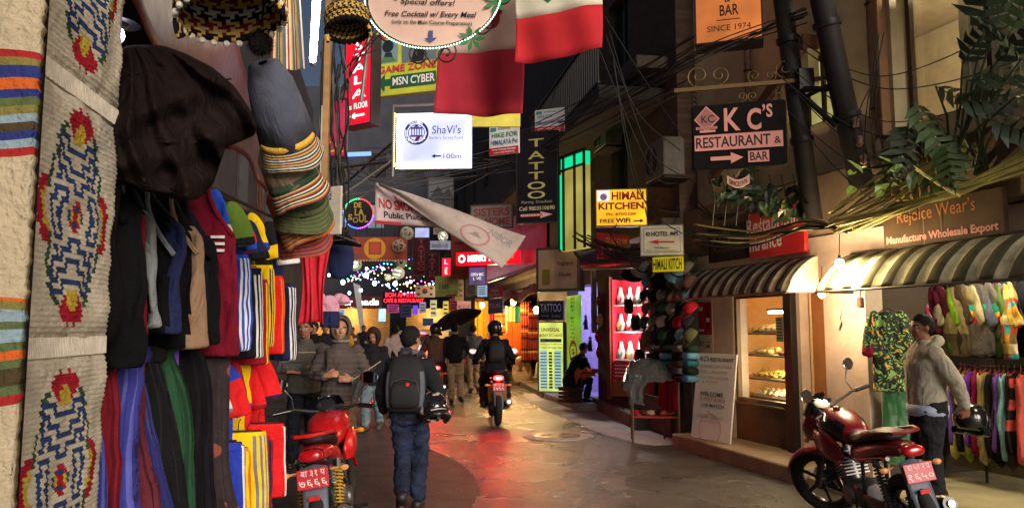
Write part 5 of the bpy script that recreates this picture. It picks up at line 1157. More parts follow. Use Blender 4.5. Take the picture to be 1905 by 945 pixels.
def put(kind, x, y, z, rz):
    M = SF @ Matrix.Translation((x, y, z)) @ Matrix.Rotation(rz, 4, 'Z') @ Matrix.Scale(1.25, 4)
    if kind not in protos:
        o = pastry(kind).build(NM[kind], mat(NM[kind], PC[kind], rough=.55, var=.5, vs_=30, bump=.3, bs=60), smooth='all'); o.matrix_world = M
        tag(o, LBL[kind], 'pastry' if kind != 'loaf' else 'bread', LBL[kind].split(' on ')[0] + 's'); protos[kind] = o
    else:
        c = protos[kind].copy(); COL.objects.link(c); c.matrix_world = M
for r in range(2):
    for k in range(8): put('loaf', .05 + gw * k / 8.2 + rnd.uniform(-.01, .01), .34 + .13 * r, SHZ[3] + .018 + .03 * r, rnd.uniform(-.3, .3))
for r in range(2):
    for k in range(4): put('roll', .06 + .085 * k, .34 + .12 * r, SHZ[2] + .018 + (.03 if r else 0), rnd.uniform(0, 3))
    for k in range(5): put('donut', gw * .5 + .075 * k, .34 + .11 * r, SHZ[2] + .018, rnd.uniform(0, 3))
for r in range(3):
    for k in range(13): put('twist', .05 + (gw - .08) * k / 13 + rnd.uniform(-.012, .012), .32 + .09 * r, SHZ[1] + .018 + .025 * r + rnd.uniform(0, .02), rnd.uniform(0, 3))
for r in range(2):
    for k in range(9): put('slice', .06 + (gw - .1) * k / 9 + rnd.uniform(-.01, .01), .33 + .13 * r, SHZ[0] + .018 + .03 * r, rnd.uniform(-.4, .4))
t = thing('price_card', 'small handwritten price list taped inside the bakery glass', 'card', M=wframe(FA, FB, s_g0 + gw * .60, 0, 0)); MB().box((.1, .14, 1.58), (.14, .008, .30)).build('card', mat('paper', (196, 186, 160)), t)
mb = MB()
for k in range(7): mb.box((.1, .1345, 1.70 - k * .038), (.10 - .01 * (k % 3), .002, .014))
mb.build('lettering', mat('ink', (60, 50, 50)), t, smooth=False)
paint([('CONFECTIONERY ESPRESSO', .03, .2, .97, .75, (150, 90, 80))], gw - .1, .18, tag(thing('window_lettering', 'faded maroon band with espresso lettering across the top of bakery glass', 'sign', M=wframe(FA, FB, s_g0 + .05, 2.0, -.028)), 'faded maroon band with espresso lettering across the top of bakery glass', 'sign'))
# menu board leaning at the corner
a, b = G(1285, 812, .17), G(1358, 826, .17); tt = min((W(1298, 656, a.y - .1 + .01 * k) for k in range(70)), key=lambda p: abs((p - a).dot((b - a).normalized())))
x = (b - a).normalized(); up = (tt - a); hgt = up.length; up.normalize(); up = (up - x * up.dot(x)).normalized(); yv = up.cross(x)
M = Matrix(((x.x, yv.x, up.x, a.x), (x.y, yv.y, up.y, a.y), (x.z, yv.z, up.z, a.z), (0, 0, 0, 1))); w = (b - a).length
t = thing('menu_board', "tall white handwritten KC'S RESTAURANT menu board leaning by the bakery window", 'menu board', M=M)
MB().box((w / 2, .012, hgt / 2), (w, .022, hgt)).build('board', mat('whiteboard_card', (240, 236, 230), rough=.5, var=.12, vs_=3), t, bevel=.006)
G1, P1, R1 = (150, 140, 140), (150, 120, 120), (206, 140, 140)
paint([("KC's", .10, .905, .32, .965, BLK), ('RESTAURANT', .36, .905, .95, .95, BLK), ('TENDERLOIN STEAK', .10, .83, .92, .865, G1, dict(b=-.01)), ('VEG LASAGNE', .14, .765, .82, .80, P1, dict(b=-.01)), ('CHICKEN SIZZLER', .12, .70, .86, .735, R1, dict(b=-.01)), ('& MOMO', .2, .645, .6, .68, R1, dict(b=-.01)), ('WELCOME', .16, .50, .76, .55, (70, 70, 76)), ('UPSTAIRS', .2, .445, .82, .485, R1), ('LIVE MATCH', .22, .375, .80, .415, (60, 60, 66)), ('@', .4, .31, .46, .34, G1), ('GARDEN TERRACE', .12, .245, .82, .28, G1, dict(b=-.01)), ('2nd floor', .26, .195, .64, .225, G1, dict(b=-.01)), ('ring', .5, .12, .28, R1, dict(ri=.95))], w, hgt, t)
# poster on the left pillar
sp_ = sf(1299, 600)
t = thing('drink_poster', 'red drink poster with a bottle above white notices on the bakery pillar', 'poster', M=wframe(FA, FB, sp_, 1.25, .006)); pw = sf(1326, 600) - sp_; ph = .72
MB().box((pw / 2, .002, ph / 2), (pw, .006, ph)).build('paper', mat('poster_paper', (206, 196, 190)), t)
paint([('rect', .02, .35, .98, .99, (176, 26, 36)), ('poly', [(.62, .45), (.82, .45), (.84, .70), (.76, .82), (.76, .92), (.68, .92), (.68, .82), (.60, .70)], (90, 20, 26)), ('rect', .61, .60, .83, .68, WHT), ('rect', .1, .82, .4, .9, WHT), ('rect', .08, .42, .45, .46, WHT), ('rect', .1, .2, .45, .22, (90, 90, 90)), ('rect', .1, .14, .4, .16, (90, 90, 90)), ('rect', .6, .2, .9, .22, (90, 90, 90)), ('rect', .6, .1, .85, .16, (150, 90, 60))], pw, ph, t)
t = thing('electric_box', 'small brown switch box on the pale pillar', 'switch box', M=wframe(FA, FB, sf(1604, 570), 1.86, .0)); MB().box((0, -.02, 0), (.05, .05, .1)).build('box', mat('brown_box', (96, 60, 44)), t, bevel=.006); MB().tube([V(0, -.02, .05), V(.01, -.01, .3)], .005, 6).build('cable', M_STEEL, t)
t = thing('wall_hook', 'small pale wall ornament hook on the pillar', 'hook', M=wframe(FA, FB, sf(1566, 590), 1.66, .0)); MB().tube([V(0, -.01, .12), V(-.01, -.03, .04), V(.02, -.04, 0), V(-.02, -.03, -.06)], .012, 8).ball((-.01, -.02, .1), (.025, .015, .04), 8).build('hook', mat('pale_ceramic', (200, 186, 168)), t)
# ================================================================ clothes shop stock
WC = lambda n, c_: cloth('shop_' + n, c_, bump=.3)
RCK = thing('clothes_rack', 'steel clothes rack with upper and lower rails inside the clothes shop', 'rack', M=wframe(FA, FB, s_p1, 0, -.9)); rl_ = FL + 1.1 - s_p1
MB().tube([V(.1, 0, 1.22), V(rl_, 0, 1.22)], .014, 8).tube([V(.1, .1, 2.12), V(rl_, .1, 2.12)], .014, 8).build('rail', M_STEEL, RCK)
for s in (.5, 1.5, 2.4): MB().tube([V(s, .02, .08), V(s, .02, 1.24)], .014, 8).build('upright', M_STEEL, RCK)
MB().box((rl_ / 2 + .1, .05, .30), (rl_, .03, .22)).build('base_board', mat('pale_board', (112, 100, 74), rough=.7), RCK)
sR = lambda px, py, off=-.9: hit(px, py, FA, FB, off)[0]
UPR = [(1700, 'stripe pink', (206, 60, 130), 'pink zebra striped top on the upper rack'), (1714, 'pale', (206, 200, 170), 'pale cream top between pink and green ones'), (1730, 'wine', (110, 36, 70), 'wine red top on the upper rack'), (1746, 'lime', (120, 176, 40), 'bright lime green blouse on the upper rack'), (1764, 'brown', (84, 70, 60), 'brown hooded top on the upper rack'), (1778, 'khaki', (160, 150, 110), 'khaki jacket with long sleeve on the upper rack'), (1792, 'cream', (220, 210, 170), 'cream collared jacket on the upper rack'), (1806, 'denim', (110, 120, 150), 'blue grey denim shirt on the upper rack'), (1820, 'grey', (110, 106, 106), 'grey hood with rainbow bands on the upper rack'), (1836, 'olive', (96, 130, 60), 'green knitted jacket on the upper rack'), (1852, 'floral', (90, 50, 80), 'dark purple floral patchwork coat on the upper rack'), (1874, 'patch', (176, 160, 120), 'bright patchwork jacket of orange and turquoise squares'), (1892, 'navy', (34, 36, 50), 'dark coat at the far end of the upper rack')]
pcs = [(70, 170, 170), (216, 150, 50), (226, 200, 90), (200, 80, 50), (130, 110, 70), (236, 220, 180)]
for k, (px, nm, c_, lab) in enumerate(UPR):
    s = sR(px, 580); c_ = tuple(int(q * .72) for q in c_); base = WC(nm.replace(' ', '_'), c_)
    pos = FA + fx * s + fy * (.98 - .05 * (k % 3)) + V(0, 0, 2.06 - .02 * (k % 2)); rz = math.atan2(fy.y, fy.x) + R(58 + 14 * (k % 3) - (30 if nm == 'patch' else 0))
    if nm == 'patch': mats = [base] + [WC('patch%d' % q, p) for q, p in enumerate(pcs)]; fn = lambda c: 1 + (int((c.x + 1) * 14) * 3 + int((c.z + 2) * 12) * 5) % 6
    elif nm == 'floral': mats = [base, WC('rose', (150, 60, 80)), WC('teal', (50, 90, 110)), WC('plum', (60, 40, 70))]; fn = lambda c: int(abs(noise.noise(c * 16)) * 9) % 4
    elif nm == 'grey': mats = [base, WC('teal2', (40, 150, 130)), WC('yel2', (230, 190, 40)), WC('red2', (190, 40, 60))]; fn = lambda c: (1 if c.z > -.30 else 2 if c.z > -.36 else 3) if -.42 < c.z < -.24 else 0
    elif nm == 'stripe pink': mats = [base, WC('cream_stripe', (226, 190, 200))]; fn = lambda c: int((c.z + c.x * .5 + 2) * 40) % 2
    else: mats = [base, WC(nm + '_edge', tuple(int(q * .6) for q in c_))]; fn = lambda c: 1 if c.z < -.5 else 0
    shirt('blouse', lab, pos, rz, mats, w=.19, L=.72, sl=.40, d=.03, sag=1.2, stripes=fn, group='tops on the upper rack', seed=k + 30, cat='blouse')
LWR = [(1786, (96, 70, 150), 'purple dress'), (1796, (40, 40, 44), 'black dress with lime hem'), (1804, (150, 160, 60), 'lime and black striped dress'), (1814, (110, 56, 170), 'violet long dress'), (1824, (140, 30, 80), 'magenta dress'), (1832, (200, 180, 120), 'straw coloured dress'), (1842, (160, 144, 100), 'khaki sleeveless dress'), (1852, (36, 36, 40), 'black button front dress'), (1860, (30, 30, 34), 'second black dress'), (1868, (124, 80, 170), 'lilac dress'), (1876, (140, 190, 200), 'pale turquoise dress'), (1884, (60, 46, 44), 'dark brown dress'), (1896, (34, 30, 34), 'black dress with coral swirl'), (1908, (200, 90, 80), 'coral dress'), (1778, (210, 200, 120), 'pale yellow dress behind the helmet')]
for k, (px, c_, lab) in enumerate(LWR):
    s = sR(px, 780); pos = FA + fx * s + fy * .88 + V(0, 0, 1.17); t = thing('hanging_dress', lab + ' on the lower rack', 'dress', pos, math.atan2(fy.y, fy.x) + R(28 + 9 * (k % 3 - 1)), 'dresses on the lower rack')
    mb = MB(); L = .78 + .07 * (k % 3)
    mb.loft([(-.0, 0, 0, .07, .018), (-.03, 0, 0, .15, .025), (-.12, 0, 0, .155, .034), (-.24, 0, 0, .14, .036), (-.33, 0, 0, .15, .04), (-.42, 0, 0, .17, .04), (-.52, 0, 0, .18, .04), (-.62, 0, 0, .19, .04), (-L, 0, 0, .205, .042)], 48, axis='z')
    folds(mb, .045, 17, 3, k * 1.3); e2 = tuple(min(255, int(q * 1.3 + 20)) for q in c_)
    paintf(mb, (lambda c: 1 if (int((c.z + 2) * 16) % 3 == 0 and k in (2, 1, 12)) else 0)); mb.build('fabric', [WC('dress_%d' % k, c_), WC('dress_trim', (200, 200, 70) if k in (1, 2) else (196, 80, 70))], t, smooth='all', sub=1)
    MB().tube([V(-.14, 0, -.02), V(0, 0, .02), V(.14, 0, -.02)], .009, 6).tube([V(0, 0, .02), V(0, 0, .06), V(.01, 0, .08)], .003, 5).build('hanger', mat('red_brown_hanger', (120, 50, 44), rough=.4), t)
# embroidered coat and velvet trousers on show
p = W(1650, 575, 7.55)
t = shirt('embroidered_coat', 'long black coat embroidered with green and orange flowers, red cuff', p, R(-8), [patchy('coat_print', [(130, 176, 96), (32, 38, 34), (26, 28, 30), (34, 42, 36), (72, 132, 62), (224, 150, 70)], 15), WC('cuff', (120, 20, 50))], w=.15, L=.80, sl=.42, d=.045, sag=1.42, seed=77, cat='coat',
      stripes=lambda c: 1 if (abs(c.x) > .155 and c.z < -.36 and c.z > -.52) else 0)
pants('velvet_trousers', 'emerald green velvet trousers under the embroidered coat', p + V(.10, .12, -.74), R(-8), [mat('emerald_velvet', (20, 96, 46), rough=.4, bump=.3, sheen=.6)], w=.13, L=.80, d=.05, seed=5, flare=1.3)
t = thing('shop_lamp', 'white tube glimpsed behind the embroidered coat', 'lamp'); MB().tube([W(1672, 566, 8.6), W(1702, 562, 8.3)], .03, 8).build('tube', glow('cold_tube', (235, 250, 240), 20), t); MB().tube([W(1668, 561, 8.62), W(1706, 556, 8.3)], .02, 8).build('fitting', M_STEEL, t)
roomlight(bld, (s_p1 + 1.0, .62, 2.36), 55, (255, 236, 190), .1); roomlight(bld, (s_p1 + 2.2, .55, 2.36), 45, (255, 236, 190), .1)
# ================================================================ cap stall, jewellery and bags
gx, gy, _ = axes(GA, GB)
def GP(px, py, off):
    s, z, Y = hit(px, py, GA, GB, off); return GA + gx * s - gy * off + V(0, 0, z)
RZG = math.atan2(gx.y, gx.x)
def cap_mb(sc=1.0):
    mb = MB(); mb.cur = 0
    mb.lathe([(.098, 0), (.10, .03), (.088, .075), (.05, .11), (.002, .12)], 20, cap=False)
    mb.cur = 1; mb.grid(lambda u, v: V((.092 + .0 * v) * math.cos(R(-155) + u * R(130)) * (1 + .02 * v), (.095 + .085 * v * math.sin(u * 3.14)) * math.sin(R(-155) + u * R(130)) - .0, .004 - .03 * v), 14, 5)
    return mb
CC = [('black', (26, 26, 30)), ('grey', (140, 136, 130)), ('red', (170, 30, 50)), ('pale blue', (110, 150, 180)), ('brown', (90, 64, 50)), ('white', (196, 192, 184)), ('navy', (40, 44, 70)), ('olive', (90, 92, 64)), ('striped', (120, 90, 76)), ('green', (50, 90, 70))]
rowword = ['top', 'second', 'third', 'fourth', 'fifth', 'sixth', 'seventh']
seen = set(); rnd = random.Random(21)
for r in range(6):
    for k in range(6):
        px = 1203 + 16 * k + (4 if r % 2 else 0); py = 502 + 25 * r
        if px > 1292: continue
        ci = rnd.randrange(10); nm, c_ = CC[ci]
        lab = '%s cap in the %s row of the cap stall' % (nm, rowword[r])
        q = 0
        while lab in seen: ci = (ci + 1) % 10; nm, c_ = CC[ci]; lab = '%s cap in the %s row of the cap stall' % (nm, rowword[r])
        seen.add(lab); p = GP(px, py, .18 + .05 * (r % 2))
        t = thing('baseball_cap', lab, 'cap', M=Matrix.Translation(p) @ Matrix.Rotation(RZG + R(rnd.uniform(-30, 10)), 4, 'Z') @ Matrix.Rotation(R(rnd.uniform(25, 60)), 4, 'X'), group='caps hung on the cap stall')
        m1 = cloth('cap_' + nm.replace(' ', '_'), c_, bump=.2); m2 = cloth('visor', tuple(int(q_ * .7) for q_ in c_) if ci != 5 else (60, 60, 90))
        mb = cap_mb(); a_ = MB(); v_ = MB()
        mb.build('shell', [m1, m2], t, solid=.004, smooth='all')
seen = set()
for k, (px, py, ci) in enumerate([(1236, 520, 0), (1178, 508, 0), (1196, 500, 1), (1262, 508, 3)]):
    p = GP(px, py, .3); t = thing('sun_hat', '%s brimmed hat hung at the top of the cap stall' % ['wide black', 'small black', 'grey', 'pale blue'][k], 'hat', M=Matrix.Translation(p) @ Matrix.Rotation(R(40), 4, 'X'))
    MB().lathe([(.02, .11), (.07, .105), (.095, .06), (.10, 0), (.19, -.04)], 24, cap=False).build('felt', cloth('hat', CC[ci][1]), t, solid=.005, smooth='all')
    MB().lathe([(.102, .002), (.101, .025)], 24, cap=False).build('hat_band', cloth('hat_band_plain', (50, 46, 46)), t, solid=.004)
for k, (px, py, c_, lab) in enumerate([(1170, 570, (34, 30, 34), 'black knitted bag hung highest at the cap stall'), (1183, 600, (44, 36, 36), 'black bag with tan strap below the highest bag'), (1200, 640, (120, 70, 66), 'checked red and grey woven bag'), (1190, 664, (28, 26, 30), 'black furry bag hanging lowest')]):
    p = GP(px, py + 14, .22); t = thing('shoulder_bag', lab, 'bag', p, RZG, 'bags hanging beside the jewellery case'); mb = MB()
    mb.loft([(0, 0, 0, .10, .03), (.04, 0, 0, .13, .06), (.16, 0, 0, .125, .06), (.24, 0, 0, .11, .035)], 18, axis='z'); folds(mb, .02, 20, 9, k)
    paintf(mb, lambda c: (int((c.x + 1) * 50) + int(c.z * 50)) % 2 if k == 2 else (1 if .1 < c.z < .13 else 0)); mb.build('body', [cloth('bag_%d' % k, c_, bump=.6, bs=90), cloth('bag_band', (150, 130, 116) if k == 2 else (96, 80, 66))], t, smooth='all')
    MB().tube([V(-.1, 0, .22), V(-.05, 0, .36), V(0, 0, .44), V(.05, 0, .36), V(.1, 0, .22)], (.012, .005), 6).build('strap', cloth('bag_strap', (60, 50, 46)), t)
# folded knitwear piles
fi = 0; FC = [('black', (30, 30, 34)), ('teal', (60, 120, 140)), ('grey', (110, 112, 116)), ('pale blue', (110, 170, 210)), ('brown', (80, 64, 56)), ('dark green', (36, 60, 50))]
for c_i, px in enumerate((1216, 1240, 1264, 1284)):
    for r in range(5):
        nm, c_ = FC[(r * 2 + c_i * 3) % 6]; p = GP(px, 704 - 14 * r, .12)
        t = MB(); t.loft([(-.05, 0, 0, .09, .03), (-.045, 0, 0, .115, .045), (0, 0, 0, .12, .05), (.045, 0, 0, .115, .045), (.05, 0, 0, .09, .03)], 12, sq=3)
        o = t.build('folded_jumper', cloth('knit_' + nm.replace(' ', '_'), c_, bump=.8, bs=70), smooth='all'); o.matrix_world = Matrix.Translation(p) @ Matrix.Rotation(RZG, 4, 'Z') @ Matrix.Diagonal((1, 1.6, 1, 1))
        tag(o, '%s folded jumper, %s from the bottom of the %s pile' % (nm, ['lowest', 'second', 'third', 'fourth', 'fifth'][r] if r else 'lowest, counted', ['bag side', 'second', 'third', 'bakery side'][c_i]), 'jumper', 'folded jumpers in piles')
# jewellery case
JW, jw_, jh_ = qframe((1137, 13.15, 1211, 12.7, 520, 737))
case = thing('jewellery_case', 'red lined jewellery case with white shelves in the doorway', 'display case', M=JW)
MB().box((jw_ / 2, .36, jh_ / 2), (jw_, .04, jh_)).box((.02, .19, jh_ / 2), (.03, .34, jh_)).box((jw_ - .02, .19, jh_ / 2), (.03, .34, jh_)).build('red_lining', mat('red_velvet_back', (190, 34, 50), rough=.8), case, smooth=False)
for z in (.62, 1.10, 1.56): MB().box((jw_ / 2, .2, z), (jw_ - .08, .28, .02)).build('shelf', mat('white_shelf', (214, 206, 206), rough=.4), case, smooth=False)
MB().box((jw_ / 2, .02, .44), (jw_ - .06, .02, .30)).build('front_panel', mat('red_lettered_panel', (176, 30, 44), rough=.5), case, smooth=False)
paint([('rect', .1, .17 + .03 * q, .9 - .1 * (q % 2), .18 + .03 * q, (226, 190, 190)) for q in range(4)], jw_, jh_, case, y0=.005)
MB().box((jw_ / 2, .04, .14), (jw_ - .06, .05, .26)).build('plinth', M_WOOD, case)
MB().box((-.03, .02, jh_ / 2), (.07, .1, jh_ + .1)).build('door_post', mat('red_brown_post', (110, 56, 40), rough=.5), case, bevel=.004)
for z in (1.95, 1.42, .98): roomlight(case, (jw_ / 2, .0, z), 12, (255, 240, 244), .05)
sw = ['lowest', 'middle', 'upper']; jw = ['near the door post', 'second from the door post', 'third from the door post', 'by the bags']
for r, z in enumerate((.63, 1.11, 1.57)):
    for k in range(4):
        t = thing('necklace_bust', 'necklace bust on the %s jewellery shelf, %s' % (sw[r], jw[k]), 'bust', M=JW @ Matrix.Translation((.11 + (jw_ - .22) * k / 3, .17, z)) @ Matrix.Scale(.86, 4), group='necklace busts in the case')
        MB().loft([(0, 0, 0, .06, .04), (.05, 0, 0, .075, .045), (.16, 0, .01, .09, .04), (.24, 0, .015, .05, .035), (.36, 0, .02, .03, .03)], 14, axis='z').build('bust', mat('cream_velvet', (216, 206, 186), rough=.8), t, smooth='all')
        MB().tube([V(.05 * math.cos(a), -.05, .20 + .12 * math.sin(a)) for a in [R(200 + 14 * q) for q in range(11)]], .010, 6).tube([V(.07 * math.cos(a), -.05, .20 + .16 * math.sin(a)) for a in [R(200 + 14 * q) for q in range(11)]], .008, 6).build('necklace', mat('beads_%d' % (k + r), [(60, 150, 140), (200, 170, 60), (170, 40, 50), (90, 110, 150), (60, 130, 90), (210, 200, 190)][(k + r) % 6], rough=.3), t)
# masks and puppets by the passage
for k, (px, py, c_, lab) in enumerate([(1116, 560, (120, 30, 40), 'dark red fabric mask at the top of the string'), (1116, 596, (196, 176, 130), 'pale grinning carved mask'), (1113, 625, (170, 40, 44), 'bright red carved mask under the pale one'), (1115, 655, (130, 34, 40), 'crimson carved mask lowest on the string')]):
    p = GP(px, py, .16); t = thing('carved_mask', lab, 'mask', p, RZG + R(20), 'carved masks on a string'); mb = MB(); mb.ball((0, 0, 0), (.085, .05, .13), 14); mb.ball((0, -.055, -.01), (.018, .03, .03), 8); mb.build('face', mat('mask_paint_%d' % k, c_, rough=.4, var=.4), t, smooth='all')
    for s in (-1, 1): MB().ball((s * .03, -.046, .03), (.016, .01, .012), 8).build('eye', mat('mask_eye', (230, 220, 200)), t)
    MB().loft([(-.052, 0, -.06, .03, .004), (-.04, 0, -.06, .04, .012)], 10).build('mouth', mat('mask_mouth', (30, 16, 16)), t)
    MB().tube([V(0, 0, .12), V(0, 0, .30)], .004, 5).build('string', M_STEEL, t)
for k, (px, py, c_, lab) in enumerate([(1090, 600, (60, 90, 150), 'blue dressed string puppet in the lilac passage'), (1072, 640, (30, 30, 34), 'black string puppet lower in the lilac passage'), (1098, 640, (40, 70, 60), 'dark green string puppet beside the masks')]):
    p = GP(px, py, .12); t = thing('string_puppet', lab, 'puppet', p, RZG); mb = MB()
    mb.loft([(-.14, 0, 0, .09, .04), (-.02, 0, 0, .045, .035), (.06, 0, 0, .05, .03), (.08, 0, 0, .02, .02)], 12, axis='z'); mb.tube([V(-.04, 0, .05), V(-.11, -.02, -.03)], .016, 6); mb.tube([V(.04, 0, .05), V(.11, -.02, -.02)], .016, 6); mb.build('dress', cloth('puppet_%d' % k, c_), t, smooth='all')
    MB().ball((0, 0, .115), (.034, .034, .042), 10).build('head', mat('puppet_face', (196, 150, 120)), t); MB().tube([V(0, 0, .15), V(0, 0, .4)], .003, 4).build('string', M_STEEL, t)
roomlight(row, ((lo0 + lo1) / 2, 1.0, 2.3), 90, (214, 206, 255))
# ================================================================ tables in front of the stalls
def table(label, c, rz, w, d, h, top, cloths=None, group=None):
    t = thing('market_table', label, 'table', c, rz, group)
    MB().box((0, 0, h - .015), (w, d, .03)).build('table_top', top, t, bevel=.004)
    for sx in (-1, 1):
        for sy in (-1, 1): MB().tube([V(sx * (w / 2 - .03), sy * (d / 2 - .03), 0), V(sx * (w / 2 - .03), sy * (d / 2 - .03), h - .03)], .016, 8).build('leg', mat('rusty_leg', (96, 84, 70), rough=.6, metal=.3), t)
    return t
c0 = V(2.02, 10.86, 0); RZT = R(-6)
t = table('small market table with red tray shelf standing on the apron', c0, RZT, .68, .40, .92, M_DWOOD)
MB().box((0, 0, .36), (.64, .38, .025)).build('lower_shelf', mat('red_tray', (150, 30, 40), rough=.5), t)
tp = thing('plastic_sheet', 'crumpled clear plastic sheet draped over goods on the market table', 'sheet', c0 + V(-.02, 0, .92), RZT)
def PS(u, v):
    x = -.42 + .84 * u; y = -.27 + .54 * v; e = min(u, 1 - u) * 2; f = min(v, 1 - v) * 2
    h = .27 * (1 - (abs(2 * u - .85)) ** 2.2) * min(1, f * 1.6) * (.7 + .3 * u); h = max(h, .02) - (.10 * (1 - min(1, f * 5))) - (.14 * (1 - min(1, e * 4)) if u < .2 else .0)
    n_ = noise.noise(V(x * 7, y * 7, 1)) * .05 + abs(noise.noise(V(x * 15, y * 13, 2))) * .05
    return V(x, y, h + n_ * (.4 + .6 * min(1, e * 3)))
pm = bpy.data.materials.new('clear_plastic'); pm.use_nodes = True; q_ = pm.node_tree.nodes['Principled BSDF']; q_.inputs['Base Color'].default_value = (.10, .11, .125, 1); q_.inputs['Roughness'].default_value = .12; q_.inputs['Alpha'].default_value = .5; q_.inputs['Coat Weight'].default_value = .6
MB().grid(PS, 54, 36).build('sheet', pm, tp, smooth='all', solid=.003)
MB().grid(lambda u, v: V(-.36 + .30 * u * (1 - .4 * v) + .02 * math.sin(v * 9), -.275 + .02 * math.sin(u * 12 + v * 3), .04 - .42 * v), 10, 16).build('hanging_flap', pm, tp, smooth='all', solid=.003)
GC = [('red', (150, 30, 40)), ('brown', (96, 60, 44)), ('cream', (190, 170, 140)), ('black', (36, 32, 34)), ('orange', (190, 90, 40)), ('gold', (170, 130, 60))]
for k in range(6):
    mb = MB(); mb.loft([(-.05, 0, .02, .02, .012), (0, 0, .03, .04, .028), (.05, 0, .02, .03, .018)], 12); mb.torus(.025, .008, 12, 6, Matrix.Translation((0, -.02, .045)))
    o = mb.build('felt_slipper', cloth('slipper_' + GC[k][0], GC[k][1]), smooth='all'); o.matrix_world = Matrix.Translation(c0 + Matrix.Rotation(RZT, 3, 'Z') @ V(-.26 + .10 * k, -.06 + .05 * (k % 2), .373)) @ Matrix.Rotation(.4 * k, 4, 'Z') @ Matrix.Scale(1.3, 4); tag(o, '%s felt slipper on the red lower shelf of the market table' % GC[k][0], 'slipper', 'felt slippers on the lower shelf')
for k in range(5):
    mb = MB(); mb.loft([(0, 0, 0, .05, .05), (.03, 0, 0, .075, .07), (.13, 0, 0, .06, .06), (.17, 0, 0, .02, .02)], 14, axis='z'); o = mb.build('souvenir_bundle', cloth('bundle_' + GC[k][0], GC[k][1]), smooth='all')
    o.matrix_world = Matrix.Translation(c0 + Matrix.Rotation(RZT, 3, 'Z') @ V(-.26 + .13 * k, .04 * (k % 2), .922)); tag(o, '%s souvenir bundle under the plastic sheet' % GC[k][0], 'bundle', 'souvenir bundles under the plastic')
c1 = GP(1262, 800, .06); c1.z = 0
t = table('long stall table with dark red cloth below the cap stall', c1 + V(.0, .0, 0), RZG, .62, .26, .92, M_DWOOD)
tc_ = thing('table_cloth', 'dark red tablecloth hanging down the front of the cap stall', 'tablecloth', c1 + V(.0, .0, .925), RZG)
MB().box((0, 0, .004), (.66, .3, .008)).grid(lambda u, v: V(-.33 + .66 * u, -.155 - .02 * math.sin(u * 30) * v, .006 - (.42 + .10 * math.sin(u * 3)) * v), 50, 10).build('cloth', cloth('wine_cloth', (130, 22, 44)), tc_, smooth=True, solid=.003)
t = thing('brick_plinth', 'low dark wall of stacked bricks under the cap stall', 'wall', M=wframe(GA, GB, sg(1205, 780, .02), 0, .05)); MB().box((.5, .02, .3), (1.1, .05, .5)).build('brickwork', M_BRICK, t, smooth=False)
cw = G(1088, 764) + V(.08, .35, .02)
t = table('rickety vendor table with an orange cloth beside the seated man', V(cw.x + .08, cw.y, .12), R(8), .52, .42, .62, mat('red_table_top', (150, 40, 40)))
oc = thing('orange_cloth', 'orange cloth thrown over the vendor table', 'cloth', V(cw.x - .02, cw.y, .745), R(8)); MB().grid(lambda u, v: V(-.26 + .40 * u, -.26 + .5 * v, .05 + .07 * noise.noise(V(u * 4, v * 3, 0)) - .16 * max(0, .22 - v) / .22 - (.16 * max(0, .2 - u) / .2)), 26, 20).build('fabric', cloth('orange_cotton', (206, 110, 50)), oc, smooth='all', solid=.004)
for k in range(5): 
    o = MB().loft([(-.06, 0, .02, .02, .01), (-.05, 0, .025, .045, .025), (.05, 0, .025, .045, .025), (.06, 0, .02, .02, .01)], 12).build('boxed_trinket', mat('trinket_%d' % k, GC[k][1], rough=.5), smooth='all'); o.matrix_world = Matrix.Translation((cw.x + .12 + .05 * (k % 3), cw.y - .1 + .08 * k / 2, .745)) @ Matrix.Rotation(k * .7, 4, 'Z'); tag(o, '%s trinket box on the vendor table' % GC[k][0], 'trinket', 'trinkets on the vendor table')
# ================================================================ lit textile shop farther on
TX = [(903, 560, 40, 110, 24.5, (226, 180, 60), 'yellow cloth hanging at the far end of the textile shop'), (918, 568, 20, 80, 23.4, (170, 40, 60), 'crimson shawl hung beside the yellow cloth'), (936, 572, 34, 76, 22.6, (186, 120, 60), 'orange brown shawl with woven bands'), (955, 570, 28, 50, 21.8, (236, 220, 120), 'pale yellow and teal shawl near the bulb'), (962, 600, 34, 60, 21.2, (214, 100, 40), 'bright orange cloth bunched in the middle'), (978, 562, 16, 110, 20.6, (180, 84, 50), 'long rust coloured shawl'), (992, 570, 18, 100, 20.0, (150, 60, 60), 'dark red shawl nearest the tattoo board')]
for k, (px, py, wp, hp, Y, c_, lab) in enumerate(TX):
    t = thing('hanging_shawl', lab, 'shawl', W(px, py, Y - .15), R(-12), 'shawls hung in the textile shop'); w = wp / F * Y; h = hp / F * Y
    cm = [cloth('shawl_%d' % k, c_), cloth('shawl_band_%d' % k, tuple(int(q * .55) for q in c_)), cloth('shawl_band2', (60, 150, 130) if k == 3 else (220, 170, 90))]
    mb = MB(); mb.grid(lambda u, v: V(-w / 2 + w * u, .05 * math.sin(u * 22 + k), -h * v), 24, 26, mfn=lambda u, v: (1 if int(v * 26) % 5 == 0 else 2 if int(v * 26) % 9 == 3 else 0) if k in (2, 5, 6, 1) else (2 if k == 3 and u > .6 else 0)); mb.build('fabric', cm, t, smooth='all', solid=.01); MB().tube([V(-w / 2 - .05, 0, .01), V(w / 2 + .05, 0, .01)], .012, 6).build('pole', M_STEEL, t)
for k, (px, py, Y, e) in enumerate([(897, 568, 23.0, 100), (926, 567, 21.6, 120), (955, 562, 20.2, 130), (998, 577, 18.2, 90)]):
    bulb('bare bright bulb %s of the textile shop' % ['at the far corner', 'above the woven shawl', 'hung highest over the middle', 'at the near edge'][k], W(px, py, Y), e, (255, 202, 130), r=.075, e=45, cordlen=.6)
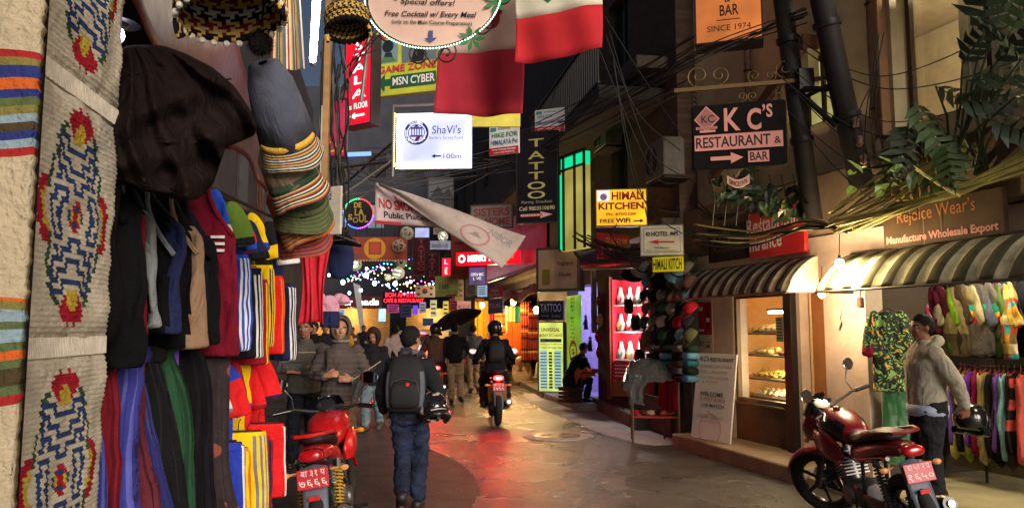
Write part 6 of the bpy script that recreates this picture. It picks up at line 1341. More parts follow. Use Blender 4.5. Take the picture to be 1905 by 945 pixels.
t = thing('shop_awning', 'crumpled yellowish plastic awning edge over the textile shop', 'awning'); mb = MB()
mb.grid(lambda u, v: W(932 + 66 * u, 546 - 14 * u - 6 * math.sin(u * 9) + 18 * v, 20.6 - 3.6 * u - .8 * v) + V(0, 0, .05 * noise.noise(V(u * 12, v * 4, 0))), 30, 5); mb.build('sheet', mat('dusty_plastic', (170, 150, 96), rough=.5, var=.4), t, smooth='all', solid=.01); MB().tube([W(932, 546, 20.6), W(998, 532, 17.0)], .02, 6).build('pole', M_STEEL, t)
for k, (px, py, Y, wpx, hpx, c_, lab) in enumerate([(972, 706, 19.0, 44, 62, (196, 170, 140), 'bulky heap wrapped in pale plastic at the shop front'), (1000, 700, 18.4, 14, 44, (214, 206, 190), 'white cloth hanging over the wrapped heap')]):
    p = G(px, py + 10); r = wpx / F * Y / 2; h = hpx / F * Y; mb = MB(); mb.loft([(0, 0, 0, r, r * .7), (h * .3, 0, 0, r * 1.05, r * .75), (h * .75, 0, 0, r * .9, r * .6), (h, 0, 0, r * .4, r * .3)], 24, axis='z')
    for v in mb.v: v += V(noise.noise(v * 5), noise.noise(v * 5 + V(3, 0, 0)), 0) * .08
    t = thing('wrapped_heap', lab, 'bundle', V(p.x, p.y, 0)); mb.build('wrapping', mat('milky_plastic', c_, rough=.3, var=.3), t, smooth='all', sub=1); MB().torus(r * .95, .012, 30, 6, Matrix.Translation((0, 0, h * .5)) @ Matrix.Diagonal((1, .7, 1, 1))).build('rope', mat('rope', (120, 100, 70)), t)
t = thing('metal_lamp_hood', 'grey sheet metal lamp hood jutting out beneath the Chinese board', 'lamp'); mb = MB()
mb.tube([W(1088, 486, 11.6), W(1130, 480, 11.0), W(1182, 476, 10.6)], [(.10, .14), (.15, .17), (.16, .18)], 18, ref=(0, 0, 1)); mb.build('hood', mat('dented_tin', (104, 96, 92), rough=.3, metal=.7, bump=.4, bs=9), t); MB().tube([W(1088, 490, 11.6), W(1070, 470, 12.2)], .03, 8).build('bracket', M_STEEL, t)
# ================================================================ people
SKIN = lambda c_: mat('skin', c_, rough=.5, var=.12, vs_=12)
def hand(mb, w, d, n, curl=.5, s=1.0, thumb=1):
    """palm and five bent fingers from the wrist w along d, n = palm normal (fingers curl towards n)"""
    d = d.normalized(); n = (n - d * n.dot(d)).normalized(); l = d.cross(n)
    mb.tube([w - d * .02, w + d * .02, w + d * .06 * s, w + d * .092 * s], [(.024, .019), (.034 * s, .017), (.041 * s, .016), (.039 * s, .014)], 10, ref=tuple(n))
    for i, L_ in enumerate((.066, .076, .071, .056)):
        b = w + d * .085 * s + l * (.030 - .020 * i) * s; p = [b]; a = 0
        for k in range(3): a += curl * (.55 + .25 * k); p.append(p[-1] + (d * math.cos(a) + n * math.sin(a)) * L_ * s * (.42, .33, .25)[k])
        mb.tube(p, [.0095, .009, .0085, .007], 8)
    b = w + d * .025 * s + l * .03 * s * thumb; t1 = b + (d * .7 + l * thumb * .6 + n * .25).normalized() * .045 * s; t2 = t1 + (d * .8 + n * (.2 + .6 * curl) + l * thumb * .1).normalized() * .034 * s
    mb.tube([b - d * .01, t1, t2], [.014, .0115, .009], 8)
def person(label, loc, rz, H=1.7, arms=None, legs=None, lean=(0, 0), head=(0, 0), skin=(150, 104, 78), hair=None, jacket=(60, 60, 60), trous=(40, 44, 60), shoes=(30, 28, 28),
           hood=None, vox=.011, seat=None, fat=1.0, jmats=None, quilt=False, group=None, hem=.0, tmats=None, jfold=.012, bulk=1.0):
    t = thing('person', label, 'person', loc, rz, group)
    k = H / 1.74
    pz = (seat if seat is not None else .93 * k)
    P0 = V(0, 0, pz); ch = V(lean[0], lean[1], pz + .44 * k); nk = ch + V(lean[0] * .22, lean[1] * .22, .10 * k)
    hc = nk + V(lean[0] * .1, .012 + lean[1] * .2, .155 * k)
    yaw, pit = R(head[0]), R(head[1]); HM = Matrix.Rotation(yaw, 3, 'Z') @ Matrix.Rotation(pit, 3, 'X')
    sh = {s: ch + V(s * .175 * k * (fat * .5 + .5), 0, .015) for s in (-1, 1)}; hip = {s: P0 + V(s * .088 * k, 0, 0) for s in (-1, 1)}
    arms = arms or {}; legs = legs or {}
    A = {}; Lg = {}
    for s, nm in ((1, 'R'), (-1, 'L')):
        a = arms.get(nm, [V(s * .25, -.02, pz + .17), V(s * .26, .06, pz - .07), V(0, .2, -1)])
        A[s] = [Vector(a[0]) * k, Vector(a[1]) * k, Vector(a[2])] + list(a[3:])
        l_ = legs.get(nm, [V(s * .10, .02, .48 * k), V(s * .10, -.03, .08), V(s * .25, 1, 0)]); Lg[s] = [Vector(q) for q in l_]
    body = MB(); e_ = .07
    body.tube([P0 - V(0, 0, .08), P0, P0.lerp(ch, .45), P0.lerp(ch, .85), ch + V(0, 0, .03), nk], [(.13, .10), (.155, .11), (.135, .10), (.16, .11), (.15, .09), (.055, .055)], 18, ref=(0, 1, 0))
    body.tube([nk - V(0, 0, .04), nk + V(0, 0, .05), hc - V(0, 0, .03)], .052, 12)
    def hp(x, y, z): return hc + HM @ V(x, y, z)
    body.ball(hc + HM @ V(0, -.008, .02), (.077, .095, .098), 20, M=HM); body.ball(hp(0, .022, -.045), (.058, .066, .066), 16, M=HM); body.ball(hp(0, .062, -.088), (.026, .022, .02), 10, M=HM)
    body.tube([hp(0, .082, .022), hp(0, .108, -.022), hp(0, .085, -.034)], [.010, .017, .012], 8)
    for s in (-1, 1):
        body.ball(hp(s * .078, -.005, -.005), (.012, .022, .032), 8, M=HM); body.ball(hp(s * .034, .076, -.022), (.022, .014, .016), 8, M=HM); body.ball(hp(s * .03, .082, .032), (.024, .012, .010), 8, M=HM)
    body.ball(hp(0, .080, -.062), (.026, .014, .010), 8, M=HM)
    for s in (-1, 1):
        e, w_, d = A[s][:3]
        body.tube([sh[s], sh[s].lerp(e, .5), e, e.lerp(w_, .5), w_], [.052, .046, .039, .037, .027], 12)
        n_ = A[s][4] if len(A[s]) > 4 else V(-s, 0, 0)
        hand(body, w_, Vector(d), Vector(n_), A[s][3] if len(A[s]) > 3 else .4, 1.0, s if Vector(d).z < .3 else -s)
        kn, an, to = Lg[s]
        body.tube([hip[s], hip[s].lerp(kn, .5), kn, kn.lerp(an, .4), an], [.085, .075, .056, .054, .038], 12)
        to = to.normalized(); body.tube([an - to * .05 - V(0, 0, .03), an + to * .08 - V(0, 0, .045), an + to * .17 - V(0, 0, .05)], [.04, .038, .025], 10)
    me = remesh(body, vox, 4)
    for m in (SKIN(skin), mat('eye_white', (200, 196, 190), rough=.2), mat('iris', (24, 16, 14), rough=.15), mat('lips', tuple(int(q * .72) for q in skin), rough=.45), mat('brow', (26, 20, 18))): me.materials.append(m)
    HI = HM.inverted()
    for p in me.polygons:
        q = HI @ (p.center - hc)
        if q.y > .05:
            ax = abs(q.x)
            if abs(ax - .032) < .006 and abs(q.z - .005) < .006: p.material_index = 2
            elif abs(ax - .032) < .015 and abs(q.z - .005) < .007: p.material_index = 1
            elif abs(ax - .034) < .020 and abs(q.z - .030 + ax * .1) < .006: p.material_index = 4
            elif ax < .025 and abs(q.z + .062) < .008: p.material_index = 3
    link('body', me, t, smooth='all'); body = me
    # trousers
    tr = MB(); tr.tube([P0 - V(0, .0, .10), P0 + V(0, 0, .0), P0 + V(0, 0, .09)], [(.155 * fat, .115 * fat), (.17 * fat, .125 * fat), (.155 * fat, .115 * fat)], 18, ref=(0, 1, 0))
    for s in (-1, 1):
        kn, an, _ = Lg[s]; tr.tube([hip[s] + V(0, 0, .02), hip[s].lerp(kn, .5), kn, kn.lerp(an, .5), an - (an - kn).normalized() * .01], [.105 * fat, .094 * fat, .078, .072, .066], 16)
    me = remesh(tr, .013, 3, .02, 9, (1, 1, 1.9))
    me.materials.append(tmats or mat('trouser_cloth', trous, rough=.9, spec=.15, bump=.3, bs=160, var=.35, vs_=5, wr=.7)); link('trousers', me, t, smooth='all')
    # shoes
    for s in (-1, 1):
        kn, an, to = Lg[s]; to = to.normalized(); so = MB()
        so.tube([an - to * .075 - V(0, 0, .035), an - to * .04 - V(0, 0, .03), an + to * .06 - V(0, 0, .038), an + to * .15 - V(0, 0, .052), an + to * .195 - V(0, 0, .058)], [(.035, .035), (.046, .048), (.048, .040), (.046, .027), (.025, .016)], 12, ref=(0, 0, 1)); so.build('shoe', mat('shoe_leather', shoes, rough=.5), t, smooth='all')
    # jacket
    jk = MB(); b0 = P0 + V(0, 0, hem)
    jk.tube([b0 - V(0, 0, .06), b0 + V(0, 0, .02), P0.lerp(ch, .45), P0.lerp(ch, .82), ch + V(0, 0, .035), nk + V(0, 0, -.01), nk + V(0, .0, .035)], [(.172 * fat * bulk, .135 * fat * bulk), (.178 * fat * bulk, .14 * fat * bulk), (.172 * fat * bulk, .138 * fat * bulk), (.188 * fat * bulk, .138 * fat * bulk), (.165 * fat, .112), (.085, .08), (.075, .075)], 20, ref=(0, 1, 0))
    for s in (-1, 1):
        e, w_ = A[s][:2]; jk.ball(sh[s], (.078 * bulk, .08 * bulk, .07 * bulk), 12)
        jk.tube([sh[s] - V(s * .04, 0, 0), sh[s].lerp(e, .45), e, e.lerp(w_, .5), w_ - (w_ - e).normalized() * .012], [.082 * bulk, .074 * bulk, .066 * bulk, .058 * bulk, .044], 16)
    me = remesh(jk, .013, 4, jfold, 9, (1, 1, 1.4))
    if quilt:
        puff(me, lambda c: .014 * abs(math.sin(c.z * 3.1416 / .058)) - .007)
    jm = jmats or [mat('jacket_cloth', jacket, rough=.9, spec=.15, bump=.3, bs=140, var=.25, wr=.6)]
    for m in (jm if isinstance(jm, list) else [jm]): me.materials.append(m)
    link('jacket', me, t, smooth='all')
    if hair:
        # the scalp of the body, lifted a little
        def line(y): return .066 if y > .06 else .066 - (.06 - y) / .05 * .056 if y > .01 else .010 - (.01 - y) / .06 * .085 if y > -.05 else -.075
        keep = []
        for p in body.polygons:
            q = HI @ (p.center - hc)
            if -.1 < q.z < .2 and abs(q.x) < .081 and q.y < .12 and q.z > line(q.y) + .006 * noise.noise(q * 90): keep.append(tuple(p.vertices))
        ids = sorted({i for f in keep for i in f}); mp_ = {i: k_ for k_, i in enumerate(ids)}
        hb = MB(); hb.add([body.vertices[i].co + body.vertices[i].normal * (.009 + .005 * noise.noise(body.vertices[i].co * 70)) for i in ids], [tuple(mp_[i] for i in f) for f in keep])
        o = hb.build('hair', mat('black_hair', hair[0], rough=.75, spec=.2, bump=1.0, bs=140), t, smooth='all', solid=.009); o.modifiers['solid'].offset = -1
    if hood:
        hm = mat('hood_cloth', hood[0], rough=.95, spec=.1, bump=.6, bs=60, var=.35, wr=.8)
        def HD(u, v):
            ph = u * 6.2832; th = R(50) + v * R(128); r = 1 + .05 * noise.noise(V(u * 9, v * 7, 1)) + .05 * max(0, 1 - v * 4)
            p = V(.112 * r * math.sin(th) * math.cos(ph), .128 * r * math.cos(th) - .004, .018 + .138 * r * math.sin(th) * math.sin(ph))
            if p.z < -.04: p = V(p.x * (1 + 2.2 * (-.04 - p.z)), p.y, -.04 + (p.z + .04) * 1.25)
            return hc + HM @ p
        MB().grid(HD, 48, 18).build('hood', hm, t, smooth='all', solid=.016)
        hb = MB(); hb.tube([HD(k / 48, 0) for k in range(49)], [.016 + .006 * noise.noise(V(k * 1.3, 0, 0)) for k in range(49)], 8, cap=False); hb.build('hood_trim', hm, t, smooth='all')
    t['hc'] = tuple(hc); return t, hc, HM, dict(sh=sh, ch=ch, pz=pz, nk=nk)
def helmet(parent, c, HM, col, vis=True, label=None, M=None, marks=None):
    """full helmet: shell, visor, trim; as a worn child or a thing of its own"""
    t = parent if parent else thing('helmet', label, 'helmet', M=M)
    X = lambda p: c + HM @ p
    mb = MB()
    def S(u, v):
        a = u * 6.2832; th = R(4) + v * R(128); f = max(0, math.sin(a))
        return X(V(.125 * math.sin(th) * math.cos(a), .150 * math.sin(th) * math.sin(a), .03 + .135 * math.cos(th)))
    mb.grid(S, 40, 20, mfn=lambda u, v: 1 if (marks and noise.noise(V(u * 11, v * 6, marks)) > .17) else 0)
    mb.build('helmet_shell' if parent else 'shell', [mat('helmet_paint', col, rough=.2, coat=.5, var=.1), mat('helmet_graphic', (190, 186, 176), rough=.3)], t, smooth='all', solid=.012)
    mb = MB(); mb.grid(lambda u, v: X(V(.130 * math.cos(R(28 + 124 * u)), .157 * math.sin(R(28 + 124 * u)) * (1 - .05 * (2 * v - 1) ** 2), -.035 + .09 * v)), 18, 6)
    if vis: mb.build('visor', mat('dark_visor', (20, 22, 26), rough=.06, coat=1), t, smooth='all', solid=.005)
    mb = MB(); mb.tube([X(V(.125 * math.cos(R(q)), .155 * math.sin(R(q)), -.075)) for q in range(-20, 201, 20)], (.02, .03), 8); mb.build('chin_bar', mat('helmet_paint', col, rough=.2, coat=.5, var=.1), t)
    return t
DENIM = mat('blue_denim', (38, 46, 68), rough=.9, spec=.15, bump=.4, bs=200, var=.75, vs_=4, wr=.8)
# --- man with backpack walking away
c = G(768, 938)
t, hc, HM, J = person('man in dark jacket and blue jeans walking away with a backpack, helmet under his arm', V(c.x, 6.75, 0), R(3), 1.60, arms={'R': [V(.27, -.05, 1.14), V(.30, .16, 1.02), V(0.05, .5, -.7), .9, V(-1, 0, -.2)], 'L': [V(-.27, -.05, 1.12), V(-.25, .10, .92), V(.1, .3, -1), .4]},
    legs={'R': [V(.085, .11, .50), V(.07, .10, .08), V(.15, 1, 0)], 'L': [V(-.06, .05, .49), V(-.04, -.23, .20), V(-.1, 1, -.7)]}, head=(-38, -4), hair=[(24, 20, 20)], jacket=(34, 34, 38), tmats=DENIM, shoes=(30, 30, 34), vox=.0085, fat=.92, bulk=.95, lean=(0, .03))
MB().torus(.088, .026, 22, 8, Matrix.Translation(J['nk'] + V(0, -.03, .02)) @ Matrix.Rotation(R(-12), 4, 'X')).build('folded_hood', mat('grey_hood', (84, 88, 96), rough=.85), t, smooth='all')
bp = thing('backpack', 'black backpack with grey sides and a small red badge on the walking man', 'backpack', V(c.x - .015, 6.75 - .19, .88), R(3))
mb = MB(); mb.loft([(0, 0, 0, .14, .06), (.03, 0, 0, .165, .095), (.2, 0, -.01, .175, .115), (.36, 0, 0, .165, .10), (.46, 0, .02, .12, .07), (.49, 0, .03, .05, .03)], 24, axis='z', sq=3.2)
paintf(mb, lambda q: 1 if abs(q.x) > .135 and q.z < .4 else 0)
mb.build('main_bag', [mat('black_cordura', (24, 24, 27), rough=.75, bump=.5, bs=250), mat('grey_cordura', (86, 92, 106), rough=.75, bump=.5, bs=250)], bp, smooth='all', sub=1)
mb = MB(); mb.loft([(.04, 0, -.085, .11, .035), (.07, 0, -.10, .125, .045), (.22, 0, -.11, .125, .045), (.27, 0, -.095, .09, .03)], 20, axis='z', sq=3.2); mb.build('front_pocket', mat('black_cordura', (20, 20, 23), rough=.7, bump=.5, bs=250), bp, smooth='all', sub=1)
MB().box((.03, -.152, .245), (.03, .012, .03)).build('red_badge', mat('badge_red', (200, 40, 44), rough=.4), bp, bevel=.003)
MB().tube([V(-.125, -.075, .05), V(-.128, -.10, .16), V(-.10, -.12, .27), V(0, -.13, .295), V(.10, -.12, .27), V(.128, -.10, .16), V(.125, -.075, .05)], .004, 6).build('zip', mat('zip', (70, 70, 76), rough=.4), bp)
MB().tube([V(-.05, .05, .48), V(-.04, .04, .54), V(.04, .04, .54), V(.05, .05, .48)], (.012, .006), 8).build('carry_handle', mat('black_cordura', (24, 24, 27)), bp)
for s in (-1, 1): MB().tube([V(s * .09, .06, .46), V(s * .13, .14, .50), V(s * .15, .26, .47), V(s * .15, .33, .36), V(s * .17, .24, .12), V(s * .15, .06, .06)], (.028, .008), 8, ref=(1, 0, 0)).build('shoulder_strap', mat('black_cordura', (24, 24, 27)), bp, smooth='all')
helmet(None, V(0, 0, 0), Matrix.Rotation(R(-150), 3, 'Z') @ Matrix.Rotation(R(28), 3, 'X'), (24, 22, 24), True, 'black motorcycle helmet with white swirl graphics held at the walking man’s hip', Matrix.Translation(W(805, 764, 6.62)), marks=4)
# --- standing man by the clothes shop
c = V(3.60, 6.62, .089)
t, hc, HM, J = person('man in grey hooded sweatshirt standing before the clothes shop, looking left', c, R(86), 1.62, arms={'R': [V(.25, -.13, 1.12), V(.22, -.20, .88), V(-.1, -.1, -1), .8], 'L': [V(-.27, -.13, 1.14), V(-.16, -.27, .90), V(.5, -.05, -.9), .7]},
    legs={'R': [V(.10, .02, .47), V(.10, -.03, .08), V(.25, 1, 0)], 'L': [V(-.12, .03, .47), V(-.15, .02, .08), V(-.45, 1, 0)]}, hair=[(26, 22, 20)], skin=(146, 100, 72), jacket=(164, 158, 142), trous=(38, 38, 42), shoes=(36, 30, 28), vox=.008, fat=1.12, head=(4, -3), jfold=.009)
MB().tube([J['nk'] + V(.09 * math.cos(R(a)), -.03 + .085 * math.sin(R(a)), -.01 + .045 * -math.sin(R(a))) for a in range(-225, 46, 18)], [.02 + .028 * math.sin(R((k + .5) * 11)) for k in range(16)], 10).build('hood', mat('grey_fleece', (164, 158, 142), rough=.9, bump=.4, bs=120), t, smooth='all')
MB().tube([V(0, 0, .76), V(0, 0, .855)], [(.192, .150), (.200, .158)], 26, ref=(0, 1, 0), cap=False).build('shirt_hem', mat('pale_blue_shirt', (170, 184, 214), rough=.7), t, smooth='all', solid=.006)
for s in (-1, 1): MB().tube([J['nk'] + V(s * .04, .075, .0), J['nk'] + V(s * .045, .115, -.08), J['nk'] + V(s * .04, .135, -.17)], .006, 6).build('drawstring', mat('pale_cord', (210, 204, 190)), t)
MB().tube([V(0, .152, .86), V(0, .158, 1.05), V(0, .150, 1.22)], .004, 6).build('zip', mat('zip', (70, 70, 76), rough=.4), t)
helmet(None, V(0, 0, 0), Matrix.Rotation(R(-60), 3, 'Z') @ Matrix.Rotation(R(-10), 3, 'X'), (20, 20, 22), True, 'plain black helmet held behind the back of the man in grey', Matrix.Translation(c + V(.36, -.02, .70)))
# --- hooded man behind the red motorcycle
t, hc, HM, J = person('man in quilted jacket with hood up, holding a plastic bag at his chest', V(W(632, 700, 8.1).x, 8.1, 0), R(188), 1.69, arms={'R': [V(.27, .02, 1.13), V(.12, .24, 1.14), V(-.7, .4, .2), .8], 'L': [V(-.28, .0, 1.12), V(-.14, .24, 1.10), V(.8, .3, .1), .8]}, hood=[(92, 80, 74)], skin=(176, 124, 96), jacket=(84, 74, 72), quilt=True, trous=(110, 94, 72), vox=.008, head=(8, 0), bulk=1.1, jfold=.006)
MB().torus(.082, .020, 22, 8, Matrix.Translation(J['nk'] + V(0, .012, .035))).build('collar', mat('grey_collar', (120, 112, 112), rough=.7), t, smooth='all')
MB().tube([J['ch'] + V(.13, .13, .05), J['ch'] + V(.12, .165, -.12), J['ch'] + V(.15, .16, -.30)], (.022, .006), 8, ref=(1, 0, 0)).build('bag_strap', mat('black_strap', (26, 26, 28)), t)
o = thing('plastic_bag', 'thin clear plastic bag held out by the hooded man', 'bag', V(W(672, 705, 7.82).x, 7.82, 1.06)); mb = MB(); mb.grid(lambda u, v: V(-.10 + .26 * u * (1 - .4 * v), .03 * math.sin(u * 9 + v * 4), .02 - .26 * v + .16 * u), 14, 14); mb.build('film', pm, o, smooth='all', solid=.004); MB().tube([V(-.1, 0, 0), V(.2, 0, .2)], .005, 6).build('stick', mat('pale_stick', (200, 180, 130)), o)
# --- man with folded arms
t, hc, HM, J = person('man in grey patterned jumper standing with folded arms behind the jerseys', V(W(566, 700, 8.9).x, 8.9, 0), R(196), 1.70, arms={'R': [V(.27, .08, 1.16), V(-.04, .22, 1.18), V(-1, .1, .1), .5], 'L': [V(-.27, .06, 1.14), V(.06, .19, 1.12), V(1, .15, .2), .4]}, hair=[(26, 22, 22)], skin=(150, 106, 82), jacket=(92, 88, 84), trous=(30, 34, 44), head=(-20, 0), bulk=1.12)
MB().torus(.172, .006, 30, 6, Matrix.Translation(J['ch'] + V(0, 0, -.02)) @ Matrix.Diagonal((1.12, .86, 1, 1))).build('pale_stripe', mat('pale_knit', (190, 176, 150)), t, smooth='all')
# --- woman in dark hooded coat walking towards the camera
person('woman in black coat with fur edged hood walking nearer, in pale jeans', V(W(694, 700, 12.0).x, 12.0, 0), R(176), 1.56, hood=[(62, 40, 40)], skin=(150, 100, 84), jacket=(30, 28, 34), trous=(104, 120, 128), hem=-.06, legs={'R': [V(.09, .08, .44), V(.08, .10, .08), V(.1, 1, 0)], 'L': [V(-.09, .0, .44), V(-.08, -.16, .12), V(-.1, 1, -.2)]}, shoes=(60, 70, 50), head=(0, -22), bulk=1.1)
# --- pedestrian with umbrella
t, hc, HM, J = person('man in black jacket and khaki trousers walking away under the umbrella', V(W(846, 700, 16.2).x, 16.2, 0), R(-4), 1.70, hair=[(24, 20, 20)], jacket=(30, 28, 30), trous=(176, 150, 116), legs={'R': [V(.09, .18, .48), V(.14, -.10, .14), V(.1, 1, -.3)], 'L': [V(-.08, .02, .48), V(-.06, -.04, .08), V(-.1, 1, 0)]}, arms={'R': [V(.28, .06, 1.14), V(.24, .26, 1.34), V(0, .3, 1), .9], 'L': [V(-.27, -.05, 1.12), V(-.25, .1, .9), V(0, .2, -1)]})
o = thing('umbrella', 'dark open umbrella tilted over the walking man', 'umbrella', M=Matrix.Translation(W(850, 596, 16.4)) @ Matrix.Rotation(R(-22), 4, 'Y') @ Matrix.Rotation(R(-12), 4, 'X'))
mb = MB(); mb.grid(lambda u, v: V(.58 * v * (1 - .03 * abs(math.sin(u * 4 * 6.2832))) * math.cos(u * 6.2832), .58 * v * (1 - .03 * abs(math.sin(u * 4 * 6.2832))) * math.sin(u * 6.2832), .20 * (1 - v * v)), 48, 8); mb.build('canopy', cloth('umbrella_black', (38, 32, 34), rough=.5), o, smooth='all', solid=.004)
mb = MB(); mb.tube([V(0, 0, -.6), V(0, 0, .24)], .008, 6); mb.build('shaft', M_STEEL, o)
for k in range(8): MB().tube([V(0, 0, .19), V(.3 * math.cos(k * .785), .3 * math.sin(k * .785), .13), V(.57 * math.cos(k * .785), .57 * math.sin(k * .785), .0)], .005, 5).build('rib', M_STEEL, o)
person('person in blue grey jacket walking beyond the umbrella', V(W(880, 650, 19).x, 19, 0), R(10), 1.68, hair=[(30, 24, 24)], jacket=(70, 78, 100), trous=(150, 130, 104), legs={'R': [V(.09, .14, .48), V(.12, -.06, .1), V(.1, 1, 0)], 'L': [V(-.08, .02, .48), V(-.06, -.08, .08), V(-.1, 1, 0)]}, vox=.014)
# --- vendor seated on a crate
c = V(cw.x - .34, cw.y + .02, .12)
person('man in dark clothes seated low and bent over the vendor table', c, R(-58), 1.66, seat=.40, lean=(0, .24), head=(0, -38), hair=[(22, 20, 20)], skin=(120, 84, 66), jacket=(30, 32, 40), trous=(36, 40, 56), legs={'R': [V(.14, .40, .44), V(.15, .30, .08), V(.2, 1, 0)], 'L': [V(-.14, .40, .44), V(-.16, .34, .08), V(-.2, 1, 0)]}, arms={'R': [V(.27, .30, .62), V(.12, .46, .66), V(-.5, .5, -.3), .7], 'L': [V(-.27, .32, .62), V(-.1, .46, .64), V(.5, .5, -.3), .7]}, vox=.012)
o = thing('wooden_crate', 'rough crate under the seated vendor', 'crate', c + V(0, -.0, 0), R(-58)); mb = MB()
for k in range(4): mb.box((0, .0, .04 + .075 * k), (.34, .32, .055))
mb.build('slats', M_DWOOD, o, bevel=.004); MB().box((0, 0, .30), (.36, .34, .02)).build('lid', M_DWOOD, o, bevel=.003)
# --- far crowd on the left of the road
for k, (px, Y, H, jc, tc_2, rz, lab) in enumerate([(640, 22, 1.66, (196, 150, 30), (40, 50, 80), 185, 'person in yellow vest over blue sleeves far down the road'), (622, 25, 1.7, (50, 60, 100), (30, 30, 40), 20, 'person in dark blue jacket far down the road'), (655, 27, 1.62, (110, 70, 60), (40, 36, 40), 170, 'person in brown top far down the road'), (676, 30, 1.7, (40, 40, 46), (50, 50, 60), 190, 'person in black jacket near the bread shop'), (735, 16.8, 1.66, (196, 170, 160), (60, 60, 70), 4, 'person in pale jacket walking ahead of the man with the backpack'), (604, 19, 1.7, (30, 34, 46), (36, 36, 46), 200, 'dark dressed person at the stall end'), (584, 15, 1.72, (28, 28, 30), (30, 30, 34), 150, 'person in black stooping beside the stalls')]):
    person(lab, V(W(px, 640, Y).x, Y, 0), R(rz), H, hair=[(28, 24, 22)], jacket=jc, trous=tc_2, vox=.018, legs={'R': [V(.09, .12, .48), V(.1, -.04, .1), V(.1, 1, 0)], 'L': [V(-.08, .02, .48), V(-.06, -.06, .08), V(-.1, 1, 0)]})
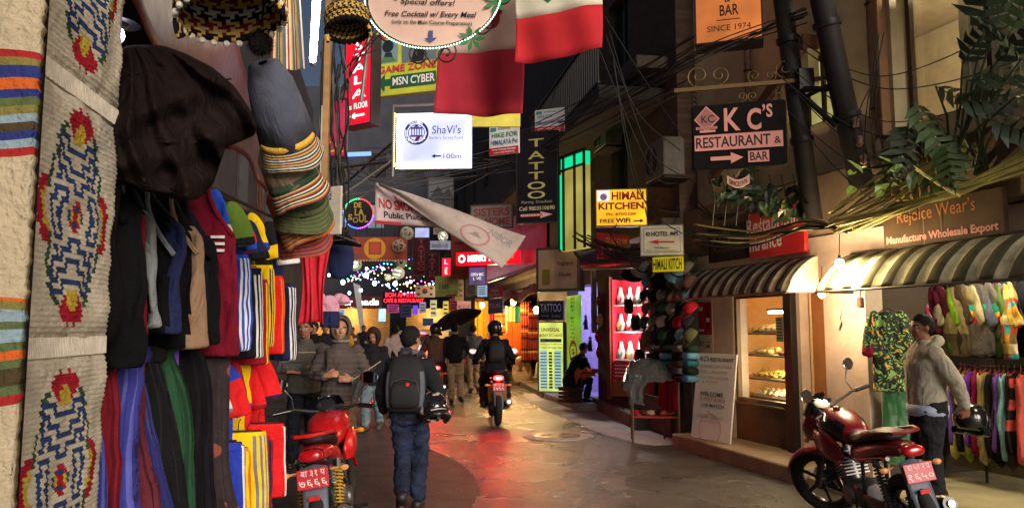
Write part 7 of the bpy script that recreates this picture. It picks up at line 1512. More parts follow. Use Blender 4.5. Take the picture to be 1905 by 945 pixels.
# ================================================================ motorcycles
def moto(label, loc, rz, col=(176, 20, 26), col2=(24, 22, 24), steer=0.0, lean=0.0, lit=0.0, plate=('बा ३१ प', '७६६६'), spring=(196, 150, 40), head_glow=0, stripe=True, name='parked_motorcycle', fairing=False, braked=None, fine=True):
    t = thing(name, label, 'motorcycle', M=Matrix.Translation(loc) @ Matrix.Rotation(rz, 4, 'Z') @ Matrix.Rotation(lean, 4, 'Y'))
    BK = mat('black_paint', (22, 22, 24), rough=.3, coat=.3); PT = mat('gloss_paint_%02x%02x%02x' % col, col, rough=.3, coat=.5, var=.4, vs_=11); P2 = mat('gloss_second', col2, rough=.25, coat=.6, var=.1)
    CH = mat('chrome', (190, 188, 184), rough=.18, metal=1.0, var=.2); AL = mat('cast_alloy', (110, 108, 106), rough=.4, metal=.8, var=.35); RB = mat('tyre_rubber', (26, 25, 25), rough=.8, bump=.5, bs=60); GR = mat('road_grime_metal', (60, 56, 52), rough=.6, metal=.5, var=.5)
    ra, fa = V(0, -.63, .30), V(0, .66, .30)
    head = V(0, .40, .88); ax = (head - V(0, .60, .34)).normalized()
    SM = Matrix.Translation(head) @ Matrix.Rotation(steer, 4, ax) @ Matrix.Translation(-head)
    WX = Matrix.Rotation(R(90), 4, 'Y')
    def wheel(c, T):
        M0 = (T or Matrix.Identity(4)) @ Matrix.Translation(c) @ WX
        w = MB().torus(.245, .052, 44, 12, M0, sy=1.0).build('wheel', RB, t, smooth='all')
        mb = MB().torus(.205, .022, 40, 8, M0, sy=1.5)
        for k in range(6):
            a = k * 1.0472; d = V(math.cos(a), math.sin(a), 0); q = V(-d.y, d.x, 0)
            mb.tube([M0 @ (d * .04 + q * .015), M0 @ (d * .2 + q * .0)], [(.014, .02), (.010, .016)], 8)
        mb.lathe([(.045, -.06), (.05, -.04), (.05, .04), (.045, .06)], 18, M0); mb.build('rim', BK, w)
        MB().lathe([(.06, .062), (.12, .062), (.12, .066), (.06, .066)], 28, M0).build('brake_disc', CH, w)
    wheel(ra, None); wheel(fa, SM)
    # front end
    mb = MB(); mb.T = SM
    for s in (-1, 1): mb.tube([V(s * .085, .66, .30), V(s * .085, .55, .52)], .027, 12).tube([V(s * .085, .55, .5), V(s * .085, .40, .90)], .018, 10)
    mb.box((0, .40, .89), (.22, .07, .035)); mb.build('front_fork', GR, t)
    mb = MB(); mb.T = SM
    def FD(u, v):
        a = R(20 + 130 * u); x = (2 * v - 1); r = .315 - .035 * abs(x) ** 2.2
        return V(.07 * x, .66 + r * math.cos(a), .30 + r * math.sin(a))
    mb.grid(FD, 20, 8); mb.build('front_fender', PT, t, smooth='all', solid=.006)
    mb = MB(); mb.T = SM; mb.loft([(.42, 0, .84, .09, .10), (.50, 0, .84, .13, .135), (.57, 0, .80, .12, .12), (.62, 0, .77, .08, .085)], 18); 
    mb.build('headlight_cowl', PT, t, smooth='all')
    mb = MB(); mb.T = SM; mb.loft([(.615, 0, .775, .080, .07), (.635, 0, .77, .06, .05)], 16); mb.build('headlight', glow('headlamp', (255, 250, 230), head_glow) if head_glow else mat('headlamp_glass', (180, 180, 170), rough=.08), t, smooth='all')
    mb = MB(); mb.T = SM; mb.grid(lambda u, v: V((.13 - .04 * v) * math.sin(R(-75 + 150 * u)), .46 + .13 * math.cos(R(-75 + 150 * u)) - .10 * v, .93 + .13 * v), 14, 6); mb.build('windscreen', mat('smoked_screen', (26, 24, 28), rough=.08, coat=.8), t, smooth='all', solid=.005)
    mb = MB(); mb.T = SM; hb = [V(s_ * .37, .20, .985) if abs(s_) > 1.5 else V(0, 0, 0) for s_ in ()]
    mb.tube([V(-.38, .19, .975), V(-.24, .25, .99), V(-.12, .34, .955), V(0, .36, .945), V(.12, .34, .955), V(.24, .25, .99), V(.38, .19, .975)], .012, 8); mb.build('handlebar', GR, t)
    for s in (-1, 1):
        mb = MB(); mb.T = SM; mb.tube([V(s * .27, .235, .986), V(s * .39, .185, .974)], .019, 10); mb.build('grip', BK, t)
        mb = MB(); mb.T = SM; mb.tube([V(s * .25, .27, .985), V(s * .30, .30, .975), V(s * .39, .245, .965)], .007, 6); mb.build('lever', CH, t)
        mb = MB(); mb.T = SM; mb.tube([V(s * .25, .25, .99), V(s * .27, .29, 1.08), V(s * .33, .28, 1.16)], .006, 6)
        MI = Matrix.Translation((s * .36, .275, 1.19)) @ Matrix.Rotation(R(80), 4, 'X'); m_ = mb.build('mirror_stem', BK, t)
        m2 = MB(); m2.T = SM; m2.lathe([(.001, -.016), (.04, -.014), (.058, 0), (.060, .008)], 22, MI @ Matrix.Diagonal((1.25, .85, 1, 1))); m2.build('mirror_shell', BK, m_, smooth='all')
        m2 = MB(); m2.T = SM; m2.lathe([(.001, .0085), (.057, .0085), (.055, .010), (.001, .010)], 22, MI @ Matrix.Diagonal((1.25, .85, 1, 1))); m2.build('mirror_glass', mat('mirror', (220, 220, 225), rough=.03, metal=1.0, var=.02), m_, smooth=False)
        mb = MB(); mb.T = SM; mb.tube([V(s * .11, .52, .76), V(s * .19, .52, .76)], .009, 6).ball((s * .205, .52, .76), (.032, .022, .022), 8); mb.build('indicator', mat('amber_lens', (214, 130, 40), rough=.15), t)
        mb = MB(); mb.tube([V(s * .10, -.70, .67), V(s * .17, -.73, .67)], .009, 6).ball((s * .19, -.735, .67), (.034, .022, .022), 8); mb.build('indicator', mat('amber_lens', (214, 150, 90), rough=.15), t)
    mb = MB(); mb.T = SM; mb.lathe([(.075, -.05), (.08, 0), (.072, .02), (.001, .022)], 20, Matrix.Translation((-.03, .40, .985)) @ Matrix.Rotation(R(28), 4, 'X')); mb.box((.075, .41, .98), (.09, .05, .03)); mb.build('instrument_cluster', mat('dial_black', (40, 42, 48), rough=.15, coat=.5), t)
    # frame, engine, exhaust
    mb = MB()
    for s in (-1, 1): mb.tube([V(s * .05, .38, .86), V(s * .10, .10, .66), V(s * .11, -.20, .64), V(s * .10, -.64, .72)], .016, 8).tube([V(s * .05, .38, .80), V(s * .08, .26, .42), V(s * .09, .12, .27), V(s * .09, -.18, .27), V(s * .09, -.24, .62)], .015, 8).tube([V(s * .09, -.20, .34), V(s * .085, -.63, .30)], (.02, .028), 8)
    mb.build('frame', BK, t)
    mb = MB(); mb.loft([(-.20, 0, .36, .08, .08), (-.15, 0, .36, .13, .11), (.05, 0, .34, .13, .10), (.13, 0, .34, .08, .07)], 16, sq=3); 
    for s in (-1, 1): mb.lathe([(.001, .15), (.07, .148), (.085, .12), (.085, .08)], 22, Matrix.Translation((0, -.06 if s > 0 else -.02, .35)) @ Matrix.Rotation(R(90 * s), 4, 'Y'))
    for k in range(8): mb.box((0, .12 + .008 * k, .45 + .024 * k), (.19, .17, .010), Matrix.Rotation(R(-18), 3, 'X'))
    mb.tube([V(0, .11, .42), V(0, .18, .66)], .06, 12); mb.build('engine', AL, t)
    mb = MB(); mb.tube([V(.04, .20, .50), V(.06, .30, .42), V(.10, .22, .22), V(.13, -.1, .22), V(.15, -.34, .27)], .02, 10); mb.build('exhaust_pipe', CH, t)
    mb = MB(); mb.tube([V(.15, -.32, .265), V(.155, -.40, .29), V(.165, -.80, .40), V(.166, -.83, .408)], [.03, .052, .062, .05], 16); mb.build('silencer', mat('satin_silencer', (70, 66, 64), rough=.35, metal=.8), t)
    MB().tube([V(.1665, -.828, .4075), V(.168, -.845, .412)], .024, 12).build('exhaust_tip', CH, t)
    for s in (-1, 1):
        mb = MB(); a, b = V(s * .115, -.60, .34), V(s * .125, -.50, .70); mb.tube([a, a.lerp(b, .5)], .02, 8).tube([a, b], .009, 8).tube([a.lerp(b, .84), b], .026, 8); sb_ = mb.build('shock_absorber', BK, t)
        n = 90; d = (b - a); X_, Y_ = frame_of(d); MB().tube([a.lerp(b, .12 + .74 * k / n) + (X_ * math.cos(k * .85) + Y_ * math.sin(k * .85)) * .030 for k in range(n + 1)], .0062, 5).build('coil_spring', mat('spring_paint', spring, rough=.35), sb_)
        mb = MB(); mb.tube([V(s * .12, -.28, .30), V(s * .23, -.29, .30)], .011, 8); mb.build('pillion_peg', BK, t); mb = MB(); mb.tube([V(s * .12, .02, .25), V(s * .25, .01, .25)], .013, 8); mb.build('foot_peg', BK, t)
    MB().box((-.10, -.36, .36), (.02, .5, .05)).build('chain_guard', BK, t, bevel=.01)
    MB().tube([V(-.10, -.05, .27), V(-.22 if lean else -.14, -.12, .03 if lean else .2)], .011, 8).build('side_stand', GR, t)
    # tank, seat, tail
    mb = MB(); mb.loft([(-.11, 0, .78, .07, .06), (-.06, 0, .79, .11, .085), (.05, 0, .82, .145, .11), (.20, 0, .84, .165, .125), (.30, 0, .85, .155, .12), (.36, 0, .85, .11, .09), (.385, 0, .85, .05, .04)], 26, sq=2.6)
    paintf(mb, lambda q: (1 if abs(q.x) > .085 and q.z < .92 and q.y > -.02 else 0) if stripe else 0); mb.build('fuel_tank', [PT, P2], t, smooth='all', sub=1)
    if fine: MB().lathe([(.03, 0), (.034, .008), (.03, .014), (.001, .015)], 18, Matrix.Translation((0, .20, .965))).build('fuel_cap', CH, t)
    for s in (-1, 1): MB().loft([(-.03, s * .13, .66, .015, .05), (.10, s * .165, .70, .03, .11), (.28, s * .17, .72, .03, .10), (.36, s * .12, .70, .01, .03)], 14).build('tank_shroud', PT, t, smooth='all')
    mb = MB(); mb.loft([(-.66, 0, .865, .06, .025), (-.60, 0, .865, .11, .04), (-.42, 0, .855, .125, .045), (-.30, 0, .80, .125, .05), (-.12, 0, .775, .11, .05), (-.04, 0, .80, .07, .035)], 20); mb.build('seat', mat('seat_vinyl', (28, 27, 28), rough=.5, bump=.3, bs=150), t, smooth='all', sub=1)
    mb = MB(); mb.loft([(-.80, 0, .79, .05, .03), (-.74, 0, .785, .085, .05), (-.55, 0, .77, .125, .065), (-.30, 0, .70, .13, .08), (-.12, 0, .66, .12, .10), (-.06, 0, .66, .08, .06)], 20); mb.build('tail_fairing', PT, t, smooth='all', sub=1)
    mb = MB(); mb.tube([V(-.13, -.40, .86), V(-.14, -.62, .90), V(-.09, -.76, .91), V(0, -.79, .91), V(.09, -.76, .91), V(.14, -.62, .90), V(.13, -.40, .86)], .013, 8); mb.build('grab_rail', PT if lean else BK, t)
    tl = MB().loft([(-.835, 0, .782, .05, .024), (-.82, 0, .785, .075, .036), (-.76, 0, .785, .082, .042)], 18)
    tl.build('tail_light', glow('brake_light', (255, 30, 26), lit * 2.6) if lit else mat('red_lens', (170, 16, 24), rough=.1, coat=.6), t, smooth='all')
    if lit: MB().ball((0, -.835, .785), (.042, .008, .018), 12).build('lamp_core', glow('brake_core', (255, 190, 180), lit * 1.5), t)
    mb = MB(); mb.grid(lambda u, v: V((2 * v - 1) * (.085 - .01 * u), -.74 - .13 * u, .72 - .36 * u - .02 * abs(2 * v - 1)), 8, 6); mb.build('rear_mudguard', mat('grey_mudguard', (84, 90, 104), rough=.5), t, smooth='all', solid=.008)
    pl = MB().box((0, 0, 0), (.20, .006, .125)); M = Matrix.Translation((0, -.83, .645)) @ Matrix.Rotation(R(-14), 4, 'X'); pl.T = None
    p_ = pl.build('licence_plate', mat('plate_red', (176, 24, 40), rough=.4), t, M=M, bevel=.004)
    if fine:
        mb = MB()
        for (s_, z0, z1, u0, u1) in ((plate[0], .012, .052, -.075, .08), (plate[1], -.052, -.004, -.088, .09)):
            vs, fs = textgeo(s_, .0); mb.add([V(u0 + (u1 - u0) * x, -.0045, z0 + (z1 - z0) * y) for x, y in vs], fs)
        mb.build('lettering', mat('sign_paint', (226, 210, 206)), p_, smooth=False)
        MB().box((0, -.855, .525), (.07, .012, .028)).build('reflector', mat('red_lens', (190, 40, 30), rough=.15), t)
    if lit:
        l = bpy.data.objects.new('brake_lamp', bpy.data.lights.new('brake_lamp', 'SPOT')); COL.objects.link(l); l.parent = t; l.location = (0, -.87, .785); l.rotation_euler = (R(90 - 8), 0, R(180)); l.data.spot_size = R(165); l.data.spot_blend = .8; l.data.energy = lit * 5; l.data.color = (1, .04, .03); l.data.shadow_soft_size = .05
    return t
# parked left: tail to the camera
moto('bright red motorcycle parked by the jerseys with red plate reading 7666', V(-1.29, 5.78, 0), R(7), (196, 22, 24), (170, 18, 22), steer=R(-8), lean=R(-8), plate=('बा ३१ प', '७६६६'), stripe=False)
moto('dark red and black motorcycle parked before the clothes shop with its front wheel turned', V(2.79, 6.0, 0), R(3), (120, 14, 24), (18, 18, 20), steer=R(36), lean=R(-9), plate=('बा ५१ २ प', '१६५०'), spring=(60, 58, 58))
bk = G(927, 787); m3 = moto('motorcycle riding away with glowing brake light and black helmeted rider', V(bk.x - .07, 13.2, 0), R(6), (70, 16, 22), (24, 22, 24), lit=9.0, plate=('बा २८ प', '३४५५'), name='moving_motorcycle')
t, hc, HM, J = person('rider in black on the moving motorcycle with lit brake lamp', V(bk.x - .05, 13.0, 0), R(6), 1.7, seat=.90, lean=(0, .10), hair=None, jacket=(26, 25, 30), trous=(46, 30, 34), legs={'R': [V(.20, .34, .66), V(.20, .02, .32), V(.1, 1, 0)], 'L': [V(-.20, .34, .66), V(-.20, .02, .32), V(-.1, 1, 0)]}, arms={'R': [V(.31, .24, 1.12), V(.35, .42, 1.03), V(.1, .6, -.3), .9], 'L': [V(-.31, .24, 1.12), V(-.35, .42, 1.03), V(-.1, .6, -.3), .9]})
helmet(t, hc + V(0, 0, -.01), HM, (22, 22, 24))
MB().loft([(0, 0, -.19, .12, .05), (.1, 0, -.2, .14, .075), (.3, 0, -.19, .12, .06), (.36, 0, -.17, .06, .03)], 16, axis='z').build('small_backpack', mat('black_cordura', (22, 22, 25), rough=.75), t, M=Matrix.Translation((0, .09, 1.02)), smooth='all')
b2 = W(812, 663, 15.6); moto('second motorcycle riding away farther on with glowing brake light', V(b2.x - .08, 16.3, 0), R(6), (60, 20, 24), (24, 22, 24), lit=7.0, name='moving_motorcycle', fine=False)
t, hc, HM, J = person('rider in brown jacket with a dark helmet on the farther motorcycle', V(b2.x - .07, 16.1, 0), R(6), 1.66, seat=.88, lean=(0, .1), jacket=(96, 70, 60), trous=(60, 44, 44), legs={'R': [V(.20, .34, .66), V(.20, .02, .32), V(.1, 1, 0)], 'L': [V(-.20, .34, .66), V(-.20, .02, .32), V(-.1, 1, 0)]}, arms={'R': [V(.31, .24, 1.12), V(.35, .42, 1.03), V(.1, .6, -.3), .9], 'L': [V(-.31, .24, 1.12), V(-.35, .42, 1.03), V(-.1, .6, -.3), .9]}, vox=.014)
helmet(t, hc, HM, (40, 30, 32))
b3 = W(697, 616, 21); moto('third motorcycle far down the road with bright red lamp', V(b3.x, 21.6, 0), R(4), (150, 20, 30), (24, 22, 24), lit=7.0, name='moving_motorcycle', fine=False)
moto('dark motorcycle parked tail out at the far left stalls', V(W(588, 650, 12).x, 12.2, 0), R(20), (60, 30, 34), (24, 22, 24), lit=0, lean=R(-8), fine=False)
# ================================================================ car far down the road
def car():
    Y = 25.5; c = W(763, 690, Y); t = thing('white_hatchback', 'white hatchback driving away with red brake lights', 'car', V(c.x, Y + 1.7, 0), R(6))
    PA = mat('pearl_white_paint', (206, 196, 190), rough=.25, coat=.6, var=.06)
    mb = MB(); mb.loft([(-1.72, 0, .62, .70, .28), (-1.66, 0, .62, .78, .36), (-1.2, 0, .62, .81, .38), (0, 0, .62, .82, .38), (1.2, 0, .58, .80, .34), (1.68, 0, .52, .70, .26)], 28, sq=4); mb.build('body', PA, t, smooth='all')
    mb = MB(); mb.loft([(-1.62, 0, 1.05, .66, .20), (-1.5, 0, 1.20, .66, .30), (-1.1, 0, 1.24, .66, .31), (.2, 0, 1.22, .66, .30), (.9, 0, 1.0, .66, .12)], 24, sq=4); mb.build('roof', PA, t, smooth='all')
    MB().grid(lambda u, v: V(-.56 + 1.12 * u, -1.69 + .14 * v - .03 * math.sin(3.14 * u), 1.02 + .36 * v), 10, 5).build('rear_window', mat('dark_car_glass', (30, 28, 34), rough=.08, coat=.6), t, smooth='all', solid=.01)
    for s in (-1, 1):
        MB().grid(lambda u, v: V(s * (.665 + .01 - .03 * v), -1.2 + 1.9 * u, 1.04 + .33 * v), 8, 3).build('side_window', mat('dark_car_glass', (30, 28, 34), rough=.08, coat=.6), t, smooth='all', solid=.01)
        MB().loft([(-1.735, s * .64, .82, .10, .14), (-1.68, s * .64, .82, .12, .16)], 14, sq=3).build('tail_light', glow('car_tail', (255, 30, 40), 4), t)
        for y in (-1.1, 1.15):
            w = MB().torus(.225, .075, 28, 10, Matrix.Translation((s * .72, y, .30)) @ Matrix.Rotation(R(90), 4, 'Y')).build('wheel', mat('tyre_rubber', (26, 25, 25), rough=.8), t, smooth='all')
            MB().lathe([(.001, .05), (.2, .045), (.21, -.03)], 18, Matrix.Translation((s * .74, y, .30)) @ Matrix.Rotation(R(90 * s), 4, 'Y')).build('hubcap', M_STEEL, w)
        MB().loft([(-.0, s * .90, .98, .09, .06), (.05, s * .90, .98, .05, .04)], 10).build('wing_mirror', PA, t)
    MB().box((0, -1.60, 1.425), (.62, .05, .05)).build('brake_lamp_bar', glow('car_brake', (255, 70, 80), 9), t, bevel=.01)
    MB().box((0, -1.725, .72), (.44, .02, .12)).build('licence_plate', mat('plate_red', (176, 24, 40)), t); MB().loft([(-1.76, 0, .42, .66, .12), (-1.7, 0, .42, .74, .14)], 18, sq=4).build('bumper', PA, t)
    l = bpy.data.objects.new('brake_lamp', bpy.data.lights.new('brake_lamp', 'POINT')); COL.objects.link(l); l.parent = t; l.location = (0, -1.95, .9); l.data.energy = 30; l.data.color = (1, .06, .06); l.data.shadow_soft_size = .2
car()
# ================================================================ poles, cables and plants above the shops
def pole(label, pts, r):
    t = thing('utility_pole', label, 'pole'); P = [W(*p) for p in pts]
    mb = MB()
    d = (P[-1] - P[0]).normalized(); X_, Y_ = frame_of(d)
    mb.tube([P[0], P[-1]], [r * .9, r], 10); mb.build('shaft', mat('tarred_pole', (34, 29, 27), rough=.7, var=.4), t)
    for k in (.25, .55, .8):
        c = P[0].lerp(P[-1], k); MB().lathe([(r * 1.15, -.03), (r * 1.2, 0), (r * 1.15, .03)], 14, Matrix.Translation(c) @ d.to_track_quat('Z', 'Y').to_matrix().to_4x4()).build('band', M_STEEL, t)
    return t, P
t, P = pole('dark utility pole behind the black restaurant sign, leaning right', [(1410, -330, 7.22), (1512, 410, 7.55)], .10)
MB().box(tuple(P[0].lerp(P[1], .66) + V(.06, -.12, 0)), (.16, .12, .22)).build('junction_box', M_STEEL, t, bevel=.01)
t, P = pole('dark utility pole nearest the big upper window, leaning right', [(1458, -330, 6.78), (1604, 350, 7.2)], .115)
for k in (.83, .88, .93): MB().lathe([(.02, -.05), (.035, -.03), (.025, 0), (.035, .03), (.02, .05)], 12, Matrix.Translation(P[0].lerp(P[1], k) + V(0, -.14, 0))).build('insulator', mat('porcelain', (150, 120, 104), rough=.2), t)
t = thing('steel_brace', 'dark diagonal steel arm between the two poles', 'bracket'); MB().tube([W(1466, 166, 7.4), W(1540, 166, 7.1)], .03, 6).tube([W(1490, 175, 7.35), W(1556, 235, 7.1)], .03, 6).tube([W(1500, 180, 7.3), W(1540, 160, 7.1)], .02, 6).build('arm', M_STEEL, t)
rnd = random.Random(99)
def cable(pts, r, m, label, group, jit=0.0, sag=0.0, name='cable', n=26):
    P = [W(p[0] + rnd.uniform(-jit, jit), p[1] + rnd.uniform(-jit, jit), p[2]) for p in pts]; out = []
    k = len(P)
    for i in range(k - 1):
        p0, p1, p2, p3 = P[max(i - 1, 0)], P[i], P[i + 1], P[min(i + 2, k - 1)]
        for q in range(n // (k - 1)):
            s = q / (n // (k - 1)); out.append(.5 * ((2 * p1) + (p2 - p0) * s + (2 * p0 - 5 * p1 + 4 * p2 - p3) * s * s + (3 * p1 - p0 - 3 * p2 + p3) * s ** 3))
    out.append(P[-1]); L_ = len(out) - 1
    out = [p - V(0, 0, sag * 4 * (i / L_) * (1 - i / L_)) for i, p in enumerate(out)]
    return tag(MB().tube(out, r, 5).build(name, m, smooth='all'), label, 'cable', group)
MC = mat('black_cable', (26, 25, 26), rough=.6); MG = mat('grey_cable', (92, 88, 84), rough=.6); MY = mat('lamplit_cable', (206, 192, 104), rough=.5, var=.35, vs_=3); MO = mat('olive_cable', (130, 124, 70), rough=.5, var=.4, vs_=3)  # yellow lamplight on the bundles is put into the cable colour
g1, l1 = 'cables strung across the street', 'thin dark cable strung across the street between the buildings'
for k in range(12):
    y0 = rnd.uniform(180, 300); cable([(690 + rnd.uniform(-80, 120), y0 + rnd.uniform(60, 130), 14), (960, y0 + 60, 12), (1290, y0 - 110 + rnd.uniform(-20, 30), 8.5)], rnd.choice((.006, .008, .01)), MC if k % 3 else MG, l1, g1, 10, .05)
for k in range(8): cable([(1040, 236 + rnd.uniform(-14, 14), 11.5), (1180, 172 + rnd.uniform(-14, 14), 9.6), (1300, 106 + rnd.uniform(-20, 14), 8.2), (1500, 20 + rnd.uniform(-30, 20), 7.2)], .007, MG if k % 2 else MC, l1, g1, 4)
for k in range(6): cable([(1130, 40 + 14 * k, 9), (1200, 180 + 40 * k, 9), (1275, 250 + 36 * k, 9)], .007, MC, l1, g1, 20)
for k in range(7): cable([(1470 + rnd.uniform(-10, 20), 60 + 30 * k, 7.25), (1640, 110 + 44 * k, 6.9), (1905, 40 + 60 * k, 6.3)], .006, MC, 'thin black cable running from the poles past the big window', 'cables at the big window', 14, .1)
for k in range(4): cable([(1640 - 4 * k, 64, 6.8), (1626 + 3 * k, 140, 6.8), (1600 + 8 * k, 210, 6.8), (1588 + 20 * k, 300, 6.9)], .006, MC, 'black cable dropping down the wall beside the big window', 'cables down the wall', 5)
for k in range(15): cable([(1550 + rnd.uniform(-20, 20), 432 - 3 * k + rnd.uniform(-6, 6), 7.05), (1640, 396 - 5 * k + rnd.uniform(-5, 5), 6.75), (1720, 338 - 2.2 * k + rnd.uniform(-6, 6), 6.5), (1800, 272 + rnd.uniform(-12, 20), 6.3)], .009, MY if k % 3 else MO, 'cable coloured lamplit yellow in the rising upper bundle over the shop board', 'upper bundle of cables coloured lamplit yellow', 2)
for k in range(15): cable([(1570 + rnd.uniform(-25, 30), 420 + rnd.uniform(-14, 14), 7.0), (1680, 386 + rnd.uniform(-8, 8), 6.5), (1790, 352 + rnd.uniform(-9, 9), 6.1), (1930, 290 + rnd.uniform(-26, 26), 5.7)], .009, MY if k % 4 else MO, 'cable coloured lamplit yellow in the long lower bundle over the shop board', 'lower bundle of cables coloured lamplit yellow', 2)
for k in range(8): cable([(1290, 420 + 5 * k, 8.3), (1400, 440 + rnd.uniform(-20, 14), 7.9), (1500, 410 + rnd.uniform(-12, 12), 7.4), (1570, 424 + rnd.uniform(-14, 14), 7.0)], .01, MC if k % 2 else MO, 'black cable drooping along the concrete beam', 'cables along the beam', 6, .04)
for k in range(9): cable([(1100 + rnd.uniform(-30, 40), 440 + rnd.uniform(-8, 16), 10.6), (1180, 470 + rnd.uniform(-20, 14), 10.4), (1290, 430 + rnd.uniform(-16, 14), 10.2)], .011, MC, 'black cable in the thick knot under the yellow light box', 'cable knot under the light box', 8, .05)
for k in range(6): cable([(1290 + 4 * k, 372 + 6 * k, 8.6), (1340, 400 + rnd.uniform(-8, 8), 8.2), (1394, 384 + rnd.uniform(-10, 10), 7.9)], .008, MC, 'black cable looped beneath the ribbon plate', 'cables beneath the ribbon plate', 5, .06)
cable([(1672, 292, 6.2), (1730, 332, 6.1), (1786, 366, 6.0)], .012, MY, 'single thick yellow cable crossing both bundles', None)
for k in range(16):
    x = 596 + rnd.uniform(0, 46); cable([(x, 96 + rnd.uniform(-30, 30), 6.2), (x + rnd.uniform(-16, 22), 210 + rnd.uniform(-20, 20), 6.1), (x + rnd.uniform(-26, 14), 330 + rnd.uniform(-20, 20), 6.2), (x + rnd.uniform(-10, 20), 430 + rnd.uniform(-40, 20), 6.3)], rnd.choice((.006, .008, .010)), MC if k % 3 else MG, 'black cable in the hanging tangle by the pink board', 'tangle of cables by the pink board', 4)
for k in range(6): cable([(600 + 10 * k, 180 + rnd.uniform(-20, 20), 6.4), (660, 120 + rnd.uniform(-20, 30), 7), (700, 60 + rnd.uniform(-30, 40), 7.6)], .006, MC, 'thin black cable fanning out from the tangle', 'cables fanning from the tangle', 6)
for k in range(9): cable([(610, 280 + 14 * k, 14), (760, 300 + rnd.uniform(-30, 60), 15), (1000, 280 + rnd.uniform(-40, 60), 16)], .008, MC if k % 2 else MG, l1, g1, 18, .1)
t = thing('metal_pipe', 'pale metal pipe slanting down beside the red light box', 'pipe'); MB().tube([W(690, 34, 7.6), W(672, 190, 7.7)], .022, 10).build('pipe', mat('galvanised_pipe', (140, 136, 124), rough=.5, metal=.5), t); MB().ball(W(690, 32, 7.6), .035, 10).build('end_cap', M_STEEL, t)
t = thing('roof_frame', 'slender metal frame arching under the light box over the street', 'frame'); mb = MB()
for a, b in (((600, 316, 11), (735, 300, 9.6)), ((640, 344, 12), (735, 262, 9.6)), ((625, 300, 11), (700, 330, 11)), ((700, 330, 11), (735, 300, 10)), ((640, 308, 11), (650, 345, 11))): mb.tube([W(*a), W(*b)], .02, 6)
mb.build('frame_bar', mat('grey_tube', (110, 104, 98), metal=.5, rough=.5), t)
tag(MB().tube([W(640, 288, 14), W(690, 286, 14)], .04, 8).build('blue_lamp_strip', glow('blue_led', (90, 120, 255), 3)), 'small blue glowing lamp strip under the red light box', 'lamp')
# --- plants
def lobed_leaf(mb, M, L_, lobes=6):
    """deeply cut leaf: a midrib with narrow lobes to both sides"""
    for k in range(lobes):
        q = (k + .6) / lobes; y = L_ * q; w_ = L_ * .55 * math.sin(math.pi * min(1, q * .82 + .16)); droop = -.25 * L_ * q * q
        for s in (-1, 1):
            a = V(0, y - .03 * L_, droop); b = V(0, y + .07 * L_, droop); c_ = V(s * w_ * (.8 + .25 * math.sin(k * 2.1 + s)), y + .35 * w_ + .02, droop - (.16 + .12 * math.sin(k * 1.7 + s)) * w_); m1 = V(s * w_ * .55, y + .02 * L_, droop - .02); m2 = V(s * w_ * .5, y + .12 * L_ + .08 * w_, droop - .02)
            mb.add([M @ p for p in (a, m1, c_, m2, b)], [(0, 1, 2, 3, 4)])
    mb.add([M @ p for p in (V(-.02 * L_, 0, 0), V(.02 * L_, 0, 0), V(.03 * L_, L_, -.25 * L_), V(0, L_ * 1.2, -.36 * L_), V(-.03 * L_, L_, -.25 * L_))], [(0, 1, 2, 3, 4)])
def oval_leaf(mb, M, L_):
    pts = [V(0, 0, 0), V(.2 * L_, .25 * L_, .02), V(.25 * L_, .5 * L_, 0), V(.14 * L_, .8 * L_, -.06 * L_), V(0, L_, -.14 * L_), V(-.14 * L_, .8 * L_, -.06 * L_), V(-.25 * L_, .5 * L_, 0), V(-.2 * L_, .25 * L_, .02)]
    mid = [V(0, .5 * L_, -.04 * L_)]
    mb.add([M @ p for p in pts + mid], [(i, (i + 1) % 8, 8) for i in range(8)])
def orient(p, d, up, roll=0):
    d = d.normalized(); z = (up - d * d.dot(up)).normalized(); x = d.cross(z)
    return Matrix(((x.x, d.x, z.x, p.x), (x.y, d.y, z.y, p.y), (x.z, d.z, z.z, p.z), (0, 0, 0, 1))) @ Matrix.Rotation(roll, 4, 'Y')
ML = [mat('dark_leaf', (40, 54, 34), rough=.4, var=.4, vs_=9), mat('mid_leaf', (66, 86, 46), rough=.4, var=.4, vs_=9), mat('bright_leaf', (116, 140, 56), rough=.4, var=.3, vs_=9)]
t = thing('split_leaf_plant', 'large dark split leaf plant spreading in front of the big upper window', 'plant'); rnd = random.Random(4)
stems = MB(); spots = [(1700, 190, 6.15, -60, .42), (1740, 160, 6.05, -20, .40), (1690, 230, 6.2, -100, .40), (1780, 190, 5.9, 10, .40), (1730, 240, 6.1, -60, .38), (1800, 150, 5.8, 20, .40), (1850, 120, 5.7, 60, .42), (1830, 60, 5.7, 90, .44), (1880, 60, 5.6, 70, .44), (1860, 20, 5.7, 100, .42), (1890, 180, 5.5, 10, .42), (1840, 220, 5.7, -20, .42), (1760, 270, 6.0, -90, .34), (1900, 110, 5.5, 120, .44), (1670, 270, 6.25, -120, .32), (1790, 120, 5.85, 70, .34)]
base = W(1800, 320, 6.1)
for k, (px, py, Y, ang, L_) in enumerate(spots):
    p = W(px, py, Y); a = R(ang); d = V(math.cos(a) * .9 - .1, -.35, math.sin(a) * .8 - .15)
    mb = MB(); lobed_leaf(mb, orient(p, d, V(-.2, -.7, .7), R(rnd.uniform(-25, 25))), L_ * 1.05); mb.build('leaf', ML[0] if k % 4 else ML[1], t, smooth=False, solid=.003)
    stems.tube([base + V(rnd.uniform(-.2, .2), 0, 0), base.lerp(p, .5) + V(0, .05, .12), p], [.014, .011, .007], 6)
stems.build('stem', mat('green_stem', (64, 72, 44), rough=.6), t)
t = thing('planter_plant', 'leafy plant with bright yellow green leaves growing through the cable bundles', 'plant'); rnd = random.Random(8); st_ = MB()
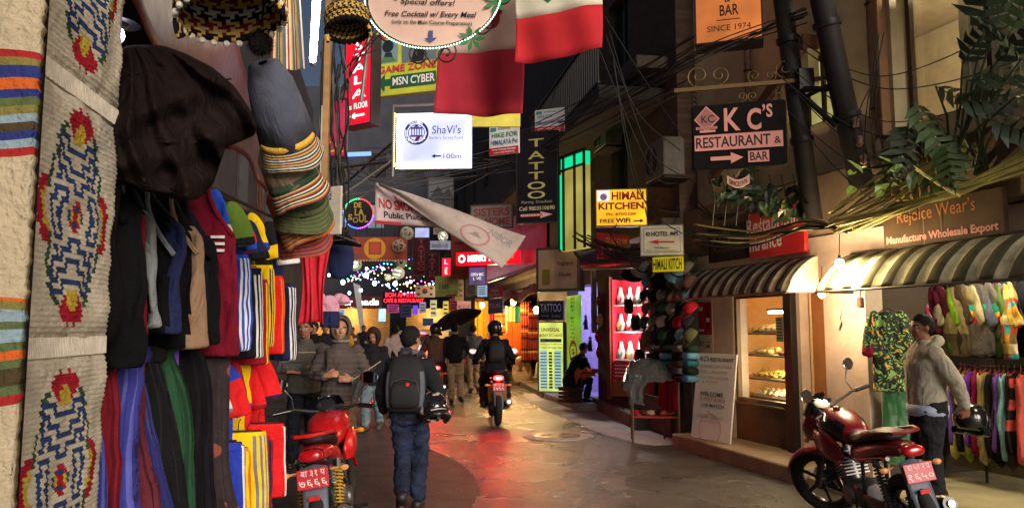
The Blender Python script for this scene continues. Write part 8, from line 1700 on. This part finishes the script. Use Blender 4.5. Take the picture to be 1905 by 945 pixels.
for k in range(34):
    px, py = rnd.choice(((1690, 316), (1710, 345), (1830, 296), (1812, 306), (1840, 320), (1750, 330), (1870, 300), (1640, 345), (1600, 330), (1660, 300)))
    p = W(px + rnd.uniform(-22, 22), py + rnd.uniform(-18, 18), rnd.uniform(6.1, 6.45)); mb = MB(); oval_leaf(mb, orient(p, V(rnd.uniform(-1, 1), rnd.uniform(-.6, .1), rnd.uniform(-.7, .7)), V(0, -.6, .8)), rnd.uniform(.10, .19)); mb.build('leaf', ML[2] if k % 3 else ML[1], t, smooth=False, solid=.002)
for px in (1640, 1700, 1760, 1830): st_.tube([W(px, 370, 6.4), W(px + 8, 330, 6.35), W(px - 4, 296, 6.3)], .008, 5)
st_.build('stem', mat('green_stem', (64, 72, 44), rough=.6), t)
t = thing('hanging_plant', 'dark leafy plant drooping over the red entrance board and ribbon plate', 'plant'); rnd = random.Random(12); st_ = MB()
for k in range(62):
    px = rnd.uniform(1320, 1502); py = rnd.uniform(335, 396) if px > 1400 else rnd.uniform(322, 375); Y = 7.75 + (1500 - px) / 180 * .5 - .1
    mb = MB(); oval_leaf(mb, orient(W(px, py, Y + rnd.uniform(-.15, .15)), V(rnd.uniform(-.7, .7), rnd.uniform(-.5, .2), rnd.uniform(-1, .1)), V(0, -1, .3)), rnd.uniform(.12, .22)); mb.build('leaf', ML[0] if k % 5 else ML[1], t, smooth=False, solid=.002)
for px in range(1325, 1500, 22): st_.tube([W(px, 420, 8.0), W(px + 5, 370, 7.95), W(px - 4, 325, 7.9)], .007, 5)
st_.build('stem', mat('green_stem', (54, 56, 40), rough=.6), t)
t = thing('balcony_rail', 'yellowish slatted rail below the big window behind the cables', 'railing'); mb = MB()
for k in range(15): mb.box(tuple(W(1650 + 17 * k, 330, 6.75 - .035 * k)), (.05, .03, .42))
mb.build('slats', mat('ochre_slats', (150, 120, 56), rough=.7, var=.4), t, smooth=False); MB().tube([W(1640, 296, 6.75), W(1905, 270, 6.15)], .03, 6).build('top_rail', M_DWOOD, t)
# --- grime on the facades: pipes, meters, cooling boxes
for k, (px, py, Y, lab) in enumerate([(1236, 300, 9.6, 'dusty cooling unit on the brick wall'), (1130, 250, 11.6, 'cooling unit below the balcony in shadow')]):
    p = GP(px, py, .22); t = thing('cooling_unit', lab, 'air conditioner', p, RZG); MB().box((0, .0, 0), (.75, .32, .55)).build('casing', mat('dusty_casing', (112, 108, 100), rough=.6, var=.4), t, bevel=.02); MB().torus(.2, .012, 26, 6, Matrix.Translation((-.1, -.165, 0)) @ Matrix.Rotation(R(90), 4, 'X')).torus(.12, .008, 22, 6, Matrix.Translation((-.1, -.165, 0)) @ Matrix.Rotation(R(90), 4, 'X')).build('fan_grille', M_STEEL, t); MB().box((0, .06, -.30), (.7, .4, .03)).build('bracket', M_STEEL, t)
for k, (px, off, lab) in enumerate([(1402, .04, 'thin pale downpipe on the cream wall left of the poles'), (1640, .05, 'rusty downpipe beside the big window')]):
    s, z, Y = hit(px, 200, FA, FB); t = thing('downpipe', lab, 'pipe', M=wframe(FA, FB, s, 0, off + .03)); MB().tube([V(0, 0, 3.3), V(0, 0, 9)], .045, 10).build('pipe', mat('old_pipe', (112, 96, 80), rough=.7, var=.5), t)
    for z in (3.8, 4.9, 6.0): MB().torus(.05, .012, 14, 6, Matrix.Translation((0, 0, z))).build('clamp', M_STEEL, t)
t = thing('curved_stair_soffit', 'pale slanting stair underside on the cream wall behind the iron scrolls', 'stair', M=wframe(FA, FB, hit(1340, 250, FA, FB)[0], 0, .0)); MB().prism([(0, 3.3), (.0, 3.55), (2.0, 4.75), (2.0, 4.35)], -.14).build('soffit', mat('pale_soffit', (190, 176, 136), rough=.8, var=.3), t, smooth=False); MB().prism([(0, 3.56), (0, 3.72), (2.0, 4.92), (2.0, 4.76)], -.2).build('string_board', M_DWOOD, t, smooth=False)
# ================================================================ far centre of the street
for k, (px, py, Y, r, g) in enumerate([(661, 492, 20, 11, 1), (741, 508, 20, 11, 1), (746, 488, 20, 10, 0), (742, 458, 19, 12, 0), (757, 434, 18, 12, 0), (824, 440, 18, 9, 1), (722, 516, 22, 6, 1)]):
    t = thing('ball_lamp', '%s woven ball lamp %s' % ('glowing' if g else 'unlit pale', ['hung left under the orange banner', 'hung right under the orange banner', 'just above the glowing right one', 'at the right edge of the orange banner', 'hung highest beneath the no smoking banner', 'between the tattoo boards and the tall brown board', 'small and low among the string lights'][k]), 'lamp', W(px, py, Y), group='woven ball lamps over the street'); rr = r / F * Y
    mb = MB(); rnd = random.Random(k)
    for q in range(9):
        A_ = V(rnd.gauss(0, 1), rnd.gauss(0, 1), rnd.gauss(0, 1)).normalized(); mb.torus(rr, rr * .10, 20, 5, A_.to_track_quat('Z', 'Y').to_matrix().to_4x4())
    mb.build('woven_shell', mat('cane_shell', (206, 196, 170), rough=.6, emit=.25 if g else 0), t)
    if g: MB().ball((0, 0, 0), rr * .6, 10).build('glass_globe', glow('ball_glow', (220, 255, 225), 3), t)
    MB().tube([V(0, 0, rr), V(0, 0, rr + .8)], .008, 4).build('cord', M_STEEL, t)
rnd = random.Random(31)
for k, (px, py) in enumerate([(638, 525), (653, 500), (682, 500), (697, 527), (712, 500), (722, 530), (735, 528), (757, 527), (764, 524), (682, 512), (650, 545), (672, 540), (780, 546), (612, 512)]):
    bulb('small cold white bulb on the string lights at the street end', W(px, py, 30), 0, (210, 240, 255), r=.055 if k % 3 else .085, e=12, cordlen=.5, group='cold white bulbs at the street end')
for k, (c_, lab) in enumerate([((80, 110, 255), 'string of blue fairy lights'), ((90, 255, 190), 'string of green fairy lights'), ((255, 120, 200), 'string of pink fairy lights'), ((255, 200, 120), 'string of amber fairy lights'), ((170, 200, 255), 'string of icy fairy lights')]):
    t = thing('fairy_light_string', lab + ' across the far end of the street', 'string lights'); mb = MB(); w_ = MB()
    P = [W(625 + 34 * q * 1.0 + 8 * k, 492 + 9 * k + 16 * math.sin(q * 1.3 + k), 29 - .3 * k) for q in range(6)]
    for q in range(26):
        s = q / 25 * 5; i = min(4, int(s)); p = P[i].lerp(P[i + 1], s - i); mb.ball(p + V(0, 0, -.05 * (q % 3)), .026, 6)
    mb.build('lamp_beads', glow('bead_%d' % k, c_, 6), t); w_.tube(P, .008, 4).build('wire', M_STEEL, t)
t = thing('hanging_pennant', 'white triangular pennant hanging at the street end', 'pennant'); MB().prism([(0, 0), (.28, -.1), (.62, -3.0), (.5, -3.0)], .01, Matrix.Translation(W(657, 526, 30))).build('cloth', mat('pennant_white', (206, 206, 206)), t, smooth=False); MB().tube([W(655, 524, 30), W(668, 524, 30)], .015, 5).build('cord', M_STEEL, t)
FS = [(836, 858, 30, 556, 578, (190, 60, 80), 'small crimson board past the umbrella', 0.2), (800, 812, 31, 558, 590, (210, 196, 150), 'narrow cream lit panel by the Korean flag', .7), (824, 834, 32, 560, 590, (226, 200, 80), 'narrow yellow lit panel beyond the laundry board', .8), (840, 852, 33, 592, 612, (220, 40, 70), 'glowing pinkish red box near the umbrella tip', .9), (786, 806, 34, 592, 606, (96, 110, 150), 'dim blue board above the car', .2), (720, 742, 40, 566, 582, (170, 60, 120), 'magenta glowing board under the red neon letters', .6), (622, 640, 40, 576, 604, (120, 170, 220), 'pale blue lit glass panel by the stall end', .7), (858, 872, 28, 560, 600, (206, 120, 60), 'orange lit shop panel behind the umbrella', .5), (745, 765, 38, 566, 590, (60, 50, 90), 'dark violet shop panel', .3), (780, 792, 36, 562, 582, (190, 170, 210), 'lilac lit board left of the flag', .4), (806, 830, 24, 424, 436, (160, 150, 150), 'grey board under the banner fold', 0), (846, 862, 22, 520, 560, (120, 112, 104), 'grey hanging poster behind the laundry board', 0), (884, 900, 26, 556, 600, (200, 90, 40), 'amber lit doorway panel by the first bulb', .7)]
for l_, r_, Y, t_, b_, c_, lab, e in FS:
    sign('light_box_sign' if e else 'hanging_sign', lab, (l_, Y, r_, Y, t_, b_), c_, [('rect', .15, .2 + .25 * q, .85, .3 + .25 * q, tuple(int(v * .55) for v in c_)) for q in range(3)], emit=e, th=.06)
mb = None
for k, (px, Y, lab, c_) in enumerate([(622, 17, 'parked dark motorcycle by the far stalls', (40, 40, 48)), (648, 24, 'parked blue motorcycle far down the road', (40, 60, 120)), (880, 23, 'motorcycle parked by the textile shop', (50, 30, 30))]):
    moto(lab, V(W(px, 640, Y).x, Y, 0), R(30 - 20 * k), c_, lean=R(-8), fine=False)
